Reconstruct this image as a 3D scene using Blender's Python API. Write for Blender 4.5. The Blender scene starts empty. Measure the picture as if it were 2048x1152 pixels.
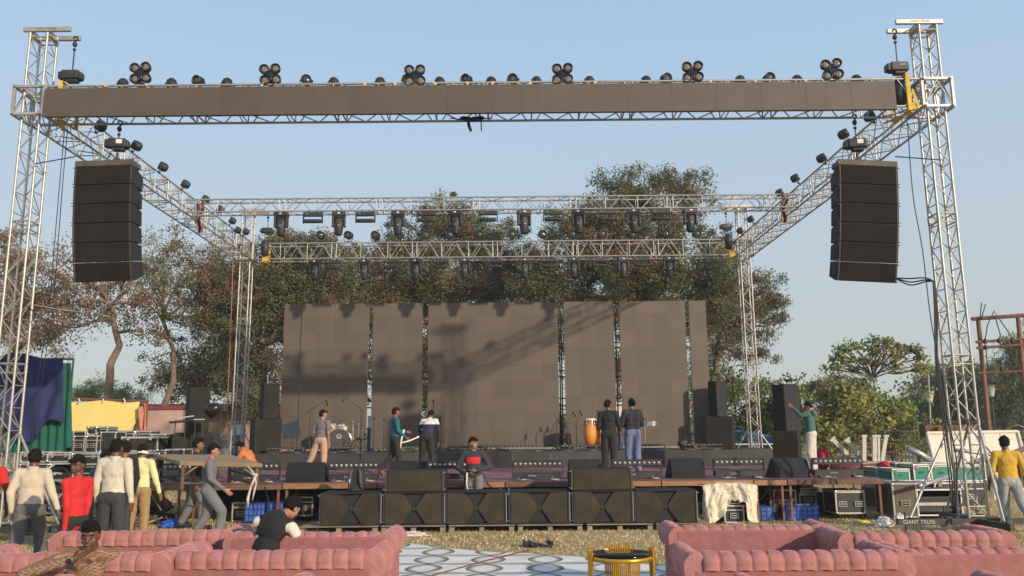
import bpy, math, random
import numpy as np
from mathutils import Vector, Matrix, Quaternion, noise
R = math.radians
random.seed(7); rng = np.random.default_rng(7)
scene = bpy.context.scene
COL = scene.collection
# ---------------------------------------------------------------- camera
FPX, PIT, ROL, CH = 1642.9, .1764, -.0088, 1.95
def ray(x, y):
    U, V = x-1024, 576-y
    c, s = math.cos(ROL), math.sin(ROL)
    u, v = c*U-s*V, s*U+c*V
    return Vector((u, FPX*math.cos(PIT)-v*math.sin(PIT), FPX*math.sin(PIT)+v*math.cos(PIT)))
def at(x, y, Y):
    d = ray(x, y); return d*(Y/d.y)+Vector((0, 0, CH))
def on(x, y, z=0.):
    d = ray(x, y); return d*((z-CH)/d.z)+Vector((0, 0, CH))
c_, s_ = math.cos(ROL), math.sin(ROL)
cr = Vector((c_, -s_*math.sin(PIT), s_*math.cos(PIT))); cu = Vector((-s_, -c_*math.sin(PIT), c_*math.cos(PIT))); cf = Vector((0, math.cos(PIT), math.sin(PIT)))
cd = bpy.data.cameras.new('camera'); cam = bpy.data.objects.new('camera', cd); COL.objects.link(cam)
m = Matrix.Identity(4)
for i in range(3):
    m[i][0], m[i][1], m[i][2] = cr[i], cu[i], -cf[i]
m[0][3], m[1][3], m[2][3] = 0, 0, CH
cam.matrix_world = m
cd.sensor_width = 36; cd.lens = FPX/2048*36; cd.clip_end = 3000; cd.clip_start = .05
scene.camera = cam
# ---------------------------------------------------------------- light
SUNV = Vector((10.92, -11.6, 4.98)).normalized()
EL = math.asin(SUNV.z); AZ = math.atan2(SUNV.x, SUNV.y)
w = bpy.data.worlds.new('World'); scene.world = w; w.use_nodes = True
nt = w.node_tree; nt.nodes.clear()
out = nt.nodes.new('ShaderNodeOutputWorld'); bg = nt.nodes.new('ShaderNodeBackground')
sky = nt.nodes.new('ShaderNodeTexSky'); sky.sky_type = 'NISHITA'; sky.sun_disc = False
sky.sun_elevation = EL; sky.sun_rotation = AZ
sky.air_density = 1.0; sky.dust_density = 2.0; sky.ozone_density = 1.5; sky.altitude = 50
# hazy winter sky: the clear Nishita sky blended with a milky gradient by elevation
tcw = nt.nodes.new('ShaderNodeTexCoord'); spw = nt.nodes.new('ShaderNodeSeparateXYZ'); nt.links.new(tcw.outputs['Generated'], spw.inputs[0])
rw = nt.nodes.new('ShaderNodeValToRGB'); nt.links.new(spw.outputs[2], rw.inputs[0]); ew = rw.color_ramp.elements
GR = [(0., (.45, .46, .44)), (.06, (.45, .475, .47)), (.14, (.44, .485, .505)), (.25, (.41, .485, .555)), (.40, (.36, .485, .63)), (.55, (.31, .44, .61)), (1., (.12, .24, .48))]
ew[0].position = GR[0][0]; ew[0].color = (*GR[0][1], 1); ew[1].position = 1.; ew[1].color = (*GR[-1][1], 1)
for p_, c_ in GR[1:-1]: q_ = ew.new(p_); q_.color = (*c_, 1)
sc_ = nt.nodes.new('ShaderNodeVectorMath'); sc_.operation = 'SCALE'; sc_.inputs[3].default_value = 0.89/.15; nt.links.new(rw.outputs[0], sc_.inputs[0])
mxw = nt.nodes.new('ShaderNodeMix'); mxw.data_type = 'RGBA'; mxw.inputs[0].default_value = .88
nt.links.new(sky.outputs[0], mxw.inputs[6]); nt.links.new(sc_.outputs[0], mxw.inputs[7])
bg.inputs[1].default_value = .15
nt.links.new(mxw.outputs[2], bg.inputs[0]); nt.links.new(bg.outputs[0], out.inputs[0])
sl = bpy.data.lights.new('sun', 'SUN'); so = bpy.data.objects.new('sun', sl); COL.objects.link(so)
sl.energy = 3.1; sl.angle = R(.9); sl.color = (1, .82, .62)
so.rotation_euler = SUNV.to_track_quat('Z', 'Y').to_euler()
scene.view_settings.view_transform = 'Standard'; scene.view_settings.look = 'None'
scene.view_settings.exposure = .52; scene.view_settings.gamma = 1
scene.render.engine = 'CYCLES'
scene.cycles.max_bounces = 6; scene.cycles.transparent_max_bounces = 4
# ---------------------------------------------------------------- materials
MATS = {}
def mat(name, col, rough=.6, metal=0., var=.12, scale=4., bump=0., bscale=60., sheen=0., coat=0., spec=.5, dust=None, dusta=.5, stretch=None, rnd=0., trans=0.):
    if name in MATS: return MATS[name]
    M = bpy.data.materials.new(name); M.use_nodes = True; MATS[name] = M
    n = M.node_tree.nodes; L = M.node_tree.links; b = n['Principled BSDF']
    tc = n.new('ShaderNodeTexCoord'); mp = n.new('ShaderNodeMapping')
    L.new(tc.outputs['Object'], mp.inputs[0])
    if stretch: mp.inputs['Scale'].default_value = stretch
    nz = n.new('ShaderNodeTexNoise'); nz.inputs['Scale'].default_value = scale; nz.inputs['Detail'].default_value = 6; nz.inputs['Roughness'].default_value = .65
    L.new(mp.outputs[0], nz.inputs['Vector'])
    mr = n.new('ShaderNodeMapRange'); mr.inputs[1].default_value = .3; mr.inputs[2].default_value = .7
    mr.inputs[3].default_value = 1-var; mr.inputs[4].default_value = 1+var
    L.new(nz.outputs[0], mr.inputs[0])
    mx = n.new('ShaderNodeMix'); mx.data_type = 'RGBA'; mx.blend_type = 'MULTIPLY'; mx.inputs[0].default_value = 1
    mx.inputs[6].default_value = (*col, 1)
    cc = n.new('ShaderNodeCombineColor')
    for k in range(3): L.new(mr.outputs[0], cc.inputs[k])
    L.new(cc.outputs[0], mx.inputs[7]); src = mx.outputs[2]
    if rnd:
        oi = n.new('ShaderNodeObjectInfo'); m2 = n.new('ShaderNodeMapRange'); m2.inputs[3].default_value = 1-rnd; m2.inputs[4].default_value = 1+rnd
        L.new(oi.outputs['Random'], m2.inputs[0]); hs = n.new('ShaderNodeHueSaturation'); L.new(m2.outputs[0], hs.inputs['Value']); L.new(src, hs.inputs['Color']); src = hs.outputs[0]
    if dust:
        n2 = n.new('ShaderNodeTexNoise'); n2.inputs['Scale'].default_value = scale*.6+.7; n2.inputs['Detail'].default_value = 8; n2.inputs['Roughness'].default_value = .7
        L.new(tc.outputs['Object'], n2.inputs['Vector'])
        r2 = n.new('ShaderNodeMapRange'); r2.inputs[1].default_value = .45; r2.inputs[2].default_value = .75; r2.inputs[4].default_value = dusta
        L.new(n2.outputs[0], r2.inputs[0]); m3 = n.new('ShaderNodeMix'); m3.data_type = 'RGBA'
        L.new(r2.outputs[0], m3.inputs[0]); L.new(src, m3.inputs[6]); m3.inputs[7].default_value = (*dust, 1); src = m3.outputs[2]
    L.new(src, b.inputs['Base Color'])
    b.inputs['Roughness'].default_value = rough; b.inputs['Metallic'].default_value = metal
    b.inputs['Specular IOR Level'].default_value = spec
    if sheen: b.inputs['Sheen Weight'].default_value = sheen; b.inputs['Sheen Roughness'].default_value = .4; b.inputs['Sheen Tint'].default_value = (min(1, col[0]*2.2+.1), min(1, col[1]*2.2+.1), min(1, col[2]*2.2+.1), 1)
    if coat: b.inputs['Coat Weight'].default_value = coat
    if trans: b.inputs['Subsurface Weight'].default_value = 0
    if bump:
        n3 = n.new('ShaderNodeTexNoise'); n3.inputs['Scale'].default_value = bscale; n3.inputs['Detail'].default_value = 4
        L.new(mp.outputs[0], n3.inputs['Vector']); bp = n.new('ShaderNodeBump'); bp.inputs['Strength'].default_value = bump; bp.inputs['Distance'].default_value = .02
        L.new(n3.outputs[0], bp.inputs['Height']); L.new(bp.outputs[0], b.inputs['Normal'])
    M['src'] = 1
    return M
alu = mat('aluminium', (.43, .41, .37), .42, .55, .18, 3, dust=(.30, .26, .2), dusta=.45)
alud = mat('aluminium_dull', (.42, .41, .39), .5, .5, .2, 4, dust=(.25, .2, .15), dusta=.5)
blk = mat('black_paint', (.022, .023, .026), .55, 0, .2, 6, dust=(.09, .08, .07), dusta=.25, rnd=.2)
blkg = mat('black_gloss', (.012, .012, .014), .28, 0, .1)
blkbox = mat('black_textured_cabinet', (.019, .020, .023), .75, 0, .2, 5, .25, 220, dust=(.06, .055, .05), dusta=.3, spec=.3, rnd=.15)
grillea = mat('array_speaker_grille', (.014, .012, .010), .9, 0, .2, 2.2, .3, 260, spec=.2, dust=(.032, .024, .017), dusta=.5, rnd=.15)
grille = mat('dusty_speaker_grille', (.046, .038, .028), .9, 0, .15, 2.2, .3, 260, spec=.2, dust=(.095, .074, .048), dusta=.55, rnd=.1)
iron = mat('dark_iron', (.05, .048, .046), .6, .5, .25, 5, dust=(.16, .12, .08), dusta=.4)
rust = mat('rusty_steel', (.17, .075, .04), .85, .1, .35, 6, .2, 80)
wood = mat('weathered_wood', (.30, .20, .12), .85, 0, .3, 3, .3, 40, stretch=(1, 6, 6), dust=(.38, .30, .21), dusta=.5)
woodp = mat('pallet_wood', (.26, .21, .15), .9, 0, .35, 3, .3, 40, stretch=(1, 5, 5), dust=(.12, .09, .06), dusta=.5, rnd=.2)
woodo = mat('orange_stained_wood', (.30, .14, .055), .6, 0, .3, 3, .15, 40, stretch=(1, 8, 8), dust=(.33, .24, .15), dusta=.5)
plank = mat('brown_trestle_wood', (.15, .085, .055), .8, 0, .3, 4, .2, 50)
casebl = mat('road_case_black_laminate', (.022, .022, .023), .5, 0, .2, 3, dust=(.12, .10, .075), dusta=.45, rnd=.25)
caseteal = mat('road_case_teal_laminate', (.012, .20, .17), .5, 0, .2, 3, dust=(.15, .22, .18), dusta=.25)
casetan = mat('road_case_brown_laminate', (.12, .09, .055), .6, 0, .2, 3, dust=(.2, .16, .1), dusta=.4)
edge = mat('case_aluminium_edge', (.60, .58, .53), .4, .6, .15, 5, dust=(.35, .3, .22), dusta=.4)
white = mat('white_paint', (.72, .70, .64), .5, 0, .1, 4, dust=(.5, .45, .36), dusta=.3)
yel = mat('yellow_lifting_strap', (.62, .42, .05), .85, 0, .25, 8)
lens = mat('lamp_lens', (.17, .145, .115), .25, .0, .15, 20, coat=.6)
lensd = mat('dark_lens', (.06, .065, .07), .1, 0, .1, coat=1.)
chrome = mat('chrome', (.75, .74, .72), .15, 1., .05)
cable = mat('black_cable', (.015, .015, .016), .6, 0, .1)
# ---------------------------------------------------------------- mesh builder
class MB:
    def __init__(s): s.v = []; s.f = []; s.m = []; s.s = []
    def add(s, vs, fs, mi=0, sm=False):
        o = len(s.v); s.v += [tuple(v) for v in vs]
        for f in fs: s.f.append([i+o for i in f]); s.m.append(mi); s.s.append(sm)
        return s
    def box(s, c, d, rot=None, mi=0, taper=None):
        hx, hy, hz = d[0]/2, d[1]/2, d[2]/2; P = []
        for z in (-1, 1):
            t = taper if (taper and z > 0) else (1, 1)
            for x, y in ((-1, -1), (1, -1), (1, 1), (-1, 1)):
                p = Vector((x*hx*t[0], y*hy*t[1], z*hz))
                if rot is not None: p = rot @ p
                P.append(p+Vector(c))
        return s.add(P, [(3, 2, 1, 0), (4, 5, 6, 7), (0, 1, 5, 4), (1, 2, 6, 5), (2, 3, 7, 6), (3, 0, 4, 7)], mi)
    def tube(s, p, q, r, n=8, r2=None, mi=0, cap=True):
        p, q = Vector(p), Vector(q); d = q-p
        if d.length < 1e-6: return s
        if r2 is None: r2 = r
        z = d.normalized(); x = z.orthogonal().normalized(); y = z.cross(x); V = []
        for P, rr in ((p, r), (q, r2)):
            for i in range(n):
                a = 2*math.pi*i/n; V.append(P+x*(rr*math.cos(a))+y*(rr*math.sin(a)))
        F = [(i, (i+1) % n, n+(i+1) % n, n+i) for i in range(n)]
        s.add(V, F, mi, n > 5)
        if cap: s.add(V[:n], [tuple(range(n-1, -1, -1))], mi); s.add(V[n:], [tuple(range(n))], mi)
        return s
    def path(s, pts, r, n=8, mi=0):
        pts = [Vector(p) for p in pts]; N = len(pts)
        rs = r if isinstance(r, (list, tuple)) else [r]*N
        V = []; pr = None
        for i, P in enumerate(pts):
            t = (pts[min(i+1, N-1)]-pts[max(i-1, 0)]).normalized()
            if pr is None: x = t.orthogonal().normalized()
            else:
                x = pr-t*pr.dot(t); x = x.normalized() if x.length > 1e-5 else t.orthogonal().normalized()
            pr = x; y = t.cross(x)
            for k in range(n):
                a = 2*math.pi*k/n; V.append(P+x*(rs[i]*math.cos(a))+y*(rs[i]*math.sin(a)))
        F = [(i*n+k, i*n+(k+1) % n, (i+1)*n+(k+1) % n, (i+1)*n+k) for i in range(N-1) for k in range(n)]
        F += [tuple(range(n-1, -1, -1)), tuple((N-1)*n+k for k in range(n))]
        return s.add(V, F, mi, True)
    def lathe(s, prof, c=(0, 0, 0), n=20, rot=None, mi=0, sm=True, sx=1, sy=1, cap=True):
        V = []; c = Vector(c)
        for r, z in prof:
            for k in range(n):
                a = 2*math.pi*k/n; p = Vector((r*math.cos(a)*sx, r*math.sin(a)*sy, z))
                if rot is not None: p = rot @ p
                V.append(p+c)
        N = len(prof)
        F = [(i*n+k, i*n+(k+1) % n, (i+1)*n+(k+1) % n, (i+1)*n+k) for i in range(N-1) for k in range(n)]
        s.add(V, F, mi, sm)
        if not cap: return s
        s.add(V[:n], [tuple(range(n-1, -1, -1))], mi); s.add(V[-n:], [tuple(range(n))], mi)
        return s
    def ball(s, c, r, n=12, rot=None, mi=0):
        if not isinstance(r, (tuple, list, Vector)): r = (r, r, r)
        c = Vector(c); m_ = n//2; V = []
        for i in range(1, m_):
            t = math.pi*i/m_
            for k in range(n):
                a = 2*math.pi*k/n; p = Vector((r[0]*math.sin(t)*math.cos(a), r[1]*math.sin(t)*math.sin(a), r[2]*math.cos(t)))
                V.append(p)
        V += [Vector((0, 0, r[2])), Vector((0, 0, -r[2]))]
        if rot is not None: V = [rot @ p for p in V]
        V = [p+c for p in V]; T = len(V)-2; Bt = T+1
        F = [(i*n+(k+1) % n, i*n+k, (i+1)*n+k, (i+1)*n+(k+1) % n) for i in range(m_-2) for k in range(n)]
        F += [(T, k, (k+1) % n) for k in range(n)]; o = (m_-2)*n
        F += [(Bt, o+(k+1) % n, o+k) for k in range(n)]
        return s.add(V, F, mi, True)
    def cap(s, p, q, r1, r2, n=12, mi=0):
        s.ball(p, r1, n, mi=mi); s.ball(q, r2, n, mi=mi); return s.tube(p, q, r1, n, r2, mi)
    def prism(s, poly, ax, a, b, mi=0):
        # poly of 2D points, extruded along axis ax (0 x,1 y,2 z) from a to b
        def P(u, v, t): return ((t, u, v), (u, t, v), (u, v, t))[ax]
        n = len(poly); V = [P(u, v, a) for u, v in poly]+[P(u, v, b) for u, v in poly]
        F = [(i, (i+1) % n, n+(i+1) % n, n+i) for i in range(n)]+[tuple(range(n-1, -1, -1)), tuple(range(n, 2*n))]
        return s.add(V, F, mi)
    def grid(s, fn, nu, nv, mi=0, sm=True, wrap=False):
        V = [fn(i/(nu-1), j/(nv-1) if not wrap else j/nv) for i in range(nu) for j in range(nv)]
        jj = nv if wrap else nv-1
        F = [(i*nv+j, i*nv+(j+1) % nv, (i+1)*nv+(j+1) % nv, (i+1)*nv+j) for i in range(nu-1) for j in range(jj)]
        return s.add(V, F, mi, sm)
    def build(s, name, mats, parent=None, bevel=0, loc=None, recalc=True):
        me = bpy.data.meshes.new(name); me.from_pydata(s.v, [], s.f)
        if not isinstance(mats, (list, tuple)): mats = [mats]
        for m_ in mats: me.materials.append(m_)
        me.polygons.foreach_set('material_index', s.m); me.polygons.foreach_set('use_smooth', s.s)
        if recalc:
            import bmesh
            b = bmesh.new(); b.from_mesh(me); bmesh.ops.recalc_face_normals(b, faces=b.faces); b.to_mesh(me); b.free()
        me.update()
        o = bpy.data.objects.new(name, me); COL.objects.link(o)
        if parent: o.parent = parent
        if loc is not None: o.location = loc
        if bevel:
            bm = o.modifiers.new('bevel', 'BEVEL'); bm.width = bevel; bm.segments = 2; bm.limit_method = 'ANGLE'; bm.angle_limit = R(40)
        return o
def tag(o, label=None, cat=None, group=None, kind=None):
    if label: o['label'] = label
    if cat: o['category'] = cat
    if group: o['group'] = group
    if kind: o['kind'] = kind
    return o
def thing(name, label, cat, loc=(0, 0, 0), rz=0., group=None, rx=0., ry=0.):
    o = bpy.data.objects.new(name, None); COL.objects.link(o); o.empty_display_size = .2
    o.location = loc; o.rotation_euler = (rx, ry, rz); return tag(o, label, cat, group)
def kids(o): return [c for c in ALLKIDS(o)]
def ALLKIDS(o): return [c for c in bpy.data.objects if c.parent == o]
TREES = {}
def copy_tree(o, parent=None, cache=None):
    c = o.copy(); COL.objects.link(c)
    if parent is not None: c.parent = parent
    k = TREES.get(o.name)
    if k is None: k = TREES[o.name] = ALLKIDS(o)
    for ch in k: copy_tree(ch, c)
    return c
def put(proto, first, label, loc, rz=0., group=None, rx=None, ry=None):
    o = proto if first else copy_tree(proto)
    o['label'] = label
    if group: o['group'] = group
    o.location = loc; o.rotation_euler = (rx or 0, ry or 0, rz); return o
ORD = ['leftmost', 'second from left', 'third from left', 'fourth from left', 'fifth from left', 'sixth from left', 'seventh from left', 'eighth from left', 'ninth from left', 'tenth from left',
       'eleventh from left', 'twelfth from left', 'thirteenth from left', 'fourteenth from left', 'fifteenth from left', 'sixteenth from left', 'seventeenth from left', 'eighteenth from left', 'nineteenth from left', 'twentieth from left']
def ordl(i, n): return 'rightmost' if i == n-1 else ORD[i]
def rotz(a): return Matrix.Rotation(a, 3, 'Z')
def rot3(rx=0, ry=0, rz=0): return Matrix.Rotation(rz, 3, 'Z') @ Matrix.Rotation(ry, 3, 'Y') @ Matrix.Rotation(rx, 3, 'X')
def text_obj(body, size, name, mt, parent, loc, rot, ext=.002):
    cu_ = bpy.data.curves.new(name, 'FONT'); cu_.body = body; cu_.size = size; cu_.extrude = ext; cu_.align_x = 'CENTER'; cu_.align_y = 'CENTER'
    t = bpy.data.objects.new(name, cu_); COL.objects.link(t)
    dg = bpy.context.evaluated_depsgraph_get(); me = bpy.data.meshes.new_from_object(t.evaluated_get(dg)); bpy.data.objects.remove(t)
    me.materials.clear(); me.materials.append(mt)
    o = bpy.data.objects.new(name, me); COL.objects.link(o); o.parent = parent; o.location = loc; o.rotation_euler = rot; return o
# ================================================================ ground
def ground():
    M = bpy.data.materials.new('dry_lawn'); M.use_nodes = True; n = M.node_tree.nodes; L = M.node_tree.links; b = n['Principled BSDF']
    tc = n.new('ShaderNodeTexCoord')
    def nz(sc, det=6):
        q = n.new('ShaderNodeTexNoise'); q.inputs['Scale'].default_value = sc; q.inputs['Detail'].default_value = det; q.inputs['Roughness'].default_value = .7; L.new(tc.outputs['Object'], q.inputs['Vector']); return q
    a = nz(.35); c = nz(9.); d = nz(60.)
    r = n.new('ShaderNodeValToRGB'); e = r.color_ramp.elements
    e[0].position = .36; e[0].color = (.30, .235, .10, 1); e[1].position = .66; e[1].color = (.66, .52, .29, 1)
    k = e.new(.5); k.color = (.50, .385, .19, 1)
    ad = n.new('ShaderNodeMath'); ad.operation = 'MULTIPLY_ADD'; ad.inputs[1].default_value = .55
    L.new(c.outputs[0], ad.inputs[0])
    hf = n.new('ShaderNodeMath'); hf.operation = 'MULTIPLY'; hf.inputs[1].default_value = .45; L.new(a.outputs[0], hf.inputs[0]); L.new(hf.outputs[0], ad.inputs[2])
    L.new(ad.outputs[0], r.inputs[0])
    mx = n.new('ShaderNodeMix'); mx.data_type = 'RGBA'; mx.blend_type = 'MULTIPLY'; mx.inputs[0].default_value = .7
    r2 = n.new('ShaderNodeValToRGB'); r2.color_ramp.elements[0].position = .35; r2.color_ramp.elements[0].color = (.45, .42, .38, 1); r2.color_ramp.elements[1].position = .62; r2.color_ramp.elements[1].color = (1.2, 1.15, 1.1, 1)
    L.new(d.outputs[0], r2.inputs[0]); L.new(r.outputs[0], mx.inputs[6]); L.new(r2.outputs[0], mx.inputs[7]); L.new(mx.outputs[2], b.inputs['Base Color'])
    b.inputs['Roughness'].default_value = 1; b.inputs['Specular IOR Level'].default_value = .1
    bp = n.new('ShaderNodeBump'); bp.inputs['Strength'].default_value = .8; bp.inputs['Distance'].default_value = .03; L.new(d.outputs[0], bp.inputs['Height']); L.new(bp.outputs[0], b.inputs['Normal'])
    g = MB(); g.add([(-900, -60, 0), (900, -60, 0), (900, 1800, 0), (-900, 1800, 0)], [(0, 1, 2, 3)])
    o = g.build('ground', M); tag(o, kind='structure')
    # straw-like blades
    N = 110000
    x = rng.uniform(-14, 14, N); y = 9+rng.beta(1.2, 1.6, N)*22; keep = rng.random(N) < 1.0
    ok = ~((x > CARP[0]) & (x < CARP[1]) & (y < carp_y(x)))
    x, y = x[ok], y[ok]; n_ = len(x)
    h = rng.uniform(.015, .05, n_)*np.where(rng.random(n_) < .1, 1.6, 1); a_ = rng.uniform(0, 2*np.pi, n_); ww = .006
    lx, ly = rng.normal(0, .03, n_), rng.normal(0, .03, n_)
    V = np.zeros((n_, 3, 3)); V[:, 0] = np.stack([x-ww*np.cos(a_), y-ww*np.sin(a_), np.zeros(n_)], 1)
    V[:, 1] = np.stack([x+ww*np.cos(a_), y+ww*np.sin(a_), np.zeros(n_)], 1); V[:, 2] = np.stack([x+lx, y+ly, h], 1)
    tri_mesh('grass', V.reshape(-1, 3), n_, 3, [mat('straw_grass', (.80, .62, .34), .9, var=.35, scale=1.5), mat('green_grass', (.42, .36, .15), .9, var=.3)], (rng.random(n_) < .3).astype(np.int32), 'dry straw coloured grass with green tufts', 'grass')
def tri_mesh(name, V, nf, k, mats, mi, label=None, cat=None, kind='stuff', parent=None):
    me = bpy.data.meshes.new(name); me.vertices.add(len(V)); me.vertices.foreach_set('co', V.astype(np.float32).ravel())
    me.loops.add(nf*k); me.loops.foreach_set('vertex_index', np.arange(nf*k, dtype=np.int32)); me.polygons.add(nf)
    me.polygons.foreach_set('loop_start', np.arange(0, nf*k, k, dtype=np.int32))
    for m_ in mats: me.materials.append(m_)
    me.polygons.foreach_set('material_index', mi); me.update(); me.validate()
    o = bpy.data.objects.new(name, me); COL.objects.link(o)
    if parent: o.parent = parent
    if label: tag(o, label, cat)
    if kind: o['kind'] = kind
    return o
CARP = (-4.6, 4.4)
_a = on(790, 1088); _b = on(1345, 1132)
def carp_y(x): return _a.y+(x-_a.x)*(_b.y-_a.y)/(_b.x-_a.x)
ground()
def carpet():
    M = bpy.data.materials.new('patterned_vinyl'); M.use_nodes = True; n = M.node_tree.nodes; L = M.node_tree.links; b = n['Principled BSDF']
    tc = n.new('ShaderNodeTexCoord'); mp = n.new('ShaderNodeMapping'); L.new(tc.outputs['Object'], mp.inputs[0])
    mp.inputs['Rotation'].default_value = (0, 0, R(2)); mp.inputs['Scale'].default_value = (1/.90, 1/.87, 1)
    sp = n.new('ShaderNodeSeparateXYZ'); L.new(mp.outputs[0], sp.inputs[0])
    def M_(op, a, c=None, c2=None):
        q = n.new('ShaderNodeMath'); q.operation = op
        for i, v in enumerate((a, c, c2)):
            if v is None: continue
            if isinstance(v, (int, float)): q.inputs[i].default_value = v
            else: L.new(v, q.inputs[i])
        return q.outputs[0]
    dx = M_('ABSOLUTE', M_('SUBTRACT', M_('FRACT', sp.outputs[0]), .5)); dy = M_('ABSOLUTE', M_('SUBTRACT', M_('FRACT', sp.outputs[1]), .5))
    ux = M_('SUBTRACT', .5, dx); uy = M_('SUBTRACT', .5, dy)
    def lens_(h, a_, b_, band):   # outlined pointed oval between two nodes
        r = (.25+h*h)/(2*h); c = r-h; dd = M_('SQRT', M_('ADD', M_('POWER', M_('ADD', a_, c), 2.), M_('POWER', b_, 2.)))
        ins = M_('LESS_THAN', dd, r); q = n.new('ShaderNodeMapRange'); q.inputs[1].default_value = r-band; q.inputs[2].default_value = r-band*.35; q.inputs[3].default_value = .06; q.inputs[4].default_value = 1.; L.new(dd, q.inputs[0]); return M_('MULTIPLY', ins, q.outputs[0])
    fac = M_('MAXIMUM', lens_(.31, ux, dy, .15), M_('MULTIPLY', lens_(.12, uy, dx, .3), .65))
    nz = n.new('ShaderNodeTexNoise'); nz.inputs['Scale'].default_value = .8; L.new(tc.outputs['Object'], nz.inputs['Vector'])
    base = n.new('ShaderNodeMix'); base.data_type = 'RGBA'; L.new(nz.outputs[0], base.inputs[0]); base.inputs[6].default_value = (.90, .82, .71, 1); base.inputs[7].default_value = (.80, .78, .70, 1)
    mx = n.new('ShaderNodeMix'); mx.data_type = 'RGBA'; L.new(fac, mx.inputs[0]); L.new(base.outputs[2], mx.inputs[6]); mx.inputs[7].default_value = (.24, .21, .155, 1)
    # node dots
    nd = M_('LESS_THAN', M_('ADD', M_('SUBTRACT', .5, dx), M_('SUBTRACT', .5, dy)), .045)
    m2 = n.new('ShaderNodeMix'); m2.data_type = 'RGBA'; L.new(nd, m2.inputs[0]); L.new(mx.outputs[2], m2.inputs[6]); m2.inputs[7].default_value = (.06, .06, .05, 1)
    L.new(m2.outputs[2], b.inputs['Base Color']); b.inputs['Roughness'].default_value = .8; b.inputs['Specular IOR Level'].default_value = .08
    n4 = n.new('ShaderNodeTexNoise'); n4.inputs['Scale'].default_value = 1.6; L.new(tc.outputs['Object'], n4.inputs['Vector'])
    bp = n.new('ShaderNodeBump'); bp.inputs['Strength'].default_value = .5; bp.inputs['Distance'].default_value = .08; L.new(n4.outputs[0], bp.inputs['Height']); L.new(bp.outputs[0], b.inputs['Normal'])
    g = MB()
    def fn(u, v):
        x = CARP[0]+u*(CARP[1]-CARP[0]); y1 = carp_y(x)+.12*math.sin(x*2.3); y = 2+v*(y1-2)
        return (x, y, .012+.008*noise.noise(Vector((x*1.5, y*1.5, 0))))
    g.grid(fn, 60, 60); tag(g.build('floor_mat', M), 'white glossy vinyl mat with grey petal pattern on the grass between the sofas', 'carpet')
    s = MB(); s.path([on(x, y, .02) for x, y in ((862, 1152), (930, 1133), (985, 1118), (1040, 1105), (1060, 1099))], .012, 6); tag(s.build('cord', rust), 'thin red brown cord lying across the patterned floor mat', 'cord')
carpet()
# ================================================================ trusses
def truss(name, p0, p1, W, H, label, group, rc=.026, rb=.014, bay=1.03, sec=3, wside='both'):
    """box truss from p0 to p1 (centre line); W width sideways, H height"""
    p0, p1 = Vector(p0), Vector(p1); d = p1-p0; Lg = d.length
    o = thing(name, label, 'truss', p0, math.atan2(d.y, d.x), group, ry=-math.asin(d.z/Lg))
    for sy in (-1, 1):
        for sz in (-1, 1):
            g = MB().tube((0, sy*W/2, sz*H/2), (Lg, sy*W/2, sz*H/2), rc, 10); g.build('chord', alu, o)
    nb = max(1, round(Lg/bay)); b = Lg/nb; g = MB()
    for i in range(nb+1):
        xs = [i*b]
        if i % sec == 0 and 0 < i < nb: xs = [i*b-.09, i*b+.09]
        for x in xs:
            rr = rb*1.25 if len(xs) > 1 else rb
            for sy in (-1, 1): g.tube((x, sy*W/2, -H/2), (x, sy*W/2, H/2), rr, 6, cap=False)
            for sz in (-1, 1): g.tube((x, -W/2, sz*H/2), (x, W/2, sz*H/2), rr, 6, cap=False)
        if i < nb:
            a, c, e = i*b+.1, i*b+b/2, i*b+b-.1
            for sy in (-1, 1):
                g.tube((a, sy*W/2, -H/2), (c-.03, sy*W/2, H/2), rb, 6, cap=False); g.tube((c+.03, sy*W/2, H/2), (e, sy*W/2, -H/2), rb, 6, cap=False)
            for sz in (-1, 1):
                g.tube((a, -W/2, sz*H/2), (c, W/2, sz*H/2), rb, 6, cap=False); g.tube((c, W/2, sz*H/2), (e, -W/2, sz*H/2), rb, 6, cap=False)
    g.build('bracing', alu, o); return o
XL, XR, YF, YB, TW = -10.0, 8.87, 16.4, 30.7, .368
B0, B1, BW = 8.54, 9.2, .342
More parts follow.
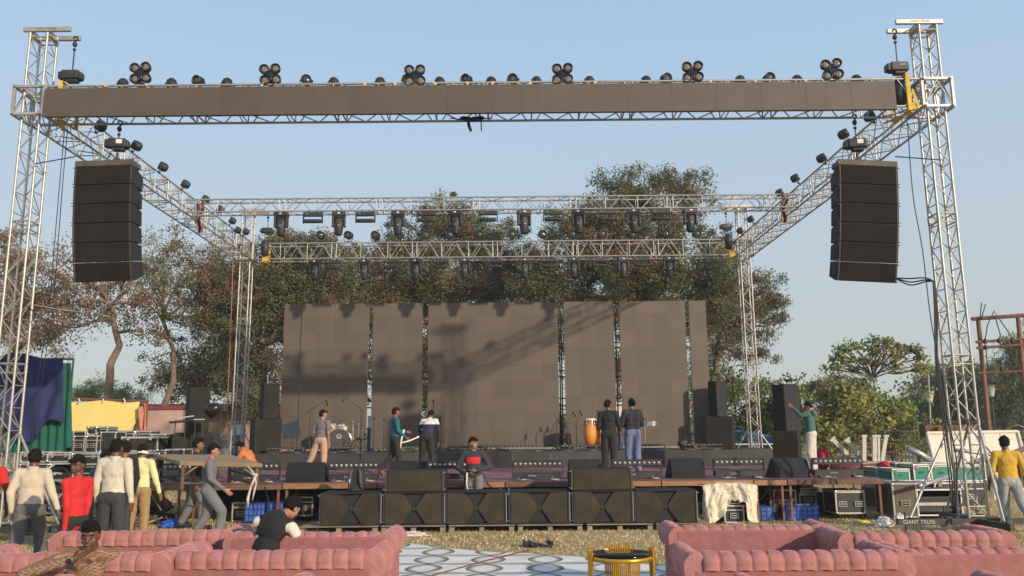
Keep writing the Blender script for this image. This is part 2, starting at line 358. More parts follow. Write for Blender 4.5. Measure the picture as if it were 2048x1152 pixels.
def tower(X, Y, label, side, arms=True, z0=.3, front=True):
    o = thing('truss_tower', label, 'truss tower', (X, Y, 0), 0, 'four truss towers holding the roof grid'); h = TW/2; H = 10.45
    for sx in (-1, 1):
        for sy in (-1, 1):
            MB().tube((sx*h, sy*h, z0), (sx*h, sy*h, H), .026, 12).build('leg', alu, o)
    g = MB(); z = z0+.05; k = 0; bay = .44
    secs = [z0+.03+2.9*i for i in range(4)]
    while z < H-.3:
        zt = min(z+bay, H-.1); s = 1 if k % 2 else -1
        for f in (-1, 1):
            g.tube((-s*h, f*h, z), (s*h, f*h, zt), .012, 6, cap=False)
            g.tube((f*h, -s*h, z), (f*h, s*h, zt), .012, 6, cap=False)
            g.tube((f*h, -h, z), (f*h, h, z), .011, 6, cap=False)
        z += bay; k += 1
    for zs in secs+[H-.12]:
        for dz in (-.09, .09):
            for f in (-1, 1):
                g.tube((-h, f*h, zs+dz+.1), (h, f*h, zs+dz+.1), .016, 6, cap=False); g.tube((f*h, -h, zs+dz+.1), (f*h, h, zs+dz+.1), .016, 6, cap=False)
        for sx in (-1, 1):
            for sy in (-1, 1): g.tube((sx*h, sy*h, zs+.02), (sx*h, sy*h, zs+.18), .034, 8)
    g.build('bracing', alu, o)
    # head: two long beams + two cross channels
    inn = -side  # towards the stage centre
    tb = MB()
    for sy in (-1, 1): tb.box((inn*.18, sy*(h+.02), H+.05), (1.0, .07, .10))
    for sx in (-1, 1): tb.box((sx*h, 0, H-.02), (.07, 2*h-.06, .09))
    tb.build('head_beam', alu, o, .008)
    if front: text_obj('GIANT TRUSS', .07, 'stamped_lettering', mat('faded_red_ink', (.25, .08, .05), .7), o, (inn*.18, -h-.0575, H+.05), (R(90), 0, 0), .001)
    # sleeve block round the tower
    sb = MB(); a = BW; zc0, zc1 = B0, B1; t = .06
    for sy in (-1, 1):
        y = sy*(a-t/2)
        for zz in (zc0+t/2, zc1-t/2): sb.box((0, y, zz), (2*a-2*t, t, t))
        for sx in (-1, 1): sb.box((sx*(a-t/2), y, (zc0+zc1)/2), (t, t, zc1-zc0))
        for sx in (-1, 1):
            sb.tube((sx*(a-t), y, zc0+t), (0, y, zc1-t), .016, 6)
            sb.tube((sy*(a-t/2), -a+t, zc0+t), (sy*(a-t/2), 0, zc1-t), .016, 6); sb.tube((sy*(a-t/2), a-t, zc0+t), (sy*(a-t/2), 0, zc1-t), .016, 6)
        for zz in (zc0+t/2, zc1-t/2): sb.box((y, 0, zz), (t, 2*a-2*t, t))
        for sx in (-1, 1):
            for zz in (zc0+.035, zc1-.035): sb.tube((sx*(a-t), sy*(a-.0), zz), (sx*(a-t), sy*(a+.05), zz), .028, 10)
    sb.build('sleeve_block', alud, o, .006)
    # base
    bs = MB()
    bs.box((0, -h, z0-.06), (1.1, .10, .12)); bs.box((0, h, z0-.06), (1.1, .10, .12)); bs.box((-h, 0, z0-.075), (.10, 2*h-.1, .09)); bs.box((h, 0, z0-.075), (.10, 2*h-.1, .09))
    bs.build('base_frame', iron, o, .006)
    for ax, ay in ((-1, 0), (1, 0), (0, -1), (0, 1)):
        Lr = 1.0; c = Vector((ax*(.56+Lr/2), ay*(.25+Lr/2), z0-.06))
        if ax: c.y = -h*.9 if front else 0
        g = MB().box(c, (Lr if ax else .09, Lr if ay else .09, .11)); e = Vector((ax*(.5+Lr), ay*(.2+Lr), 0)); e.y += c.y if ax else 0
        arm = g.build('outrigger_arm', iron, o, .005)
        j = MB().tube((e.x-ax*.1, e.y-ay*.1, .03), (e.x-ax*.1, e.y-ay*.1, z0+.12), .018, 8).box((e.x-ax*.1, e.y-ay*.1, .015), (.16, .16, .03)); j.build('screw_jack', iron, arm)
        for q in (-1, 1):
            top = Vector((ax*h if ax else q*h, ay*h if ay else q*h, z0+1.75)); bot = Vector((e.x-ax*.2, e.y-ay*.2, z0+.02))
            if ax: bot.y += q*.0
            if q == (1 if ax else side): 
                MB().tube(top, bot, .026, 10).tube(top, top+Vector((0, 0, .12)), .036, 8).build('brace', alu, o)
        if front and ax: text_obj('GIANT TRUSS', .10, 'lettering', mat('white_ink', (.5, .5, .48), .7, var=.3, scale=20), arm, (c.x+.1*ax, c.y-.047, z0-.06), (R(90), 0, 0), .001)
    return o
tower(XL, YF, 'tall aluminium truss tower standing at the front left, beside the navy and green cloth', -1)
tower(XR, YF, 'tall aluminium truss tower standing at the front right with thick black cables down it', 1)
tower(XL-.13, YB, 'aluminium truss tower at the back left behind the black speaker stack', -1, front=False)
tower(XR, YB, 'aluminium truss tower at the back right behind the raised black platform', 1, front=False)
GT = 'horizontal roof trusses'; ZC = (B0+B1)/2; TH = B1-B0-.06; TWd = .60
truss('roof_truss', (XL+BW, YF, ZC), (XR-BW, YF, ZC), TWd, TH, 'long horizontal truss across the front behind the dark LED banner', GT, bay=1.0)
truss('roof_truss', (XL-.13+BW, YB, ZC), (XR-BW, YB, ZC), TWd, TH, 'long horizontal truss at the very back joining the two rear towers', GT)
truss('roof_truss', (XL, YF+BW, ZC), (XL-.13, YB-BW, ZC), TWd, TH, 'left side truss running back from the front left tower', GT, bay=.98)
truss('roof_truss', (XR, YF+BW, ZC), (XR, YB-BW, ZC), TWd, TH, 'right side truss running back from the front right tower', GT, bay=.98)
YM = 23.9
ZMB = at(1000, 419, YM-.2).z; ZMT = at(1000, 394, YM-.2).z
truss('roof_truss', (XL+.28, YM, (ZMB+ZMT)/2), (XR-.28, YM, (ZMB+ZMT)/2), .42, ZMT-ZMB, 'slimmer horizontal truss joining the two side trusses at mid depth', GT, bay=.95, rc=.024, rb=.012)
# ---- LED banner
def led_mat(name, col, tile, var=.10):
    M = mat(name, col, .62, 0, .10, 1.2, dust=(.105, .088, .062), dusta=.35); n = M.node_tree.nodes; L = M.node_tree.links; b = n['Principled BSDF']
    tc = n.new('ShaderNodeTexCoord'); mp = n.new('ShaderNodeVectorMath'); mp.operation = 'DIVIDE'; mp.inputs[1].default_value = tile; L.new(tc.outputs['Object'], mp.inputs[0])
    fl = n.new('ShaderNodeVectorMath'); fl.operation = 'FLOOR'; L.new(mp.outputs[0], fl.inputs[0]); wn = n.new('ShaderNodeTexWhiteNoise'); wn.noise_dimensions = '3D'; L.new(fl.outputs[0], wn.inputs[0])
    hs = n.new('ShaderNodeHueSaturation'); mr = n.new('ShaderNodeMapRange'); mr.inputs[3].default_value = 1-var; mr.inputs[4].default_value = 1+var; L.new(wn.outputs[0], mr.inputs[0]); L.new(mr.outputs[0], hs.inputs['Value'])
    src = b.inputs['Base Color'].links[0].from_socket; L.new(src, hs.inputs['Color']); L.new(hs.outputs[0], b.inputs['Base Color'])
    # fine louvre bump
    wv = n.new('ShaderNodeTexWave'); wv.bands_direction = 'Z'; wv.inputs['Scale'].default_value = 28; L.new(tc.outputs['Object'], wv.inputs['Vector']); bp = n.new('ShaderNodeBump'); bp.inputs['Strength'].default_value = .15; bp.inputs['Distance'].default_value = .005; L.new(wv.outputs[0], bp.inputs['Height']); L.new(bp.outputs[0], b.inputs['Normal'])
    return M
led = led_mat('led_screen_face', (.088, .069, .053), (.9, 50, .9), .07)
ledw = led_mat('led_wall_face', (.116, .089, .066), (.5575, 50, .5575), .10)
def banner():
    Yb_ = YF-BW-.06
    a = at(92, 176, Yb_); b = at(84, 233, Yb_); c = at(1789, 163, Yb_); d = at(1794, 219, Yb_)
    x0, x1 = (a.x+b.x)/2, (c.x+d.x)/2; z1 = (a.z+c.z)/2; z0 = (b.z+d.z)/2; print('banner', x0, x1, z0, z1)
    o = thing('led_banner', 'long dark LED banner strip hung along the front truss', 'LED banner', (x0, Yb_, z0))
    n_ = 19; wd = (x1-x0)/n_; hh = z1-z0
    for i in range(n_):
        g = MB().box(((i+.5)*wd, .03, hh/2), (wd-.002, .08, hh)); g.build('led_panel', led, o, .003); 
    return z1
banner()
# ================================================================ hoists and line arrays
def hoist(x, y, ztop, zbody, label, sign, dy=0., rz=0., txt=None, hang=True):
    o = thing('chain_hoist', label, 'chain hoist', (x, y, zbody), rz, 'black chain hoists')
    b = MB().box((0, 0, 0), (.36, .24, .19)).box((-.21, 0, -.01), (.10, .19, .16)).box((.19, .02, .0), (.05, .18, .15)).box((.02, 0, -.125), (.24, .16, .07)); b.build('motor_body', blk, o, .02)
    MB().box((.05, -.123, .02), (.12, .006, .09)).build('label_plate', white if sign else iron, o)
    hk = MB(); L = ztop-zbody
    hk.ball((0, 0, L-.18), (.05, .05, .06)); hk.path([(0, 0, L-.12), (.05, 0, L-.07), (.04, 0, L-.01), (-.02, 0, L), (-.04, 0, L-.05)], .018, 8); hk.tube((0, 0, L-.24), (0, 0, L-.13), .022); hk.ball((0, 0, L-.3), .035)
    hk.build('hook', blk, o)
    ch = MB(); z = .12; k = 0
    while z < L-.28:
        ch.box((0, 0, z), (.028 if k % 2 else .010, .010 if k % 2 else .028, .036)); z += .034; k += 1
    ch.build('chain', iron, o)
    if hang:
        c = MB().tube((0, 0, -.2), (0, 0, -.36), .025).path([(-.12, 0, -.2), (-.2, 0, -.33), (-.1, 0, -.42)], .015, 6).box((0, 0, -.37), (.14, .08, .08)); c.build('lower_hook', blk, o)
    if txt: text_obj(txt, .075, 'lettering', mat('white_ink', (.5, .5, .48), .7), o, (.05, -.128, .02), (R(90), 0, 0), .001)
    return o
hoist(XL+.68, YF, 10.44, 9.54, 'black chain hoist hanging at the top of the front left tower', 0, hang=False)
t = hoist(XR-.62, YF, 10.44, 9.56, 'black chain hoist with white letters near the top of the front right tower', 0, hang=False, txt='LHT')
hoist(XL+.62, YB, 10.44, 9.75, 'small black chain hoist beside the back left tower', 0, hang=False)
hoist(XR-.6, YB, 10.44, 9.75, 'small black chain hoist beside the back right tower', 0, hang=False, txt='LHT')
def bag(x, y, z, l):
    b = MB().lathe([(.02, -.30), (.13, -.27), (.15, 0), (.13, .25), (.05, .32)], (x, y, z), 14); o = b.build('chain_bag', blk); tag(o, l, 'bag', 'black chain bags')
bag(XR-.72, YF-.15, 8.95, 'black chain bag hanging in the front truss next to the yellow strap at right'); bag(XR-.66, YB-.42, 9.05, 'black chain bag hanging at the right end of the rearmost truss')
bag(XL+.68, YB-.42, 8.95, 'black chain bag half hidden behind the yellow strap at the back left')
def strap(x, y, label, dx=0):
    g = MB(); W = .36; H = .40
    for sy in (-1, 1): g.box((x, y+sy*W, ZC), (.085, .012, 2*H))
    for sz in (-1, 1): g.box((x, y, ZC+sz*H), (.085, 2*W, .012))
    g.box((x+.12, y-W-.012, ZC-.17), (.06, .01, .42), rot3(0, R(-14))); g.box((x+.06, y-W+.02, ZC-.32), (.16, .05, .14))
    g.box((x-.1, y, ZC-H-.03), (.07, 2*W, .02), rot3(0, 0, R(25)))
    tag(g.build('lifting_strap', yel, None, .004), label, 'strap', 'yellow lifting straps')
strap(XR-.62, YF, 'dirty yellow lifting strap round the front truss at the right tower'); strap(XL+.62, YB, 'bright yellow lifting strap round the rearmost truss at the left')
strap(XR-.6, YB, 'yellow lifting strap round the rearmost truss at the right'); strap(XL+.66, YF, 'yellow lifting strap mostly hidden behind the left end of the banner')
def line_array(px, side, label, hl):
    Y = 16.3; tl = at(px[0], px[2], Y); tr = at(px[1], px[2], Y); W = tr.x-tl.x; cx = (tl.x+tr.x)/2; zt = (at(px[0], px[2], Y).z+at(px[1], px[2], Y).z)/2
    o = thing('line_array', label, 'speaker array', (cx, Y, zt), ry=R(3.2 if side > 0 else -1.6)); z = 0.; 
    b = MB().box((0, .02, -.06), (W, .04, .12)).box((-W/2+.05, .22, -.06), (.06, .36, .11)).box((W/2-.05, .22, -.06), (.06, .36, .11)).box((0, .32, -.03), (.1, .6, .06)).box((0, .3, .03), (.06, .35, .06))
    b.build('bumper_frame', mat('worn_bumper', (.075, .065, .05), .7, .1, .3, 6, dust=(.2, .17, .12), dusta=.5), o, .006)
    p = Vector((0, 0, -.125)); an = 0; hc = .405
    for i, da in enumerate((0, 1.5, 2, 2.5, 3, 5)):
        an += R(da); rt = rot3(an, 0, 0)
        c = thing('array_cabinet', None, None); c.parent = o; c.location = p; c.rotation_euler = (an, 0, 0)
        g = MB(); e = .03; D = .78
        poly = [(-W/2, 0), (W/2, 0), (W/2, .12), (W/2-.14, D), (-W/2+.14, D), (-W/2, .12)]
        V = [(x, y, -(y/D)*.03 if 1 else 0) for x, y in poly]+[(x, y, -hc+.008+(y/D)*.05) for x, y in poly]; n = 6
        g.add(V, [(i_, (i_+1) % n, n+(i_+1) % n, n+i_) for i_ in range(n)]+[tuple(range(n-1, -1, -1)), tuple(range(n, 2*n))])
        cab = g.build('cabinet_body', blkbox, c, .006)
        gr = MB().box((0, -.008, -hc/2), (W-.13, .016, hc-.03)); gr.build('grille', grillea, c, .004)
        rg = MB()
        for sx in (-1, 1):
            rg = MB(); rg.box((sx*(W/2-.035), -.006, -hc/2), (.03, .02, hc-.03))
            for zz in (-.03, -hc+.03): rg.tube((sx*(W/2-.06), -.005, zz), (sx*(W/2+.03), -.005, zz), .008, 6)
            rg.build('rigging_bar', mat('brown_worn_edge', (.07, .05, .038), .7, .2, .3, 8), c)
            ang = math.atan2(.14, D-.12); hd = MB()
            for zz in (-hc/2+.055, -hc/2-.055): hd.box((sx*(W/2-.063), .37, zz), (.012, .13, .075), rotz(sx*ang))
            hd.build('side_handle', mat('deep_black', (.004, .004, .005), .5), c)
        p = p+rt @ Vector((0, .0, -hc))
    ho = hoist(at(hl[0], hl[1], 16.45).x, 16.5, B0+.02, zt+.42, ('left' if side < 0 else 'right')+' black chain hoist with white sticker right above the hanging speaker array', 1, rz=R(-8*side), txt=None)
    MB().path([(cx-side*W*.35, Y+.3, zt-2.4), (cx-side*W*.1, Y+.3, zt-2.6)], .02)
    return cx, W, zt
aL = line_array((150, 267, 320), -1, 'column of six stacked black speakers hanging at the left', (234, 290))
aR = line_array((1676, 1795, 320), 1, 'column of six stacked black speakers hanging at the right', (1715, 290))
# ================================================================ lights
def make_blinder():
    o = thing('blinder_light', 'x', 'blinder light', (0, 0, 0), 0, 'four-lamp blinders along the front truss')
    g = MB(); g.box((0, .02, 0), (.12, .12, .40), rot3(0, R(45))); g.box((0, .021, 0), (.12, .118, .40), rot3(0, R(-45))); g.box((0, .02, -.0), (.20, .10, .20)); g.box((0, .07, 0), (.26, .06, .30))
    for sx in (-1, 1):
        for sz in (-1, 1): g.lathe([(.075, .08), (.10, .02), (.108, -.06), (.088, -.06), (.08, -.02)], (sx*.115, 0, sz*.12), 20, rot3(R(-90)), cap=False)
    g.box((0, .04, -.26), (.10, .06, .12)); g.build('housing', blkg, o)
    for sx in (-1, 1):
        for sz in (-1, 1): MB().lathe([(.0, .012), (.045, .008), (.075, 0), (.075, -.01)], (sx*.115, -.035, sz*.12), 18, rot3(R(90))).build('lens', lens, o)
    return o
bl = make_blinder(); xs = (282, 541, 830, 1125, 1385, 1663); ys = (147, 150, 152, 149, 145, 140)
for i, (x, y) in enumerate(zip(xs, ys)): put(bl, i == 0, 'black four-lamp blinder standing on the front truss, '+ordl(i, 6)+' of the six', at(x, y, 16.1), R(random.uniform(-8, 8)), ry=R(random.uniform(-6, 6)))
def make_par():
    o = thing('par_light', 'x', 'stage light')
    g = MB().lathe([(.05, .17), (.10, .16), (.125, .10), (.13, -.02), (.135, -.10), (.115, -.10), (.11, -.06)], (0, 0, 0), 18, rot3(R(-90)), cap=False); g.ball((0, .13, 0), (.09, .05, .09), 12)
    for k in range(10):
        a = k*math.pi/5; g.box((.125*math.cos(a), .03, .125*math.sin(a)), (.03, .16, .012), rot3(0, -a))
    g.build('housing', blk, o)
    MB().lathe([(.0, .004), (.11, 0), (.11, -.01)], (0, -.07, 0), 18, rot3(R(90))).build('lens', lensd, o)
    y = MB().path([(-.15, 0, 0), (-.16, .0, -.16), (-.10, 0, -.20), (.10, 0, -.20), (.16, 0, -.16), (.15, 0, 0)], .012, 6).tube((-.17, 0, 0), (-.12, 0, 0), .025).tube((.12, 0, 0), (.17, 0, 0), .025).box((0, 0, -.22), (.05, .05, .06))
    y.build('yoke', blk, o); return o
par = make_par(); first = True
fx = (245, 343, 396, 453, 613, 668, 760, 815, 880, 933, 983, 1026, 1072, 1178, 1292, 1332, 1480, 1538, 1595, 1713)
tall = (396, 613, 815, 933, 1026, 1332, 1538)
for i, x in enumerate(fx):
    t = x in tall; y0 = 172-(x/2048)*10
    put(par, first, ('taller ' if t else 'low ')+'black stage lamp resting on top of the front truss, '+ordl(i, len(fx)), at(x, y0-(8 if t else 1), 16.68), R(random.uniform(-30, 30)), 'lamps along the top of the front truss', rx=R(0 if t else 62)).scale = (.82, .82, .82); first = False
lf = ((200, 252, 17.6, 0), (272, 291, 18.6, 1), (325, 333, 20.3, 1), (370, 368, 22.1, 1), (410, 398, 24.1, 1), (440, 418, 25.2, 0), (464, 441, 27.0, 1), (475, 460, 28.0, 0), (491, 463, 28.8, 1))
for i, (x, y, Y, q) in enumerate(lf):
    p = at(x, y, Y); p.x = XL+(.3 if q else -.25); p = at(x, y, Y) if q else at(x, y, Y)
    put(par, False, 'black stage lamp clamped to the left side truss, number %s from the front' % ('one two three four five six seven eight nine'.split()[i]), p, R(-70), 'lamps along the left side truss', rx=R(-25))
rf = ((1740, 232, 17.5), (1688, 268, 18.7), (1644, 316, 20.6), (1591, 356, 22.8), (1560, 385, 24.6), (1502, 438, 28.0), (1481, 461, 29.3))
for i, (x, y, Y) in enumerate(rf):
    put(par, False, 'black stage lamp clamped to the right side truss, number %s from the front' % ('one two three four five six seven'.split()[i]), at(x, y, Y), R(75), 'lamps along the right side truss', rx=R(-25))
bx = (641, 697, 751, 799, 852, 900, 959, 1024, 1085, 1145, 1205, 1265, 1332, 1394)
for i, x in enumerate(bx):
    put(par, False, 'round black lamp standing on the rearmost truss, '+ordl(i, len(bx)), at(x, 471-(x-641)*.0045, 30.42), R(random.uniform(-15, 15)), 'round lamps on top of the rearmost truss').scale = (1.15, 1.15, 1.15)
def make_mover():
    o = thing('moving_head_light', 'x', 'moving head light')
    g = MB().box((0, 0, -.07), (.44, .28, .13)).box((0, 0, -.145), (.28, .24, .03)); b = g.build('base', blk, o, .02)
    MB().box((.0, -.142, -.06), (.07, .006, .04)).build('label', white, b)
    for s in (-1, 1): MB().path([(s*.07, 0, 0), (s*.07, -.03, .05), (s*.07, .0, .09), (s*.07, .04, .06)], .012, 6).box((s*.07, 0, .02), (.03, .05, .05)).build('clamp', blkg, o)
    y = MB()
    for s in (-1, 1): y.box((s*.185, 0, -.31), (.06, .20, .36)); y.lathe([(.0, 0), (.09, 0), (.09, .05), (0, .05)], (s*.16, 0, -.42), 14, rot3(0, R(90)))
    y.box((0, 0, -.165), (.42, .2, .05)); y.build('yoke', blk, o, .015)
    h = MB().lathe([(.10, -.20), (.150, -.23), (.155, -.42), (.145, -.52), (.115, -.74), (.10, -.76), (.09, -.74)], (0, 0, 0), 20, sy=.92); h.box((0, -.128, -.33), (.12, .03, .14)); hd = h.build('head', blk, o, 0)
    MB().box((0, -.146, -.46), (.04, .006, .016)).build('badge', white, hd); return o
def make_bar():
    o = thing('batten_light', 'x', 'batten light')
    g = MB().box((0, 0, -.07), (.62, .13, .13)); b = g.build('base', blk, o, .01)
    for s in (-1, 1): g = MB().box((s*.30, 0, -.22), (.03, .12, .27)); g.build('arm', blk, o, .005)
    MB().lathe([(.0, -.27), (.06, -.27), (.068, -.22), (.068, .22), (.06, .27), (0, .27)], (0, 0, -.29), 16, rot3(0, R(90))).build('tilting_bar', blk, o)
    for s in (-1, 1): MB().path([(s*.12, 0, 0), (s*.12, -.03, .05), (s*.12, .0, .09), (s*.12, .04, .06)], .010, 6).box((s*.12, 0, .02), (.025, .05, .05)).build('clamp', blkg, o)
    MB().box((-.18, -.066, -.06), (.07, .004, .03)).build('label', mat('faint_ink', (.2, .2, .19), .7), b); return o
mv, br = make_mover(), make_bar()
for k, (xs, Y, zz, nm) in enumerate((((563, 678, 796, 911, 1048, 1157, 1267, 1380), YM-.2, ZMB-.04, 'mid-depth truss'), ((634, 731, 833, 929, 1048, 1145, 1243, 1334), 30.4, 8.50, 'rearmost truss'))):
    for i, x in enumerate(xs):
        put(mv, k == 0 and i == 0, 'black moving head hanging head-down under the %s, %s' % (nm, ordl(i, 8)), (at(x, 430, Y).x, Y, zz), R(random.uniform(-12, 12)), 'moving heads under the '+nm).scale = (.93, .93, .93) if k == 0 else (1, 1, 1)
for k, (xs, Y, zz, nm) in enumerate((((626, 731, 853, 976, 1106, 1214, 1321), YM-.2, ZMB-.04, 'mid-depth truss'), ((669, 785, 881, 987, 1096, 1195, 1280), 30.4, 8.50, 'rearmost truss'))):
    for i, x in enumerate(xs):
        put(br, k == 0 and i == 0, 'black batten light hanging under the %s, %s' % (nm, ordl(i, 7)), (at(x, 430, Y).x, Y, zz), R(random.uniform(-3, 3)), 'battens under the '+nm).scale = (.93, .93, .93) if k == 0 else (1, 1, 1)
# ---- cables
def cable_(name, label, pts, r=.012, m_=None, cat='cable', n=6, group=None):
    P = []
    for i in range(len(pts)-1):
        a = Vector(pts[max(i-1, 0)]); b = Vector(pts[i]); c = Vector(pts[i+1]); d = Vector(pts[min(i+2, len(pts)-1)])
        for k in range(6):
            t = k/6; P.append(.5*((2*b)+(c-a)*t+(2*a-5*b+4*c-d)*t*t+(3*b-a-3*c+d)*t**3))
    P.append(Vector(pts[-1])); o = MB().path(P, r, n).build(name, m_ or cable); return tag(o, label, cat, group)
Yc = 16.35
for k, off in enumerate((0, 6, -7)):
    cable_('cable', 'thick black cable from the right hanging speaker column to the right tower, %s' % ('middle strand', 'lower strand', 'upper strand')[k], [at(1790, 556, 16.4), at(1820, 564+off, 16.3), at(1850, 560+off*.6, 16.2), at(1866, 562, 16.05)], .014)
for k in range(4):
    cable_('cable', 'black cable bundle hanging down the front right tower to the ground, %s' % ('first strand from left', 'second strand', 'third strand', 'fourth strand')[k],
           [at(1866+k, 562, 16.0), at(1869+k*2, 620, 16.0), at(1872+k*2+random.uniform(-3, 3), 720, 16.0), at(1882+k*3, 820, 16.0), at(1890+k*6+random.uniform(-4, 4), 900, 15.95), at(1899+k*5, 960, 15.95), at(1903+k*3, 1010, 15.95)], .013)
cable_('cable', 'thin black cable dropping from the front truss past the right speaker column', [at(1815, 245, 16.3), at(1826, 390, 16.3), at(1845, 500, 16.3), at(1862, 640, 16.3), at(1885, 760, 16.2)], .010)
for k in range(2): cable_('cable', 'thin %s cable dropping from the left truss corner to the cases' % ('black', 'grey')[k], [at(130+k*6, 250, 17), at(120+k*6, 360, 17), at(108+k*7, 500, 17), at(98+k*7, 620, 17.2), at(76+k*8, 760, 17.4), at(62+k*8, 880, 17.6)], .009)
cable_('cable', 'black cable sagging from under the left speaker column to the left tower', [at(250, 562, 16.9), at(225, 610, 16.8), at(185, 645, 16.7), at(140, 655, 16.6), at(90, 640, 16.4), at(52, 610, 16.1)], .013)
cable_('cable', 'thin grey wire sagging from the left speaker column to the left tower', [at(262, 560, 16.9), at(225, 600, 16.8), at(180, 622, 16.7), at(130, 620, 16.6), at(60, 608, 16.1)], .008, alud)
cable_('strap', 'black tie strap from the left tower to the hanging speaker column', [at(152, 313, 16.4), at(68, 328, 16.1)], .012, cat='tie strap')
cable_('strap', 'black tie strap from the right tower to the hanging speaker column', [at(1790, 313, 16.3), at(1884, 320, 16.1)], .012, cat='tie strap')
cable_('rope', 'brown red rope hanging beside the back left tower', [at(466, 520, 30.2), at(462, 640, 30.2), at(456, 780, 30.2), at(452, 880, 30.1)], .022, mat('red_rope', (.30, .12, .08), .8), 'rope')
g = MB()
for k in range(9): g.ball(at(930+k*4+random.uniform(-3, 3), 238+random.uniform(-3, 2), 16.5), (.10, .08, .035), 8)
g.path([at(936, 238, 16.4), at(938, 252, 16.4), at(942, 262, 16.4)], [.03, .035, .03]).path([at(962, 240, 16.4), at(963, 262, 16.4)], .012).path([at(900, 236, 16.4), at(930, 240, 16.4), at(985, 236, 16.4)], .012)
tag(g.build('cable_bundle', cable), 'black cable bundle tied under the middle of the front truss', 'cable bundle')
g = MB()
for k, x in enumerate((190, 212, 290, 525, 550, 730, 752, 790, 813, 870, 905, 935, 965, 985, 1035, 1060, 1175, 1190, 1298, 1420, 1455, 1510, 1565, 1610)): 
    if k % 2: g.box(at(x, 173-x*.005, 16.08), (.05, .09, .08), rot3(0, R(random.uniform(-30, 30))))
    else: g.path([at(x-3, 176-x*.005, 16.06), at(x+1, 170-x*.005, 16.02), at(x+6, 175-x*.005, 16.07)], .012)
tag(g.build('tape_ties', mat('cream_tape', (.55, .45, .32), .8)), 'cream and brown tape ties wrapped on the top tube of the front truss', 'tape')
for x0, y0, sg in ((398, 430, 1), (1568, 410, -1)):
    g = MB()
    def fl(u, v, x0=x0, y0=y0): return at(x0+(u-.5)*(16-7*v)+3*math.sin(v*9), y0-24+v*60, 24.8+.15*math.sin(u*9+v*5))
    g.grid(fl, 10, 14); tag(g.build('cloth', mat('orange_cloth', (.34, .17, .12), .9, var=.4)), 'faded orange cloth bundled in the %s side truss' % ('left' if sg > 0 else 'right'), 'cloth')
# ================================================================ stage
SZ = .90; SY = 18.75; RY = 26.4; RZ = 1.42
def X(px, Y, py=950): return at(px, py, Y).x
def stage():
    o = thing('stage', 'low stage built of wooden trestle tables with maroon carpet on top', 'stage', (0, SY, 0))
    x0, x1 = X(285, SY), X(1768, SY)
    maroon = mat('dusty_maroon_carpet', (.24, .085, .10), .95, 0, .3, 2.5, .4, 120, dust=(.46, .30, .29), dusta=.65)
    g = MB()
    def fn(u, v): x = x0+u*(x1-x0); y = .01+v*(RY-SY-.05); return (x, y, SZ+.012+.012*noise.noise(Vector((x*2, y*3, 0))))
    g.grid(fn, 90, 40); g.build('carpet', maroon, o)
    MB().box(((x0+x1)/2, (RY-SY)/2+.1, SZ-.04), (x1-x0, RY-SY-.1, .05)).build('deck', plank, o)
    ed = [285, 368, 566, 755, 885, 1010, 1160, 1322, 1506, 1573, 1768]
    for i in range(len(ed)-1):
        a, b = X(ed[i], SY)+.012, X(ed[i+1], SY)-.012
        g = MB().box(((a+b)/2, .0, SZ-.05+random.uniform(-.006, .006)), (b-a, .045, .115)); g.build('edge_board', [woodo, plank, woodo, wood][i % 4 if i not in (6, 7) else 0], o, .004)
        for q, xx in enumerate((a+.07, b-.09)):
            for yy in (.06, .95): MB().box((xx, yy, (SZ-.11)/2), (.05, .05, SZ-.11)).build('leg', mat('red_brown_painted_wood', (.20, .085, .055), .75, 0, .25, 5), o, .003)
    sk = MB()
    def fs(u, v): x = x0+.3+u*(x1-x0-.6); return (x, 3.6+.05*math.sin(x*9), v*(SZ-.08))
    sk.grid(fs, 200, 3); sk.build('shade_sheet', mat('under_stage_shade', (.008, .008, .009), .95), o)  # added black sheet standing in for the deep shade under the deck
    return o
stage()
def riser():
    x0, x1 = X(490, RY), X(1562, RY); o = thing('stage_riser', 'raised black platform at the back of the stage carrying the LED wall', 'riser', (0, RY, SZ)); H = RZ-SZ
    mt = mat('black_riser_board', (.040, .038, .036), .6, 0, .12, 1., dust=(.085, .078, .066), dusta=.6, rnd=.25)
    n_ = 14; w_ = (x1-x0)/n_
    for i in range(n_): MB().box((x0+(i+.5)*w_, .0, H/2), (w_-.008, .03, H)).build('front_panel', mt, o, .003)
    MB().box(((x0+x1)/2, 2.0, H-.03), (x1-x0, 3.95, .06)).build('deck', mt, o)
    return x0, x1
rx0, rx1 = riser()
# ---- LED wall
SCY = 28.0
cols = [(570, 603.5), (605.5, 738), (747, 845), (857, 1114.5), (1127, 1226), (1238, 1369), (1377, 1410.5)]
SB, ST = RZ+.10, 6.44
for i, (a, b) in enumerate(cols):
    xa, xb = at(a, 605, SCY).x, at(b, 605, SCY).x; W = xb-xa; n_ = max(1, round(W/.56)); tw = W/n_; th = (ST-SB)/9
    o = thing('led_screen', 'tall dark LED screen column, %s of the seven, on the platform' % ordl(i, 7), 'LED screen', (xa, SCY, SB), 0, 'LED wall columns')
    o['label'] = ('narrow ' if n_ == 1 else 'widest ' if n_ == 8 else '')+o['label']
    g = MB()
    for c in range(n_):
        for r in range(9):
            q = random.uniform(-.002, .002)
            g.box(((c+.5)*tw, q, (r+.5)*th), (tw-.0025, .05, th-.0025), rot3(random.uniform(-.002, .002), 0, random.uniform(-.003, .003)))
    g.build('screen_face', ledw, o)
    g = MB()
    for c in range(n_+1):
        g.box((c*tw if 0 < c < n_ else (.03 if c == 0 else W-.03), .08, (ST-SB)/2), (.05, .08, ST-SB-.02))
    for r in range(10): g.box((W/2, .10, min(max(r*th, .03), ST-SB-.03)), (W-.02, .06, .04))
    g.build('cabinet_frame', alud, o)
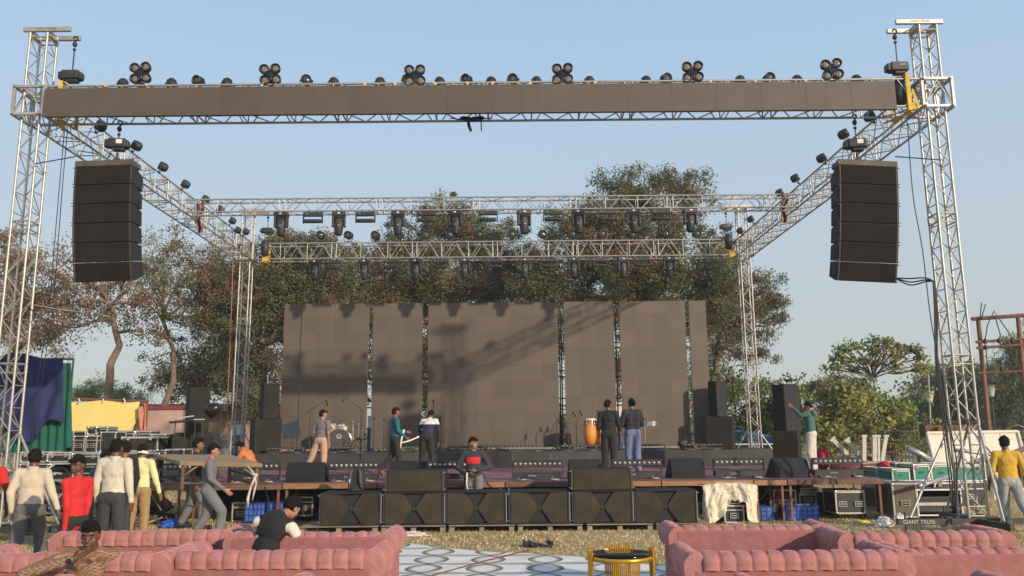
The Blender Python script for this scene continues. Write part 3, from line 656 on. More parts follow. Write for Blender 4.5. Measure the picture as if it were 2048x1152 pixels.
g = MB(); rs = mat('rusty_scaffold_pipe', (.22, .12, .08), .8, .1, .3, 5)
xs_ = [at(cols[0][0]-14, 605, SCY).x]+[(at(cols[i][1], 605, SCY).x+at(cols[i+1][0], 605, SCY).x)/2 for i in range(6)]+[at(cols[6][1]+2, 605, SCY).x]
so_ = thing('scaffold', 'rusty pipe scaffold holding up the LED wall from behind', 'scaffold', (0, SCY+.75, 0))
for i, x in enumerate(xs_):
    top = 5.2 if i == 0 else (5.9 if i == 7 else 6.3)
    for dy in (0, 1.1): MB().tube((x+.05, dy, 0), (x+.05, dy, top), .025, 8).build('pole', rs, so_)
for k, z in enumerate((1.9, 2.9, 3.9, 4.9, 5.8)):
    MB().tube((xs_[0] if z < 5 else xs_[1], 0, z), (xs_[-1], 0, z+.02), .024, 8).build('ledger', rs, so_); MB().tube((xs_[0] if z < 5 else xs_[1], 1.1, z+.3), (xs_[-1], 1.1, z+.32), .024, 8).build('ledger', rs, so_)
g = MB()
for i in range(7): g.tube((xs_[i], .03, 1.6+.6*(i % 2)), (xs_[i+1], .03, 5.0), .02, 6)
g.build('brace', rs, so_)
# things seen through the slots
g = MB(); c = at(1129, 840, 29.4)
for k in range(12): g.tube((c.x-.3+k*.055, 29.5+.05*(k % 3), RZ-.4), (c.x-.32+k*.055+random.uniform(-.1, .1), 29.5, 3.0+random.uniform(-.1, .1)), .026, 8, mi=k % 4 == 1)
for z in (1.7, 2.1, 2.5, 2.8): g.box((c.x, 29.43, z), (.7, .04, .03), mi=1 if z > 2 else 2)
tag(g.build('pipe_bundle', [mat('red_pipe', (.33, .03, .02), .5), mat('orange_pink_tape', (.6, .3, .22), .7), iron]), 'bundle of red poles standing behind the gap right of the centre screen', 'pole bundle')
# ================================================================ speakers
sub_dark = mat('recessed_sub_port', (.016, .017, .018), .8)
YS = 17.35
def sub_cab(px0, px1, z0, label, group, xform=True):
    xa, xb = X(px0, YS, 1010), X(px1, YS, 1010); W = xb-xa; H = .655; D = .80
    o = thing('subwoofer', label, 'subwoofer', ((xa+xb)/2, YS, z0), 0, group)
    b = MB().box((0, D/2+.05, H/2), (W, D-.1, H)).box((-W/2+.02, .03, H/2), (.04, .06, H)).box((W/2-.02, .03, H/2), (.04, .06, H)).box((0, .03, H-.012), (W-.08, .06, .024)).box((0, .03, .012), (W-.08, .06, .024))
    b.build('cabinet', blkbox, o, .008)
    h = H/2-.024; w = W/2-.04; k = .24
    g = MB()
    for s in (-1, 1):
        P = [(s*w, .012, -h), (s*k, .03, -h), (s*.02, .055, 0), (s*k, .03, h), (s*w, .012, h)]
        Q = [(x, .0955, z) for x, y, z in P]
        g.add([Vector((x, y, z+H/2)) for x, y, z in P+Q], [(0, 1, 2, 3, 4)]+[(i, (i+1) % 5, 5+(i+1) % 5, 5+i) for i in range(5)])
    g.add([(-.025, .054, H/2-.05), (.025, .054, H/2-.05), (.025, .054, H/2+.05), (-.025, .054, H/2+.05), (-.025, .096, H/2-.05), (.025, .096, H/2-.05), (.025, .096, H/2+.05), (-.025, .096, H/2+.05)], [(0, 1, 2, 3), (0, 1, 5, 4), (2, 3, 7, 6)])
    g.build('grille', grille, o)
    MB().box((0, .0945, H/2), (2*w-.02, .006, 2*h-.02)).build('recess', sub_dark, o)
    for s in (-1, 1):
        r = MB().box((s*(W/2+.008), .05, H/2), (.014, .04, H-.06)); r.build('side_rail', alud, o)
        for z in (.06, H-.06): MB().tube((s*(W/2-.01), .02, z), (s*(W/2+.05), .02, z), .011, 8).build('latch_pin', chrome, o)
    return o
PZ = .145
sb = [(640, 761), (767, 888), (892, 1012), (1019, 1139), (1146, 1266), (1271, 1394)]
for i, (a, b) in enumerate(sb): sub_cab(a, b, PZ, 'wide black subwoofer with hourglass grille standing on pallets, %s of the row' % ordl(i, 6), 'bottom row of subwoofers')
def topcab(px0, px1, label):
    xa, xb = X(px0, YS, 960), X(px1, YS, 960); W = xb-xa; H = .435; o = thing('subwoofer', label, 'subwoofer', ((xa+xb)/2, YS, PZ+.66), 0, 'upper subwoofers'); D = .8
    MB().box((0, D/2+.03, H/2), (W, D-.06, H)).build('cabinet', blkbox, o, .008)
    MB().box((0, .02, H/2), (W-.13, .03, H-.02)).build('grille', grille, o, .004)
    for s in (-1, 1):
        MB().box((s*(W/2-.03), .015, H/2), (.045, .03, H-.01)).build('corner_post', mat('brown_worn_edge', (.07, .05, .038), .7), o, .003)
        for z in (.05, H-.05): MB().tube((s*(W/2-.03), -.002, z), (s*(W/2+.03), -.002, z), .010, 8).build('latch_pin', chrome, o)
topcab(769, 889, 'flat black speaker cabinet stacked on the second subwoofer from left'); topcab(1141, 1266, 'flat black speaker cabinet stacked on the fifth subwoofer from left')
# pallets
for i, (a, b) in enumerate([(600, 758), (762, 893), (897, 1030), (1034, 1166), (1172, 1306), (1310, 1420)]):
    xa, xb = X(a, YS, 1050)+.01, X(b, YS, 1050)-.01; W = xb-xa; o = thing('pallet', 'weathered wooden pallet under the subwoofers, '+ordl(i, 6), 'pallet', (xa, YS-.1, 0), 0, 'pallets under the subwoofers')
    for q in range(9): MB().box((W/2, .05+q*.12, PZ-.012), (W, .09, .02)).build('top_board', woodp, o, .002)
    for x in (.06, W/2, W-.06):
        for y in (.05, .5, .97): MB().box((x, y+.003, .06), (.10, .09, .085), rotz(random.uniform(-.05, .05))).build('block', woodp, o, .004)
    for y in (.05, .97): MB().box((W/2, y, .010), (W, .085, .016)).build('bottom_board', woodp, o)
def wedge(px0, px1, Y, label, z0=SZ+.01, rz=0):
    xa, xb = X(px0, Y), X(px1, Y); W = xb-xa; o = thing('floor_monitor', label, 'floor monitor', ((xa+xb)/2, Y, z0), rz, 'floor monitors along the stage edge')
    MB().prism([(0, 0), (0, .21), (.13, .43), (.24, .45), (.60, .05), (.60, 0)], 0, -W/2, W/2).build('cabinet', blkbox, o, .012)
    MB().box((0, .45, .2), (W-.08, .02, .5), rot3(R(42))).build('grille', grille, o)
    for s in (-1, 1): MB().box((s*(W/2+.002), .25, .2), (.008, .12, .07)).build('side_handle', mat('deep_black', (.004, .004, .005), .5), o); MB().box((s*(W/2+.006), .1, .1), (.012, .07, .05)).build('socket_plate', iron, o)
for i, (a, b, Y) in enumerate(((570, 646, 19.2), (778, 856, 19.6), (1140, 1205, 19.6), (1343, 1412, 19.5), (1550, 1622, 19.4))):
    wedge(a, b, Y, 'black wedge floor monitor on the stage edge, '+ordl(i, 5), rz=R((-4, 0, 3, 5, 6)[i]))
def make_batten():
    o = thing('light_batten', 'x', 'light bar'); W = 1.13
    g = MB().box((0, 0, .36), (W, .12, .15)); g.box((0, -.05, .437), (W, .03, .012)); b = g.build('bar', blk, o, .006)
    for k in range(10):
        x = -W/2+.06+k*(W-.12)/9; MB().box((x, -.062, .36), (.085, .008, .085)).build('cell', lensd, o); 
        MB().lathe([(0, .004), (.034, .0), (.034, -.006)], (x, -.068, .36), 12, rot3(R(90))).build('lens', mat('clear_lens', (.40, .37, .32), .25, .5), o)
    MB().box((0, .0, .10), (W-.02, .20, .13)).build('driver_box', blk, o, .006)
    for s in (-1, 1): MB().box((s*(W/2+.012), 0, .24), (.018, .09, .36)).build('bracket', blk, o)
    for s in (-.38, .38): MB().box((s, 0, .02), (.08, .22, .035)).build('foot', rubberm, o)
    MB().box((.03, -.102, .10), (.10, .004, .055)).build('display', lensd, o)
    text_obj('E-A-Par', .055, 'lettering', mat('white_ink', (.5, .5, .48), .7), o, (-.12, -.103, .10), (R(90), 0, 0), .001)
    text_obj('max 350w', .025, 'lettering', mat('faint_ink', (.2, .2, .19), .7), o, (.24, -.103, .10), (R(90), 0, 0), .001)
    c = MB(); c.path([(-.42, -.1, .06), (-.46, -.18, .02), (-.36, -.24, .012), (-.2, -.22, .012), (-.15, -.3, .012)], .008, 6).box((-.3, -.2, .02), (.1, .05, .03)).box((.4, -.18, .02), (.12, .05, .03)).path([(.35, -.1, .08), (.3, -.2, .02), (.45, -.25, .012), (.5, -.2, .012)], .008, 6)
    c.build('power_lead', [mat('pale_plug', (.4, .38, .34), .6)], o)
    return o
rubberm = mat('rubber', (.02, .02, .02), .9)
bt = make_batten(); fr = (372, 508, 706, 905, 1075, 1275, 1480, 1678); gF = 'light bars along the stage edge'
for i, x in enumerate(fr):
    put(bt, i == 0, 'black light bar with ten lenses on the stage edge, '+ordl(i, 8), (X(x, 19.35, 960), 19.35+random.uniform(-.08, .08), SZ+.02), R(random.uniform(-3, 3)), gF)
for i, (x, Y, s) in enumerate(((572, 26.6, .85), (693, 26.6, .85), (815, 26.6, .85), (935, 26.6, .85), (990, 26.85, .6), (1049, 26.6, .85), (1160, 26.6, .85), (1290, 26.6, .85), (1405, 26.6, .85))):
    c = put(bt, False, 'black light bar on the raised black platform, '+ordl(i, 9), (X(x, Y, 900), Y, RZ-.21), R(random.uniform(-3, 3)), 'light bars on the raised platform')
    c.location.z = RZ+.005-.0; c.scale = (s*1.28, 1, .42)
def pa(nm, px0, px1, y0, y1, Y, label, yaw, depth, zbase=None, grille_side=1, cham=True, cat='speaker', grp='full range speakers on stage', handle=True):
    xa, xb = X(px0, Y, (y0+y1)/2), X(px1, Y, (y0+y1)/2); zt = at((px0+px1)/2, y0, Y).z; zb = zbase if zbase is not None else at((px0+px1)/2, y1, Y).z
    H = zt-zb; vis = xb-xa; W = (vis-abs(math.sin(yaw))*depth)/max(.2, math.cos(yaw))
    W = max(W, .3); o = thing(nm, label, cat, ((xa+xb)/2, Y+depth*.4, zb), yaw, grp)
    # front (grille) faces local -Y
    if cham: poly = [(-W/2, -depth/2), (W/2, -depth/2), (W/2, .0), (W/2-.13, depth/2), (-W/2+.13, depth/2), (-W/2, 0)]
    else: poly = [(-W/2, -depth/2), (W/2, -depth/2), (W/2, depth/2), (-W/2, depth/2)]
    MB().prism(poly, 2, 0, H).build('cabinet', blkbox, o, .012)
    MB().box((0, -depth/2-.005, H/2), (W-.03, .02, H-.03)).build('grille', mat('stage_speaker_grille', (.027, .025, .022), .9, 0, .15, 2.2, .3, 260, spec=.2, dust=(.055, .046, .034), dusta=.5, rnd=.1), o, .004)
    if handle:
        for s in (-1, 1):
            for dz in (-.05, .05): MB().box((s*(W/2+.001), -depth*.12, H*.62+dz), (.010, .13, .065)).build('handle', mat('deep_black', (.004, .004, .005), .5), o)
    return o, zt
# stacks: yaw>0 turns the grille towards +X
_, z1 = pa('bass_cabinet', 491, 560, 838, 900, 27.0, 'square black bass cabinet on the left end of the raised platform', R(28), .75, RZ, cham=False, cat='bass cabinet', grp='bass cabinets under the stage speakers', handle=False)
pa('speaker', 506, 556, 767, 838, 27.0, 'black speaker on the bass cabinet beside the back left tower', R(40), .62, z1+.005)
_, z1 = pa('bass_cabinet', 1413, 1478, 833, 899, 27.1, 'square black bass cabinet on the right end of the raised platform', R(-20), .75, RZ, cham=False, cat='bass cabinet', grp='bass cabinets under the stage speakers', handle=False)
pa('speaker', 1420, 1464, 762, 833, 27.1, 'black speaker on the bass cabinet left of the back right tower', R(-55), .62, z1+.005)
_, z1 = pa('bass_cabinet', 330, 420, 865, 930, 22.2, 'wide black bass cabinet at the left end of the stage behind the wooden table', R(22), .8, SZ+.02, cham=False, cat='bass cabinet', grp='bass cabinets under the stage speakers', handle=False)
pa('speaker', 352, 415, 775, 865, 22.2, 'large black speaker stacked at the left end of the stage by the dry trees', R(35), .7, z1+.005)
_, z1 = pa('bass_cabinet', 1548, 1616, 862, 938, 22.6, 'black bass cabinet at the right end of the stage under the largest speaker', R(-25), .75, SZ+.02, cham=False, cat='bass cabinet', grp='bass cabinets under the stage speakers', handle=False)
pa('speaker', 1553, 1614, 768, 861, 22.6, 'largest black speaker that the green hooded man reaches into at the right of the stage', R(-62), .7, z1+.005)
# bits on the stage
def mic_stand(px, pb, Y, ptop, label, boom=None, z0=SZ+.02, rr=.011):
    b = Vector((X(px, Y, pb), Y, z0)); zt = at(px, ptop, Y).z; o = thing('microphone_stand', label, 'microphone stand', b, 0, 'microphone stands on stage'); H = zt-z0
    MB().tube((0, 0, .05), (0, 0, H), rr, 8).tube((0, 0, .05), (0, 0, H*.5), rr*1.5, 8).tube((0, 0, H*.48), (0, 0, H*.53), rr*2.3, 8).build('pole', iron, o)
    for k in range(3):
        a = k*2.094+.4; MB().tube((0, 0, .16), (.28*math.cos(a), .28*math.sin(a), .01), .010, 6).build('leg', iron, o)
    if boom:
        (x1, y1), (x2, y2) = boom; p = at(x1, y1, Y)-b; q = at(x2, y2, Y)-b; MB().tube(p, q, rr*.8, 6).build('boom', iron, o)
        d = (q-p).normalized(); e = (q if q.z > p.z else p); f_ = Vector((.02 if e.x > 0 else -.02, -.02, -.05)).normalized(); m_ = MB().tube(e, e+f_*.13, .017, 8, .022).ball(e+f_*.15, .032, 8); m_.build('microphone', blkg, o)
    else:
        m_ = MB().tube((0, 0, H), (0, 0, H+.05), .016, 8).ball((0, 0, H+.03), .028, 8).tube((-.04, -.02, H-.02), (.04, 0, H+.01), .015, 6); m_.build('clip', blkg, o)
mic_stand(617, 940, 23.5, 824, 'boom microphone stand behind the man in beige trousers', ((608, 828), (652, 800)))
mic_stand(720, 940, 23.0, 820, 'boom microphone stand right of the drum kit', ((729, 824), (690, 793)))
mic_stand(728, 945, 22.6, 870, 'short microphone stand between the drum kit and the backpack')
mic_stand(747, 900, 26.9, 838, 'straight microphone stand on the platform, left of the man in the teal sweater', None, RZ)
mic_stand(767, 900, 26.9, 840, 'straight microphone stand on the platform just behind the man in the teal sweater', None, RZ)
mic_stand(866, 900, 26.9, 803, 'tall straight microphone stand behind the bending man', None, RZ)
mic_stand(880, 900, 26.9, 838, 'straight microphone stand just right of the bending man', None, RZ)
mic_stand(1114, 896, 26.9, 842, 'microphone stand with drooping boom at the red pole bundle', ((1100, 866), (1115, 838)), RZ)
mic_stand(1137, 896, 26.9, 843, 'microphone stand left of the pair in front of the conga drums', ((1136, 843), (1146, 824)), RZ)
mic_stand(1154, 896, 26.9, 842, 'microphone stand nearest the left conga drum', ((1148, 858), (1160, 822)), RZ)
mic_stand(1191, 896, 26.95, 848, 'microphone stand between the two conga drums', ((1190, 848), (1194, 820)), RZ)
def drum(mb, c, r, h, rot, shell=0):
    mb.lathe([(r*.98, -h/2), (r*1.03, -h/2), (r*1.03, -h/2+.03), (r, -h/2+.03)], c, 24, rot, 1, cap=False).lathe([(r, -h/2+.03), (r, h/2-.03)], c, 24, rot, shell, cap=False).lathe([(r, h/2-.03), (r*1.03, h/2-.03), (r*1.03, h/2), (r*.98, h/2)], c, 24, rot, 1, cap=False)
    mb.lathe([(0, h/2-.004), (r*.97, h/2-.004)], c, 24, rot, 2, cap=False)
    for k in range(8):
        a = k*math.pi/4; p = Vector((r*1.02*math.cos(a), r*1.02*math.sin(a), 0)); p = rot @ p if rot else p; d = Vector((0, 0, h*.42)); d = rot @ d if rot else d; mb.tube(Vector(c)+p-d, Vector(c)+p+d, .007, 5, mi=1)
honey = mat('honey_lacquered_shell', (.55, .30, .10), .25, 0, .2, 4, coat=.8); skin_h = mat('drum_head', (.7, .66, .56), .6); darkhead = mat('dark_drum_head', (.075, .070, .064), .45)
kc = Vector((X(672, 26.6, 880), 27.0, RZ)); dk = thing('drum_kit', 'honey coloured drum kit with round emblem on its bass drum, on the platform', 'drum kit', kc)
p = lambda px, py, Y=26.9: at(px, py, Y)-kc
g = MB(); c = p(680, 884); c.z = .36; r = .40
g.lathe([(r*.97, -.2), (r*1.04, -.2), (r*1.04, -.16), (r, -.16)], c, 32, rot3(R(90), 0, 0), 1, cap=False).lathe([(r, -.16), (r, .16)], c, 32, rot3(R(90)), 0, cap=False).lathe([(r, .16), (r*1.04, .16), (r*1.04, .2), (r*.97, .2)], c, 32, rot3(R(90)), 1, cap=False).lathe([(0, .185), (r*.97, .185)], c, 32, rot3(R(90)), 2, cap=False)
g.build('bass_drum', [honey, chrome, darkhead], dk)
e = MB(); fy = c.y-.19
for s in (-1, 1): e.path([(c.x, fy, c.z+.13), (c.x+s*.055, fy, c.z+.22), (c.x+s*.075, fy, c.z+.15), (c.x+s*.03, fy, c.z+.09), (c.x+s*.0, fy, c.z+.12)], .009, 5)
e.lathe([(.07, 0), (.08, 0), (.08, .004), (.07, .004)], (c.x, fy-.001, c.z+.155), 20, rot3(R(90)), cap=False); e.build('emblem', white, dk)
for x, y, rr, hh, tl in ((664, 857, .165, .24, 20), (685, 856, .155, .22, 16), (697, 872, .14, .2, 5)):
    g = MB(); drum(g, p(x, y), rr, hh, rot3(R(tl), R(-8))); g.build('tom', [honey, chrome, skin_h], dk)
g = MB(); g.tube(p(706, 842, 26.8), p(706, 896, 26.8), .016, 8); 
for k in range(3): g.tube(p(706, 885, 26.8), p(706, 896, 26.8)+Vector((.2*math.cos(k*2.1), .2*math.sin(k*2.1), 0)), .01, 6)
g.lathe([(0, .02), (.04, .016), (.19, 0)], p(706, 845, 26.8), 24, rot3(R(8), R(10))); g.lathe([(0, .0), (.04, -.014), (.17, -.03)], p(703, 858, 26.8), 24); g.tube(p(718, 846, 26.9), p(716, 896, 26.9), .014, 8); g.lathe([(0, .02), (.04, .014), (.2, 0)], p(716, 852, 27.1), 24, rot3(R(20), R(-14)))
g.build('cymbal_stand', chrome, dk)
g = MB()
for x0, y0, x1, y1 in ((668, 842, 667, 850), (682, 841, 683, 850), (704, 880, 712, 894), (697, 884, 703, 896), (690, 880, 685, 896), (720, 874, 705, 884)): g.tube(p(x0, y0, 26.7), p(x1, y1, 26.7), .016, 6)
g.build('hardware', iron, dk)
g = MB(); g.lathe([(0, 0), (.16, 0), (.16, .07), (0, .07)], p(722, 880, 26.7), 20); g.build('stool', blkg, dk)
cg = mat('sunburst_conga_shell', (.62, .26, .045), .22, 0, .12, 3, coat=.9)
def sunburst(M):
    n = M.node_tree.nodes; L = M.node_tree.links; b = n['Principled BSDF']; tc = n.new('ShaderNodeTexCoord'); sp = n.new('ShaderNodeSeparateXYZ'); L.new(tc.outputs['Object'], sp.inputs[0])
    r = n.new('ShaderNodeValToRGB'); mr = n.new('ShaderNodeMapRange'); mr.inputs[2].default_value = .78; L.new(sp.outputs[2], mr.inputs[0]); L.new(mr.outputs[0], r.inputs[0]); e = r.color_ramp.elements
    e[0].position = .08; e[0].color = (.04, .008, .003, 1); e[1].position = .95; e[1].color = (.10, .02, .006, 1)
    q = e.new(.3); q.color = (.62, .20, .03, 1); q = e.new(.55); q.color = (.72, .36, .07, 1); q = e.new(.78); q.color = (.62, .22, .035, 1); L.new(r.outputs[0], b.inputs['Base Color'])
sunburst(cg)
for i, (x, l) in enumerate(((1181, 'sunburst orange conga drum standing free, left one of the pair'), (1203, 'sunburst orange conga drum half hidden behind the man in the black sweater'))):
    o = thing('conga_drum', l, 'conga drum', (X(x, 26.75, 895), 26.75, RZ), 0, 'conga drums'); o.scale = (1.1, 1.1, 1.3)
    MB().lathe([(.11, .0), (.13, .10), (.165, .25), (.19, .42), (.185, .58), (.165, .74), (.16, .76)], (0, 0, 0), 28).build('shell', cg, o)
    MB().lathe([(.165, .70), (.178, .72), (.178, .735), (.165, .735)], (0, 0, 0), 28).build('rim', chrome, o); MB().lathe([(.16, .735), (.172, .745), (.165, .775), (.0, .78)], (0, 0, 0), 28).build('head', skin_h, o)
    for k in range(5): a = k*1.256+.3; MB().path([(.18*math.cos(a), .18*math.sin(a), .72), (.2*math.cos(a), .2*math.sin(a), .66), (.19*math.cos(a), .19*math.sin(a), .60)], .009, 6).build('lug', chrome, o)
o = thing('timbale', 'silver timbale drum on a thin stand behind the man in jeans', 'timbale', (X(1304, 26.8, 895), 26.8, RZ)); q = at(1302, 847, 26.8)
h_ = q.z-RZ
g = MB(); drum(g, Vector((0, 0, h_)), .19, .15, None, 1); g.build('shell', [chrome, chrome, skin_h], o); MB().tube((-.2, 0, 0), (-.2, 0, h_+.1), .013, 8).tube((-.2, 0, h_), (-.1, 0, h_), .01, 6).tube((-.2, 0, .2), (0, 0, .01), .01, 6).tube((-.2, 0, .2), (-.4, 0, .01), .01, 6).build('stand', chrome, o); MB().box((-.22, -.02, h_+.13), (.12, .06, .05)).build('clip_light', blk, o)
# music stand
b = Vector((X(582, 21.5, 935), 21.5, SZ+.02)); o = thing('music_stand', 'grey folding music stand with tilted tray, on the left of the stage', 'music stand', b)
MB().tube((0, 0, 0), (0, 0, 1.0), .014, 8).tube((0, 0, 1.0), (0, .02, 1.02), .016).box((.13, 0, 1.0), (.30, .035, .02)).build('pole', iron, o)
MB().box((-.05, .05, 1.20), (.46, .02, .42), rot3(R(-25), R(-18))).build('tray', mat('slate_painted_metal', (.032, .045, .058), .5), o, .005)
for k in range(3): MB().tube((0, 0, .15), (.3*math.cos(k*2.1+.5), .3*math.sin(k*2.1+.5), .0), .012, 6).build('leg', iron, o)
# studio lamp on stand, left
b = Vector((X(424, 21.0, 935), 21.0, SZ+.02)); o = thing('studio_light', 'glossy black bowl-shaped lamp on a stand beside the left speaker', 'lamp', b); zt = at(424, 820, 21).z-b.z
MB().tube((0, 0, 0), (0, 0, zt), .014, 8).build('pole', iron, o); MB().tube((.12, .1, 0), (.12, .1, zt-.1), .014, 8).build('pole', iron, o)
MB().lathe([(.03, .18), (.10, .16), (.17, .02), (.20, -.12), (.17, -.12), (.08, -.02), (0, 0)], (-.04, 0, zt+.02), 24, rot3(R(20), R(60))).build('reflector', blkg, o); MB().box((.16, .05, zt+.05), (.2, .16, .2)).build('housing', blk, o, .02)
for k in range(3): MB().tube((0, 0, .3), (.3*math.cos(k*2.1), .3*math.sin(k*2.1), .0), .012, 6).build('leg', iron, o)
# keyboard stand / lights in front of left stack
b = Vector((X(372, 20.6, 935), 20.6, SZ+.02)); o = thing('keyboard_stand', 'black metal stand with pale strips in front of the left speaker stack', 'stand', b)
for dx in (-.4, -.1, .2, .42): MB().tube((dx, 0, 0), (dx*.8, 0, 1.45), .013, 6).build('pole', iron, o)
MB().box((-.05, 0, 1.43), (.8, .2, .05), rot3(0, R(-5))).build('shelf', blk, o); MB().box((-.05, -.1, 1.52), (.42, .03, .03), rot3(0, R(-8))).box((.3, -.1, 1.46), (.26, .03, .025)).build('strip', mat('pale_strip', (.45, .43, .36), .5), o)
# backpack
b = Vector((X(713, YS+.45, 985), YS+.42, PZ+.662)); o = thing('backpack', 'dark grey backpack standing upright on the leftmost subwoofer', 'backpack', b); bp_ = mat('backpack_fabric', (.025, .023, .024), .75, 0, .15, 8); bs_ = mat('backpack_strap_fabric', (.075, .068, .068), .8)
def bpf(u, v):
    t = math.pi*2*v; z = .47*u; wv = .17*(1-.55*max(0, u-.72)**1.3/.28**1.3) if u > .72 else .17*(1-.1*(1-u)**4); d = .11*(1-.7*max(0, u-.8)/.2)*(1-.1*u); c, s = math.cos(t), math.sin(t)
    return (wv*math.copysign(abs(c)**.6, c), d*math.copysign(abs(s)**.6, s), z+.01)
MB().grid(bpf, 20, 28, wrap=True).ball((0, 0, .45), (.09, .05, .035)).build('body', bp_, o)
for s in (-1, 1): MB().path([(s*.07, -.10, .45), (s*.10, -.145, .38), (s*.11, -.16, .22), (s*.13, -.13, .08), (s*.15, -.08, .03)], [.02, .032, .034, .026, .016], 10).build('shoulder_strap', bs_, o)
MB().path([(-.04, -.03, .46), (-.03, -.05, .51), (.03, -.05, .51), (.04, -.03, .46)], .012, 6).build('handle', bp_, o); MB().box((-.11, -.195, .22), (.02, .004, .07)).build('tag', white, o)
for px, py, Y, s, l, z in ((1372, 890, 26.9, .30, 'black bag lying on the platform next to the right bass cabinet', RZ), (1362, 925, 22.5, .28, 'navy blue bag lying behind the fourth floor monitor', SZ+.02)):
    g = MB()
    for k in range(9): g.ball((random.uniform(-.6, .6)*s, random.uniform(-.3, .3)*s, s*random.uniform(.3, .8)), (s*.45, s*.4, s*.5), 10)
    g.path([(-s*.5, -s*.4, s*.5), (-s*.3, -s*.5, s*1.4), (0, -s*.5, s*1.3)], .015); o = g.build('bag', mat('navy_fabric', (.02, .028, .05), .8) if z < 1 else blk, None, loc=(X(px, Y, py), Y, z)); tag(o, l, 'bag')
# ================================================================ road cases
def case(px0, px1, py0, py1, Y, depth, label, body=casebl, z0=None, yaw=0., handles=1, latches=2, open_=False, legs=False, txt=None, group='road cases', lid=.72, tm=None, nm='road_case', wheels=False):
    pc = (px0+px1)/2; xa, xb = X(px0, Y, (py0+py1)/2), X(px1, Y, (py0+py1)/2); zt = at(pc, py0, Y).z; zb = z0 if z0 is not None else max(0.01, at(pc, py1, Y).z); W, H, D = xb-xa, zt-zb, depth
    o = thing(nm, label, 'road case', ((xa+xb)/2, Y+.0, zb), yaw, group); e = .035
    if open_:
        g = MB().box((0, D-.02, H/2), (W-.02, .02, H-.02)).box((-W/2+.015, D/2, H/2), (.02, D-.04, H-.02)).box((W/2-.015, D/2, H/2), (.02, D-.04, H-.02)).box((0, D/2, .015), (W-.06, D-.05, .02)).box((0, D/2, H-.015), (W-.06, D-.05, .02))
        g.build('shell', body, o); MB().box((0, D*.5, H*.35), (W-.12, D*.6, H*.5)).build('equipment', blk, o, .01)
        for k in range(3): MB().box((0, D*.18, H*(.2+.22*k)), (W-.14, .02, H*.12)).build('rack_panel', [iron, alud, blk][k], o, .004)
    else: MB().box((0, D/2, H/2), (W-.02, D-.02, H-.02)).build('shell', body, o, .004)
    g = MB()
    for sx in (-1, 1):
        for y in (0, D): g.box((sx*(W/2-e/2), y+(e/2 if y == 0 else -e/2)-(.004 if y == 0 else -.004), H/2), (e, e, H))
        for z in (e/2, H-e/2): g.box((sx*(W/2-e/2+.004), D/2, z), (e, D-2*e, e))
    for y in (e/2-.006, D-e/2+.006):
        for z in (e/2, H-e/2): g.box((0, y, z), (W-2*e, e, e))
    if not open_ and lid: g.box((0, .0, H*lid), (W-.02, .024, .028)).box((W/2, D/2, H*lid), (.024, D-.05, .028)).box((-W/2, D/2, H*lid), (.024, D-.05, .028))
    g.build('edging', edge, o, .004)
    for sx in (-1, 1):
        for z in (.03, H-.03): MB().ball((sx*(W/2-.02), .012, z), (.04, .03, .04), 8).build('ball_corner', chrome, o)
    if not open_:
        for k in range(handles):
            x = 0 if handles == 1 else (-W*.27 if k == 0 else W*.27)
            g = MB(); 
            for a_, b_ in (((-.085, 0), (.015, .11)), ((.085, 0), (.015, .11)), ((0, -.048), (.17, .015)), ((0, .048), (.17, .015)), ((0, .0), (.12, .018))): g.box((x+a_[0], -.016, H*.42+a_[1]), (b_[0], .02, b_[1]))
            g.build('handle', edge, o, .003); MB().box((x, -.009, H*.42), (.15, .004, .085)).build('handle_dish', blkg, o)
        for k in range(latches):
            x = -W*.3 if k == 0 else W*.3
            MB().box((x, -.02, H*(lid or .8)-.01), (.08, .018, .10)).build('latch', chrome, o, .004)
    if wheels:
        for sx in (-1, 1): MB().lathe([(0, -.02), (.05, -.02), (.05, .02), (0, .02)], (sx*(W/2-.1), .1, -.05), 14, rot3(0, R(90))).build('castor', rubberm, o)
    if txt: text_obj(txt, H*.22, 'lettering', mat('white_ink', (.5, .5, .48), .7) if not tm else tm, o, (0, -.013, H*.72 if lid is None or handles else H*.5), (R(90), 0, 0), .001)
    return o
inkd = mat('dark_ink', (.01, .05, .05), .7)
gL = 'road cases piled at the left'; gS = 'road cases stored under the stage'; gT = 'teal road cases at the right'
case(128, 146, 862, 912, 22.4, .6, 'tall narrow case with slanted bar at the edge of the green cloth', group=gL, handles=0, latches=0, lid=None)
case(146, 169, 871, 906, 21.9, .6, 'small black case with square label, left one of a matching pair', group=gL, handles=1, latches=0)
case(170, 194, 871, 906, 21.9, .6, 'small black case with square label, right one of a matching pair', group=gL, handles=1, latches=0)
case(173, 193, 853, 870, 22.3, .6, 'case with white lettering on its lid on top of the pile', group=gL, handles=0, latches=0, lid=None, txt='SLAB', z0=None)
case(194, 215, 853, 872, 22.3, .6, 'black case beside the lettered case on top of the pile', group=gL, handles=0, latches=1)
case(199, 231, 863, 905, 22.1, .6, 'upright black case with bright frame behind the man in teal', group=gL, handles=0, latches=0, lid=None)
case(232, 268, 861, 884, 23.0, .6, 'black case in the back row below the yellow cloth', group=gL, handles=0, latches=1)
case(268, 301, 862, 884, 23.1, .6, 'second black case in the back row below the yellow cloth', group=gL, handles=0, latches=1)
case(241, 316, 873, 903, 21.6, .9, 'long low case with cream edges behind the man with the headband', group=gL, handles=0, latches=2, lid=.9)
case(243, 318, 905, 938, 21.5, .9, 'long lower case right under the long low case with cream edges', group=gL, handles=2, latches=2, lid=.6)
case(243, 318, 939, 985, 21.5, .9, 'lowest long black case standing on the grass beside the stage', group=gL, handles=2, latches=2)
case(300, 330, 868, 900, 22.6, .6, 'black case between the pile and the left speaker stack', group=gL, handles=0, latches=1)
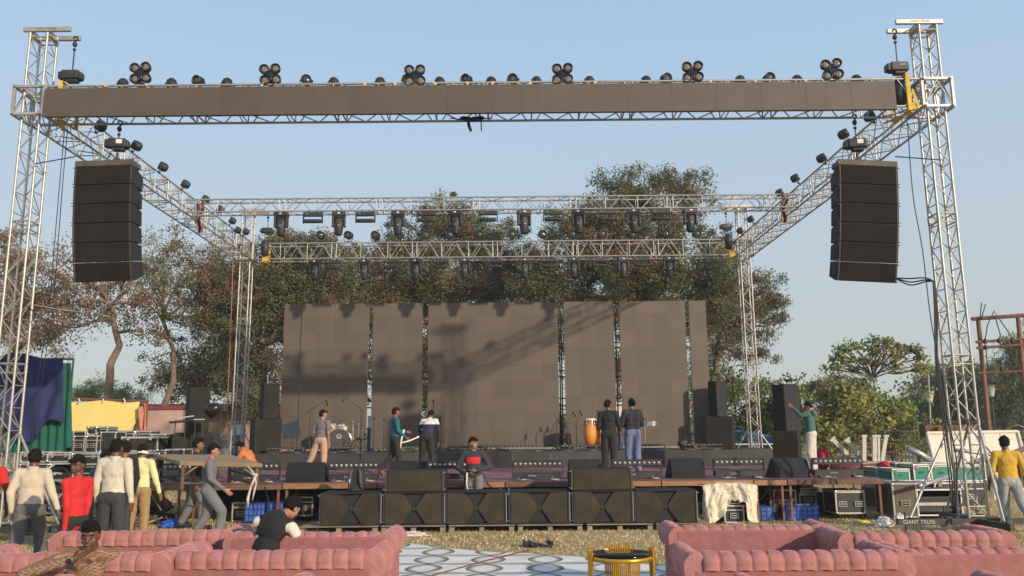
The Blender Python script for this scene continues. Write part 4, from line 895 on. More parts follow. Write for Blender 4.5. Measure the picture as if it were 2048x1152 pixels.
case(312, 331, 900, 975, 22.0, .5, 'thin upright black case left of the wooden table', group=gL, handles=0, latches=0, lid=.5)
case(40, 96, 903, 925, 20.6, .8, 'flat grey-topped case on the left pile near the tower', group=gL, handles=0, latches=2)
case(97, 140, 904, 925, 20.7, .8, 'flat grey-topped case right of its near twin on the left pile', group=gL, handles=0, latches=2)
case(141, 198, 906, 930, 20.8, .8, 'flat case behind the head of the boy in red', group=gL, handles=0, latches=2)
case(96, 146, 926, 990, 20.4, .8, 'open case with empty dark inside behind the boy in red', group=gL, open_=True, lid=None)
case(36, 94, 927, 985, 20.4, .8, 'black case behind the man in the cream shirt', group=gL, handles=2, latches=2)
case(148, 200, 932, 985, 20.9, .8, 'black case low in the pile behind the teal shirt', group=gL, handles=1, latches=2)
case(328, 367, 898, 947, 21.2, .6, 'bright framed case with butterfly latch on the stage behind the wooden table', group=gL, z0=SZ+.02, handles=0, latches=1, lid=.55)
case(463, 500, 1004, 1044, 19.6, .7, 'black case with cream edge left of the blue crates under the stage', group=gS, z0=.01, handles=1, latches=0)
case(584, 626, 993, 1036, 19.7, .7, 'black case with grey edges under the stage left of the subwoofers', group=gS, z0=.12, handles=1, latches=1, wheels=True)
case(1396, 1415, 1005, 1035, 19.3, .6, 'case almost hidden between the last subwoofer and the white cloth', group=gS, z0=.1, handles=0, latches=0)
case(1448, 1489, 1010, 1047, 18.45, .5, 'small black case poking out under the white cloth', group=gS, z0=.01, handles=1, latches=0, wheels=False)
case(1547, 1594, 979, 1040, 19.9, .6, 'upright case with white letters between the two right blue crates', group=gS, z0=.01, handles=0, latches=2, txt='LHT', lid=.6)
case(1598, 1634, 985, 1010, 20.2, .6, 'case with pale top edge above the wide blue crate', group=gS, handles=1, latches=0, lid=.8)
case(1600, 1637, 975, 984, 20.2, .6, 'thin teal case lying on the case above the wide blue crate', caseteal, group=gS, handles=0, latches=0, lid=None)
c = case(1671, 1731, 980, 1034, 19.1, .75, 'large black case with bright edges and icons at the right end under the stage', group=gS, z0=.12, handles=2, latches=0, lid=.9, wheels=True)
for k in range(4):
    g = MB(); x = -.02+k*.085
    if k in (0, 3): g.box((x, -.013, .50), (.05, .004, .012)).box((x-.018, -.013, .535), (.01, .004, .06)).box((x+.018, -.013, .535), (.01, .004, .06))
    else: g.box((x, -.013, .53), (.012, .004, .08)).box((x, -.013, .56), (.045, .004, .012), rot3(0, R(20)))
    g.build('stencil_icon', mat('white_ink', (.5, .5, .48), .7), c)
case(1752, 1781, 935, 959, 21.4, .8, 'teal case with metal corners just right of the last light bar', caseteal, group=gT, handles=0, latches=1)
case(1784, 1820, 937, 963, 20.6, .8, 'teal case with handwritten dark lettering nearest the front', caseteal, group=gT, handles=0, latches=1, txt='Jass', tm=inkd, lid=.8)
case(1791, 1825, 925, 960, 22.4, .8, 'teal case in the rear row with a pale lid edge', caseteal, group=gT, handles=0, latches=1)
case(1827, 1860, 928, 962, 21.6, .8, 'teal case with dark lettering left of the tower cables', caseteal, group=gT, handles=0, latches=1, txt='LHT', tm=inkd, lid=.85)
case(1862, 1905, 927, 963, 21.6, .8, 'wide teal case directly behind the tower cables', caseteal, group=gT, handles=0, latches=1, txt='Jass', tm=inkd, lid=.85)
case(1907, 1972, 929, 963, 21.7, .8, 'wide teal case behind the front right tower legs', caseteal, group=gT, handles=0, latches=2, lid=.85)
case(1760, 1790, 958, 975, 20.9, .9, 'grey-topped black case below the first teal case', group=gT, handles=0, latches=1, lid=None)
c = case(1786, 1834, 966, 1024, 18.6, 1.2, 'big brown-fronted case with bright edges at the end of the stage', casetan, z0=.08, group='big cases beside the front right tower', handles=1, latches=0, lid=None, yaw=R(-6))
case(1834, 1925, 978, 1030, 18.9, .9, 'low open rack case with amplifier panels left of the tower base', group='big cases beside the front right tower', open_=True, z0=.08, lid=None)
case(1868, 1925, 965, 979, 19.6, .7, 'flat black case under the teal ones behind the tower', group='big cases beside the front right tower', handles=0, latches=2, lid=None)
case(1832, 1866, 964, 978, 19.8, .7, 'small flat black case under the teal ones left of the cables', group='big cases beside the front right tower', handles=0, latches=1, lid=None)
for k, (a, b, y0, Y) in enumerate(((1752, 1790, 959, 21.4), (1791, 1826, 963, 20.7), (1827, 1861, 962, 21.6), (1862, 1905, 963, 21.6), (1907, 1972, 963, 21.7))):
    case(a, b, y0+.5, 1000, Y+.02, .78, 'dusty black case carrying a teal case, %s of its row' % ordl(k, 5), group='black cases under the teal cases', z0=.01, handles=1 if k != 3 else 2, latches=1)
# crates
blue = mat('blue_crate_plastic', (.055, .15, .58), .45, 0, .15, 3, dust=(.16, .2, .34), dusta=.35)
def crate(px0, px1, py0, Y, label, D=.45, z0=.01, nx=5, mt=blue):
    xa, xb = X(px0, Y, 1025), X(px1, Y, 1025); W = xb-xa; H = at((px0+px1)/2, py0, Y).z-z0; o = thing('plastic_crate', label, 'crate', ((xa+xb)/2, Y, z0), 0, 'blue plastic crates under the stage')
    g = MB().box((0, .012, H/2), (W-.01, .012, H-.01)).box((0, D-.012, H/2), (W-.01, .012, H-.01)).box((-W/2+.012, D/2, H/2), (.012, D-.03, H-.01)).box((W/2-.012, D/2, H/2), (.012, D-.03, H-.01)).box((0, D/2, .012), (W-.03, D-.03, .012))
    g.build('shell', mt, o); g = MB()
    for k in range(nx+1): g.box((-W/2+.008+k*(W-.016)/nx, 0, H/2), (.012, .02, H))
    for k in range(4): g.box((0, -.002, .01+k*(H-.02)/3), (W, .024, .014 if k < 3 else .03))
    for s in (-1, 1):
        for k in range(4): g.box((s*W/2, k*D/3, H/2), (.02, .014, H))
        for k in range(4): g.box((s*W/2, D/2, .01+k*(H-.02)/3), (.024, D, .014))
    g.build('ribs', mat('blue_rib_shade', (.018, .05, .22), .5), o); return o  # ribs darker than the shell: shade beside the lit cells painted into the blue
crate(490, 531, 1006, 19.2, 'blue ribbed plastic crate under the stage behind the seated man, left one', z0=.06); crate(531, 568, 1004, 19.2, 'blue ribbed plastic crate under the stage partly hidden by the seated man', z0=.06)
crate(1500, 1546, 1013, 18.95, 'blue ribbed plastic crate between the white cloth and the stage legs', nx=4); crate(1572, 1637, 1011, 18.95, 'widest blue ribbed plastic crate with a faded red mark under the stage', nx=6)
# ================================================================ cloths, bags
def cloth_blob(name, label, cat, c, r, mt, seed, amp=.35, sq=1., freq=2.2, floor=0.01, res=60, group=None):
    def fn(u, v):
        t = math.pi*u; a = 2*math.pi*v; d = Vector((math.sin(t)*math.cos(a), math.sin(t)*math.sin(a), math.cos(t)))
        k = 1+amp*noise.fractal(d*freq+Vector((seed, 0, 0)), .8, 2.2, 4)
        rid = abs(noise.noise(Vector((d.x*4+seed, d.y*4, d.z*1.2)))); k += .22*rid*amp/.35
        p = Vector((d.x*r[0], d.y*r[1], d.z*r[2]))*k+Vector(c); p.z = max(p.z, floor); return p
    o = MB().grid(fn, res//2, res, wrap=True).build(name, mt); return tag(o, label, cat, group)
creamc = mat('cream_cotton_cloth', (.66, .60, .46), .85, 0, .12, 3, .3, 12)
c = at(1450, 1010, 18.9)
def drape_over(u, v):
    # sheet thrown over cases with folds hanging
    x = (u-.5)*1.25; s = v; z = .83-.10*abs(x)**1.5; y = .35-.7*min(s, .35)/.35 if s < .35 else -.35
    if s >= .35: z -= (s-.35)/.65*.78*(.82+.22*math.sin(u*7+1)); y -= .06*math.sin(u*26+math.sin(s*6)*1.5)*(s-.2)+.10*math.sin(u*9)*(s-.3)
    z += .035*noise.noise(Vector((x*5, s*6, 1))); y += .05*noise.fractal(Vector((x*4, s*4, 5)), .8, 2.2, 4)+.05*abs(noise.noise(Vector((x*9+s*4, s*5, 9)))); x += .05*noise.noise(Vector((x*4, s*4, 3))); y -= .06*abs(math.sin(u*17+s*2.5*math.sin(u*5)))*s; x += .05*math.sin(s*5+u*8)*s
    if .47 < u < .82 and s > .5: z = max(z, .40+.08*math.sin((u-.47)*9))+.03*math.sin(u*50)
    return (c.x+x*(.88+.10*math.sin(s*3)), 18.75+y, max(.03, z+.03))
tag(MB().grid(drape_over, 90, 60).build('dust_sheet', creamc), 'cream dust sheet thrown over a case under the right half of the stage', 'cloth')
# rope of white cloth on table etc. handled below
cloth_blob('plastic_bag', 'crumpled white plastic bag lying on the grass by the stage end', 'bag', on(1769, 1048, .07), (.17, .12, .13), white, 3.1, group='litter bags')
cloth_blob('plastic_bag', 'small crumpled white bag lying left of the tower base beam', 'bag', on(1798, 1036, .07), (.11, .1, .1), white, 5.7, group='litter bags')
cloth_blob('plastic_bag', 'white litter just under the end of the tower base', 'bag', on(1909, 1057, .05), (.08, .07, .06), white, 8.7, group='litter bags')
cloth_blob('yellow_rag', 'yellow plastic scrap on the ground right of the black case', 'litter', on(1724, 1044, .02), (.15, .06, .03), mat('yellow_plastic', (.7, .5, .03), .5), 4.4)
cloth_blob('red_rag', 'small red plastic scrap beside the stage end leg', 'litter', on(1753, 1035, .02), (.07, .05, .03), mat('red_plastic', (.5, .03, .02), .5), 4.9)
cloth_blob('paper_litter', 'crumpled white and pink paper lying on the grass before the pallets', 'litter', on(820, 1070, .02), (.28, .16, .05), mat('pinkish_paper', (.62, .48, .46), .8, var=.3, scale=14), 1.7, amp=.6)
cloth_blob('blue_tarp', 'crumpled blue tarpaulin on the ground behind the wooden stage legs', 'tarpaulin', on(348, 1050, .05), (.27, .2, .09), mat('blue_tarp_plastic', (.03, .12, .5), .5), 2.2, amp=.5)
for k in range(5): cloth_blob('rag', 'dark crumpled rag on the ground under the left of the stage, '+('first', 'second', 'third', 'fourth', 'fifth')[k]+' from left', 'rag', on(270+k*17, 1048-k*3, .06), (.18, .15, .1), mat('dusty_rag_cloth', (.10, .085, .06), .9, var=.4), 6+k, amp=.5, group='rags under the stage')
c0 = on(1073, 1091, .03); g = MB()
for k in range(26):
    a = random.uniform(-.26, .26); g.box((c0.x+a, c0.y+random.uniform(-.07, .07), .03+random.uniform(0, .05)), (.13, .07, .012), rot3(random.uniform(-1, 1), random.uniform(-.8, .8), random.uniform(0, 3)))
tag(g.build('torn_cloth', blk), 'torn black cloth scrap lying alone on the dry grass', 'cloth')
g = MB(); wd = random.Random(3)
for k in range(420):
    x = wd.uniform(-8, 8); y = wd.uniform(11, 18.5)
    if y < carp_y(x)+.05: continue
    s = wd.uniform(.012, .035); g.box((x, y, .02), (s*1.6, s, .004), rot3(wd.uniform(-.5, .5), wd.uniform(-.5, .5), wd.uniform(0, 3)), mi=wd.choice((0, 0, 1, 2)))
o = g.build('leaf_litter', [mat('dead_leaf', (.20, .10, .045), .8), mat('pale_leaf', (.5, .42, .28), .8), mat('dark_leaf', (.06, .045, .03), .8)]); tag(o, 'scattered dead leaves and paper bits on the grass', 'litter', kind='stuff')
# ---- wooden table on stage edge
o = thing('wooden_table', 'pale weathered wooden trestle table held up by the boys before the left stage edge', 'table', (0, 0, 0))
def tp_(px, py, Y): return at(px, py, Y)
T_ = [tp_(360, 927, 17.0), tp_(525, 931, 17.05), tp_(462, 913, 18.05), tp_(306, 912, 18.05)]
nrm = Vector((0, -.12, 1)).normalized()*.04
MB().add([q_-nrm for q_ in T_]+[q_+nrm for q_ in T_], [(3, 2, 1, 0), (4, 5, 6, 7), (0, 1, 5, 4), (1, 2, 6, 5), (2, 3, 7, 6), (3, 0, 4, 7)]).build('tabletop', wood, o, .008)
cor = []
for (px, py, Y), q_ in zip(((364, 979, 17.08), (513, 979, 17.12), (458, 972, 17.95), (312, 969, 17.95)), T_):
    b_ = tp_(px, py, Y); t_ = Vector((b_.x, b_.y, q_.z-.03)); cor.append((b_, t_)); MB().box((b_+t_)/2, (.055, .05, t_.z-b_.z)).build('leg', plank, o, .004)
for a_, c2 in ((0, 3), (1, 2), (0, 1)):
    for f_ in (.25, .55): 
        if (a_, c2) == (0, 1) and f_ > .3: continue
        MB().tube(cor[a_][0].lerp(cor[a_][1], f_), cor[c2][0].lerp(cor[c2][1], f_), .018, 6).build('rail', plank, o)
for k_, s in ((0, 1), (1, -1)): v = cor[k_]; MB().path([v[0].lerp(v[1], .5), v[0].lerp(v[1], .75)+Vector((s*.14, 0, 0)), v[1]+Vector((s*.34, 0, 0))], .018, 6).build('brace', wood, o)
g = MB(); rib = at(512, 934, 16.95)
g.path([rib+Vector((-.18, 0, .03)), rib+Vector((-.05, -.02, -.10)), rib+Vector((.0, -.03, -.2)), rib+Vector((-.08, -.02, -.38)), rib+Vector((-.13, -.02, -.62)), rib+Vector((-.12, -.02, -.78))], [.012, .016, .03, .018, .032, .010], 8).path([rib+Vector((0, -.03, -.18)), rib+Vector((.03, -.04, -.34)), rib+Vector((-.01, -.03, -.5)), rib+Vector((-.04, -.02, -.66))], [.02, .014, .022, .008], 6).ball(rib+Vector((.01, -.03, -.16)), (.045, .035, .04), 8)
tag(g.build('cloth_strip', mat('pinkish_white_cloth', (.62, .50, .46), .8, var=.15)), 'knotted pinkish white cloth strip hanging from the wooden table corner', 'cloth')
# ================================================================ drapes, tent, buildings at left
def drape(name, label, cat, px0, px1, py0, py1, Y, mt, folds=14, amp=.07, wob=.04, top=None, bot=None, group=None, par=None, res=90):
    def fn(u, v):
        x = px0+(px1-px0)*u; y = py0+(py1-py0)*v
        if top: y += top(u)*(1-v)
        if bot: y += bot(u)*v
        p = at(x, y, Y); p.y += amp*math.sin(u*folds*2*math.pi+math.sin(v*3+u*5)*1.2)+wob*noise.noise(Vector((u*5, v*4, folds))); p.x += .3*amp*math.sin(v*6+u*20); p.z = max(p.z, .02); return p
    o = MB().grid(fn, res, 40).build(name, mt, par); 
    sm_ = o.modifiers.new('solid', 'SOLIDIFY'); sm_.thickness = .012
    if label: tag(o, label, cat, group)
    return o
navy = mat('navy_cloth', (.016, .021, .090), .85, 0, .15, 3); green = mat('bottle_green_cloth', (.006, .095, .068), .85, 0, .15, 3)
drape('green_drape', 'tall green cloth hanging in folds behind the front left tower', 'drape', -60, 143, 722, 908, 21.2, green, 11, .035, top=lambda u: -4 if u < .9 else 4, bot=lambda u: -12 if u > .95 else 0)
drape('navy_drape', 'wide navy cloth thrown over the green cloth and hanging with a ragged lower edge', 'drape', -70, 126, 712, 868, 21.0, navy, 5, .025, .16, top=lambda u: 6*math.sin(u*9), bot=lambda u: 18*math.sin(u*11+1)-10*(u > .75))
fr = thing('drape_frame', 'metal frame holding up the green and navy cloths', 'frame', (0, 21.35, 0))
for px in (-50, 40, 140): MB().tube((X(px, 21.35, 800), 0, 0), (X(px, 21.35, 800), 0, at(px, 716, 21.35).z), .025, 8).build('pole', iron, fr)
MB().tube((X(-60, 21.35, 715), 0, at(-60, 718, 21.35).z), (X(144, 21.35, 715), 0, at(144, 718, 21.35).z), .025, 8).build('top_rail', iron, fr)
yc = mat('yellow_tarpaulin', (.80, .63, .20), .7, 0, .06, 1.5)
yf = thing('tent_frame', 'rusty brown pipe frame along the top of the yellow cloth', 'frame', (0, 27.1, 0))
MB().tube((X(125, 27, 797), 0, at(125, 797, 27).z), (X(294, 27, 804), 0, at(294, 803, 27).z), .05, 8).build('top_pipe', rust, yf)
for px in (128, 250, 292): MB().tube((X(px, 27, 850), 0, 0), (X(px, 27, 800), 0, at(px, 803, 27).z), .04, 8).build('post', rust, yf)
for px in (157, 205, 247): MB().path([at(px, 797, 26.99)-Vector((0, 27.1, 0)), at(px+3, 803, 26.95)-Vector((0, 27.1, 0)), at(px-2, 807, 26.99)-Vector((0, 27.1, 0))], .025, 6).build('tie', creamc, yf)
def yfn(u, v):
    p = at(128+(150-22*v**2)*u, 803+72*v+2*math.sin(u*9.4), 27); p.y += .04*math.sin(v*3+u*7)+.05*max(0, u-.75)*math.sin((u+v*.35)*70); return p
o = MB().grid(yfn, 90, 40).build('yellow_tarpaulin', yc); tag(o, 'bright yellow cloth stretched under the rusty pipe above the road cases', 'tarpaulin'); 
drape('pink_drape', 'narrow salmon cloth hanging at the right end of the yellow cloth', 'drape', 274, 292, 806, 872, 26.9, mat('salmon_cloth', (.50, .20, .13), .85), 2, .05, .02, res=24, top=lambda u: 12*(1-u), bot=lambda u: 0)
# low pink building with red roof
pk = mat('dirty_pink_plaster', (.46, .30, .25), .9, 0, .15, .8, dust=(.20, .15, .13), dusta=.5); rr = mat('red_roof_sheet', (.20, .035, .035), .7, 0, .2, 2)
o = thing('building', 'low pink plastered building with a dark red roof edge behind the left stage', 'building', (0, 44, 0)); xa, xb = X(262, 44, 850), X(640, 44, 850); zt = at(400, 826, 44).z
MB().box(((xa+xb)/2, 3, zt/2), (xb-xa, 6, zt)).build('wall', pk, o); MB().box(((xa+xb)/2, 2.8, zt+.22), (xb-xa+1, 7.6, .44)).build('roof', rr, o)
for px in (405, 432, 440): MB().box((X(px, 44, 870), -.02, 1.4), (1.0, .05, 1.2)).build('window', mat('window_dark', (.03, .035, .04), .3), o)
MB().box((X(447, 44, 870), -.03, 1.1), (.9, .05, 2.1)).build('door', mat('grey_door', (.2, .2, .2), .6), o)
o = thing('brick_wall', 'pinkish garden wall with red cap behind the leaning tree trunk', 'wall', (0, 33, 0)); xa, xb = X(288, 33, 850), X(372, 33, 850); zt = at(330, 818, 33).z; MB().box(((xa+xb)/2, .2, zt/2), (xb-xa, .3, zt)).build('masonry', pk, o); MB().box(((xa+xb)/2, .2, zt+.06), (xb-xa+.2, .45, .16)).build('coping', rr, o)
# blue things behind the left tower and screen slots
bluep = mat('blue_paint', (.02, .07, .20), .6); whp = mat('pale_panel', (.6, .62, .62), .6)
def board(px0, px1, py0, py1, Y, mt, label, name='panel', cat='panel', th=.06, z0=None, mt2=None):
    xa, xb = X(px0, Y, (py0+py1)/2), X(px1, Y, (py0+py1)/2); z1 = at(px0, py0, Y).z; zz = at(px0, py1, Y).z if z0 is None else z0
    g = MB().box(((xa+xb)/2, Y, (z1+zz)/2), (xb-xa, th, z1-zz)); 
    if mt2: g.box(((xa+xb)/2, Y-.04, z1-.1*(z1-zz)), ((xb-xa)*.98, .03, .18*(z1-zz)), mi=1)
    return tag(g.build(name, [mt, mt2] if mt2 else mt, None, .01), label, cat)
board(462, 487, 848, 900, 36, bluep, 'blue cabin panel with white band seen through the back left tower', z0=0, mt2=whp)
board(589, 606, 846, 900, 36, bluep, 'blue and white panel seen through the first slot of the LED wall', z0=0, mt2=whp)
board(735, 750, 832, 900, 36, bluep, 'blue panel seen through the second slot of the LED wall', z0=0, mt2=whp)
board(1225, 1244, 803, 860, 33, bluep, 'blue sheet visible in the slot behind the two talking men', z0=0, mt2=whp)
# blue tarps to the right
bt_ = mat('bright_blue_tarp', (.05, .18, .55), .55, 0, .1, 2)
def tarp(px0, px1, py0, py1, Y, label, sk=10):
    def fn(u, v):
        p = at(px0+(px1-px0)*u, py0+(py1-py0)*v+sk*u, Y); p.y += v*1.2+.08*math.sin(u*9)+.05*math.sin(v*11); return p
    o = MB().grid(fn, 20, 12).build('tarpaulin', bt_); tag(o, label, 'tarpaulin', 'blue tarpaulins behind the stage'); o.modifiers.new('s', 'SOLIDIFY').thickness = .02
tarp(1464, 1545, 858, 900, 34, 'blue tarpaulin roof left of and behind the back right tower', 14); tarp(1530, 1566, 870, 905, 33, 'blue tarpaulin right of the back right tower', 6); tarp(1366, 1392, 832, 860, 33, 'blue tarpaulin seen through the rightmost slot of the LED wall', 4)
o = thing('metal_table', 'dark metal table frame behind the back right tower', 'table', (X(1520, 32.5, 890), 32.5, 0)); 
MB().box((0, 0, 1.5), (2.6, .8, .05)).build('tabletop', alud, o)
for sx in (-1.2, 0, 1.2): MB().tube((sx, -.3, 0), (sx, -.3, 1.48), .03).build('leg', iron, o)
# ================================================================ right side clutter
def pipe(pts, r, mt, label, cat='pipe', name='metal_pipe', group=None): return tag(MB().path(pts, r, 10).build(name, mt), label, cat, group)
for k, (a, b) in enumerate((((1664, 878), (1712, 926)), ((1693, 879), (1728, 926)))):
    p, q = at(*a, 23), at(*b, 23); g = MB(); d = q-p; g.box((p+q)/2, (.12, .06, d.length), rot3(0, math.atan2(d.x, d.z))); g.box(p, (.19, .10, .06), rot3(0, math.atan2(d.x, d.z)))
    tag(g.build('white_plank', mat('dull_white_paint', (.50, .48, .42), .6, 0, .2, 6), None, .01), 'white painted plank leaning beside the man in the hoodie, %s one' % ('left', 'right')[k], 'plank', 'white planks')
for k, (x, w_) in enumerate(((1728, 9), (1749, 10), (1757, 4), (1769, 8))):
    b = at(x+(-5 if k == 3 else 0), 922, 22.5); t_ = at(x+(3 if k == 3 else 0), 872, 22.5); d_ = t_-b; g = MB().box((b+t_)/2, (.03+w_*.009, .06, d_.length), rot3(0, math.atan2(d_.x, d_.z))).box(t_, (.06+w_*.009, .09, .06))
    tag(g.build('white_post', mat('dull_white_paint', (.50, .48, .42), .6, 0, .2, 6), None, .008), 'white painted post above the rolled carpets, %s of four' % ordl(k, 4), 'post', 'white posts')
mar = mat('maroon_rug', (.16, .02, .03), .95, 0, .35, 6, dust=(.26, .2, .15), dusta=.5)
for k in range(5):
    y0 = 934-k*4.5; p, q = at(1662+k*6, y0+1, 22.3+k*.15), at(1770-k*5, y0-1, 22.3+k*.15); g = MB().path([p, (p+q)/2+Vector((0, 0, -.03)), q], .10, 10)
    tag(g.build('rolled_carpet', [mar, woodp, mar, mat('tan_roll', (.3, .24, .18), .8), mar][k] if False else [mar, mat('tan_roll', (.3, .24, .18), .8), mar, mar, mat('tan_roll', (.3, .24, .18), .8)][k]), 'rolled carpet in the pile beside the teal cases, %s from the bottom' % ('first', 'second', 'third', 'fourth', 'fifth')[k], 'carpet roll', 'rolled carpets')
o = thing('handrail', 'red brown pipe handrail behind the white planks', 'railing', (0, 23.6, 0))
for y in (887, 905): MB().tube(at(1640, y, 23.6)-Vector((0, 23.6, 0)), at(1790, y, 23.6)-Vector((0, 23.6, 0)), .02).build('rail', rust, o)
for x in (1660, 1700, 1741, 1790): MB().tube(at(x, 887, 23.6)-Vector((0, 23.6, 0)), Vector((at(x, 887, 23.6).x, 0, 0)), .02).build('post', rust, o)
cloth_blob('red_cloth', 'bright red cloth bundle behind the legs of the hooded man', 'cloth', at(1646, 920, 23.4), (.16, .15, .30), mat('bright_red_cloth', (.48, .02, .035), .8), 9.1, amp=.25)
cloth_blob('red_cloth', 'small red cloth bundle at the end of the rolled carpets', 'cloth', at(1769, 929, 22.2), (.12, .15, .08), mat('bright_red_cloth', (.48, .02, .035), .8), 9.9, amp=.25)
o = thing('white_board', 'large cream painted board with moulded frame leaning behind the teal cases', 'board', (0, 24.6, 0)); 
q = [at(1853, 866, 24.6), at(2034, 863, 25.2), at(2050, 926, 24.6), at(1868, 928, 24.2)]; q = [v-Vector((0, 24.6, 0)) for v in q]
wh2 = mat('cream_board_paint', (.66, .60, .48), .6, 0, .08, 2, dust=(.4, .36, .3), dusta=.3)
bk = Vector((0, .06, 0)); MB().add(q+[v+bk for v in q], [(0, 1, 2, 3), (4, 5, 6, 7), (0, 1, 5, 4), (1, 2, 6, 5), (2, 3, 7, 6), (3, 0, 4, 7)]).build('panel', wh2, o)
for i in range(4): MB().tube(q[i]-Vector((0, .03, 0)), q[(i+1) % 4]-Vector((0, .03, 0)), .05, 6).build('moulding', wh2, o)
for s in (.3, .45, .62, .8): MB().tube(q[0].lerp(q[1], s)-Vector((0, .012, 0)), q[3].lerp(q[2], s)-Vector((0, .012, 0)), .014, 5).build('seam', wh2, o)
pipe([at(1816, 897, 22.9), at(1840, 908, 22.9), at(1862, 922, 22.9)], .09, alud, 'curved grey sheet metal gutter leaning left of the cream board', 'gutter', 'metal_gutter')
pipe([at(1838, 972, 18.2), at(1870, 962, 19), at(1905, 950, 19.8)], .045, alud, 'grey pipe lying across the case behind the tower cables'); pipe([at(1975, 925, 22.6), at(2048, 898, 23.2), at(2080, 885, 23.5)], .07, mat('brown_log', (.16, .11, .08), .9), 'brown pole leaning behind the man in the yellow shirt', 'pole', 'wooden_pole')
pipe([at(1905, 900, 22), at(1940, 903, 22), at(2000, 912, 22)], .05, alud, 'grey pipe lying above the wide teal case')
wq = at(1992, 960, 19.8); board(1985, 1999, 945, 1000, 16.6, white, 'white sheet of board carried low by the man in the yellow shirt', 'white_sheet', 'sheet', .03)
# rusty electricity frame
o = thing('utility_frame', 'rusty H-shaped electricity pole frame at the right edge', 'pole frame', (0, 33, 0)); v0 = Vector((0, 33, 0))
rb_ = mat('orange_rust_pole', (.20, .095, .055), .8, 0, .3, 3)
for a, b, r in (((1956, 636), (1978, 872), .10), ((2036, 634), (2056, 872), .10)): p = at(*a, 33)-v0; q = at(*b, 33)-v0; q.z = 0; MB().tube(q, p, r, 10, r*.85).build('post', rb_, o)
for a, b, r in (((1944, 638), (2070, 629), .08), ((1952, 684), (2050, 678), .055), ((1954, 696), (2050, 689), .055), ((1955, 746), (2050, 742), .05)): MB().tube(at(*a, 32.95)-v0, at(*b, 32.95)-v0, r, 8).build('crossarm', rust, o)
for x, y in ((1970, 682), (1998, 681), (1971, 694), (2025, 680), (2004, 737)): MB().lathe([(.03, -.12), (.08, -.08), (.05, -.03), (.08, .02), (.03, .1)], at(x, y, 32.9)-v0, 10).build('insulator', iron, o)
g = MB()
for pts in (((1960, 640), (1963, 605)), ((1962, 640), (1971, 608)), ((1970, 680), (1975, 650), (1988, 622), (2000, 640), (2025, 676)), ((1990, 633), (2003, 676), (2036, 742)), ((1972, 695), (1975, 735))): g.path([at(x, y, 32.8)-v0 for x, y in pts], .022, 5)
g.build('wires', iron, o)
def lamp_post(px, pyt, Y, label):
    b = Vector((X(px, Y, 870), Y, 0)); zt = at(px, pyt, Y).z; o = thing('street_lamp', label, 'street lamp', b, 0, 'lantern street lamps'); k = Y/40
    MB().tube((0, 0, 0), (0, 0, zt-.9*k), .06*k, 8, .04*k).lathe([(.12*k, 0), (.12*k, .5*k), (.07*k, .6*k)], (0, 0, 0), 10).build('post', iron, o)
    MB().lathe([(.13*k, 0), (.25*k, .55*k)], (0, 0, zt-.88*k), 6).build('lantern_glass', mat('frosted_glass', (.55, .56, .52), .4), o)
    MB().lathe([(.36*k, 0), (.2*k, .16*k), (.06*k, .22*k), (.03*k, .34*k)], (0, 0, zt-.33*k), 6).build('lantern_cap', iron, o)
lamp_post(1991, 756, 36, 'lantern street lamp beside the rusty electricity frame'); lamp_post(1474, 770, 46, 'faint lantern street lamp in the hedge left of the back right tower'); lamp_post(1866, 768, 44, 'lantern street lamp with orange cap among the far trees')
tag(MB().tube((X(1858, 42, 870), 42, 0), (X(1857, 42, 750), 42, at(1857, 745, 42).z), .035, 6).build('thin_pole', alud), 'thin pale pole standing before the far trees', 'pole')
g = MB(); o = thing('iron_fence', 'low dark iron fence in front of the far trees at right', 'fence', (0, 30, 0)); xa, xb = X(1800, 30, 870), X(2120, 30, 870); zt = at(1900, 862, 30).z
for z in (zt, zt-.15, .25): g.box(((xa+xb)/2, 0, z), (xb-xa, .04, .04))
n_ = int((xb-xa)/.13)
for k in range(n_): g.box((xa+k*.13, 0, zt/2), (.025, .025, zt))
g.build('bars', iron, o)
tag(MB().box((X(1896, 26, 858), 26, at(1896, 868, 26).z+.1), (1.6, .4, .35)).box((X(1880, 26, 858), 25.7, at(1896, 868, 26).z+.08), (.5, .2, .25)).box((X(1908, 26, 858), 25.7, at(1896, 868, 26).z+.08), (.5, .2, .25)).build('rusty_box', rust), 'rusty brown metal box on top of the cream board', 'box')
# ================================================================ left clutter near tower base
g = MB(); rd = random.Random(5)
o = thing('scrap_pile', 'tangle of grey metal pipes and truss pieces stacked behind the front left tower', 'metal scrap', (0, 0, 0))
for k in range(16):
    a = at(rd.uniform(-20, 100), rd.uniform(925, 1030), rd.uniform(17.6, 19)); b = at(rd.uniform(-20, 130), rd.uniform(925, 1040), rd.uniform(17.6, 19.5)); a.z = max(a.z, .05); b.z = max(b.z, .05)
    if (b-a).length < 2.4: MB().tube(a, b, .022, 8).build('pipe', alud, o)
for k in range(7):
    y = 925+k*16; MB().tube(at(0, y, 19.3), at(60, y+2, 19.3), .02, 8).build('pipe', alu, o)
for x in (4, 30, 58): MB().tube(at(x, 905, 19.3), Vector((at(x, 905, 19.3).x, 19.3, .02)), .024, 8).build('pipe', alu, o)
def coil(px, py, Y, r, label, n=5, rot=None):
    c = at(px, py, Y); g = MB(); rot = rot or rot3(R(80), 0, R(10))
    for k in range(n): pts = [c+rot @ Vector((r*(1+.06*math.sin(k*2+a*3))*math.cos(a), r*(1+.05*k)*math.sin(a), .02*k)) for a in [i*2*math.pi/20 for i in range(21)]]; g.path(pts, .014, 6)
    tag(g.build('cable_coil', cable), label, 'cable coil', 'cable coils')
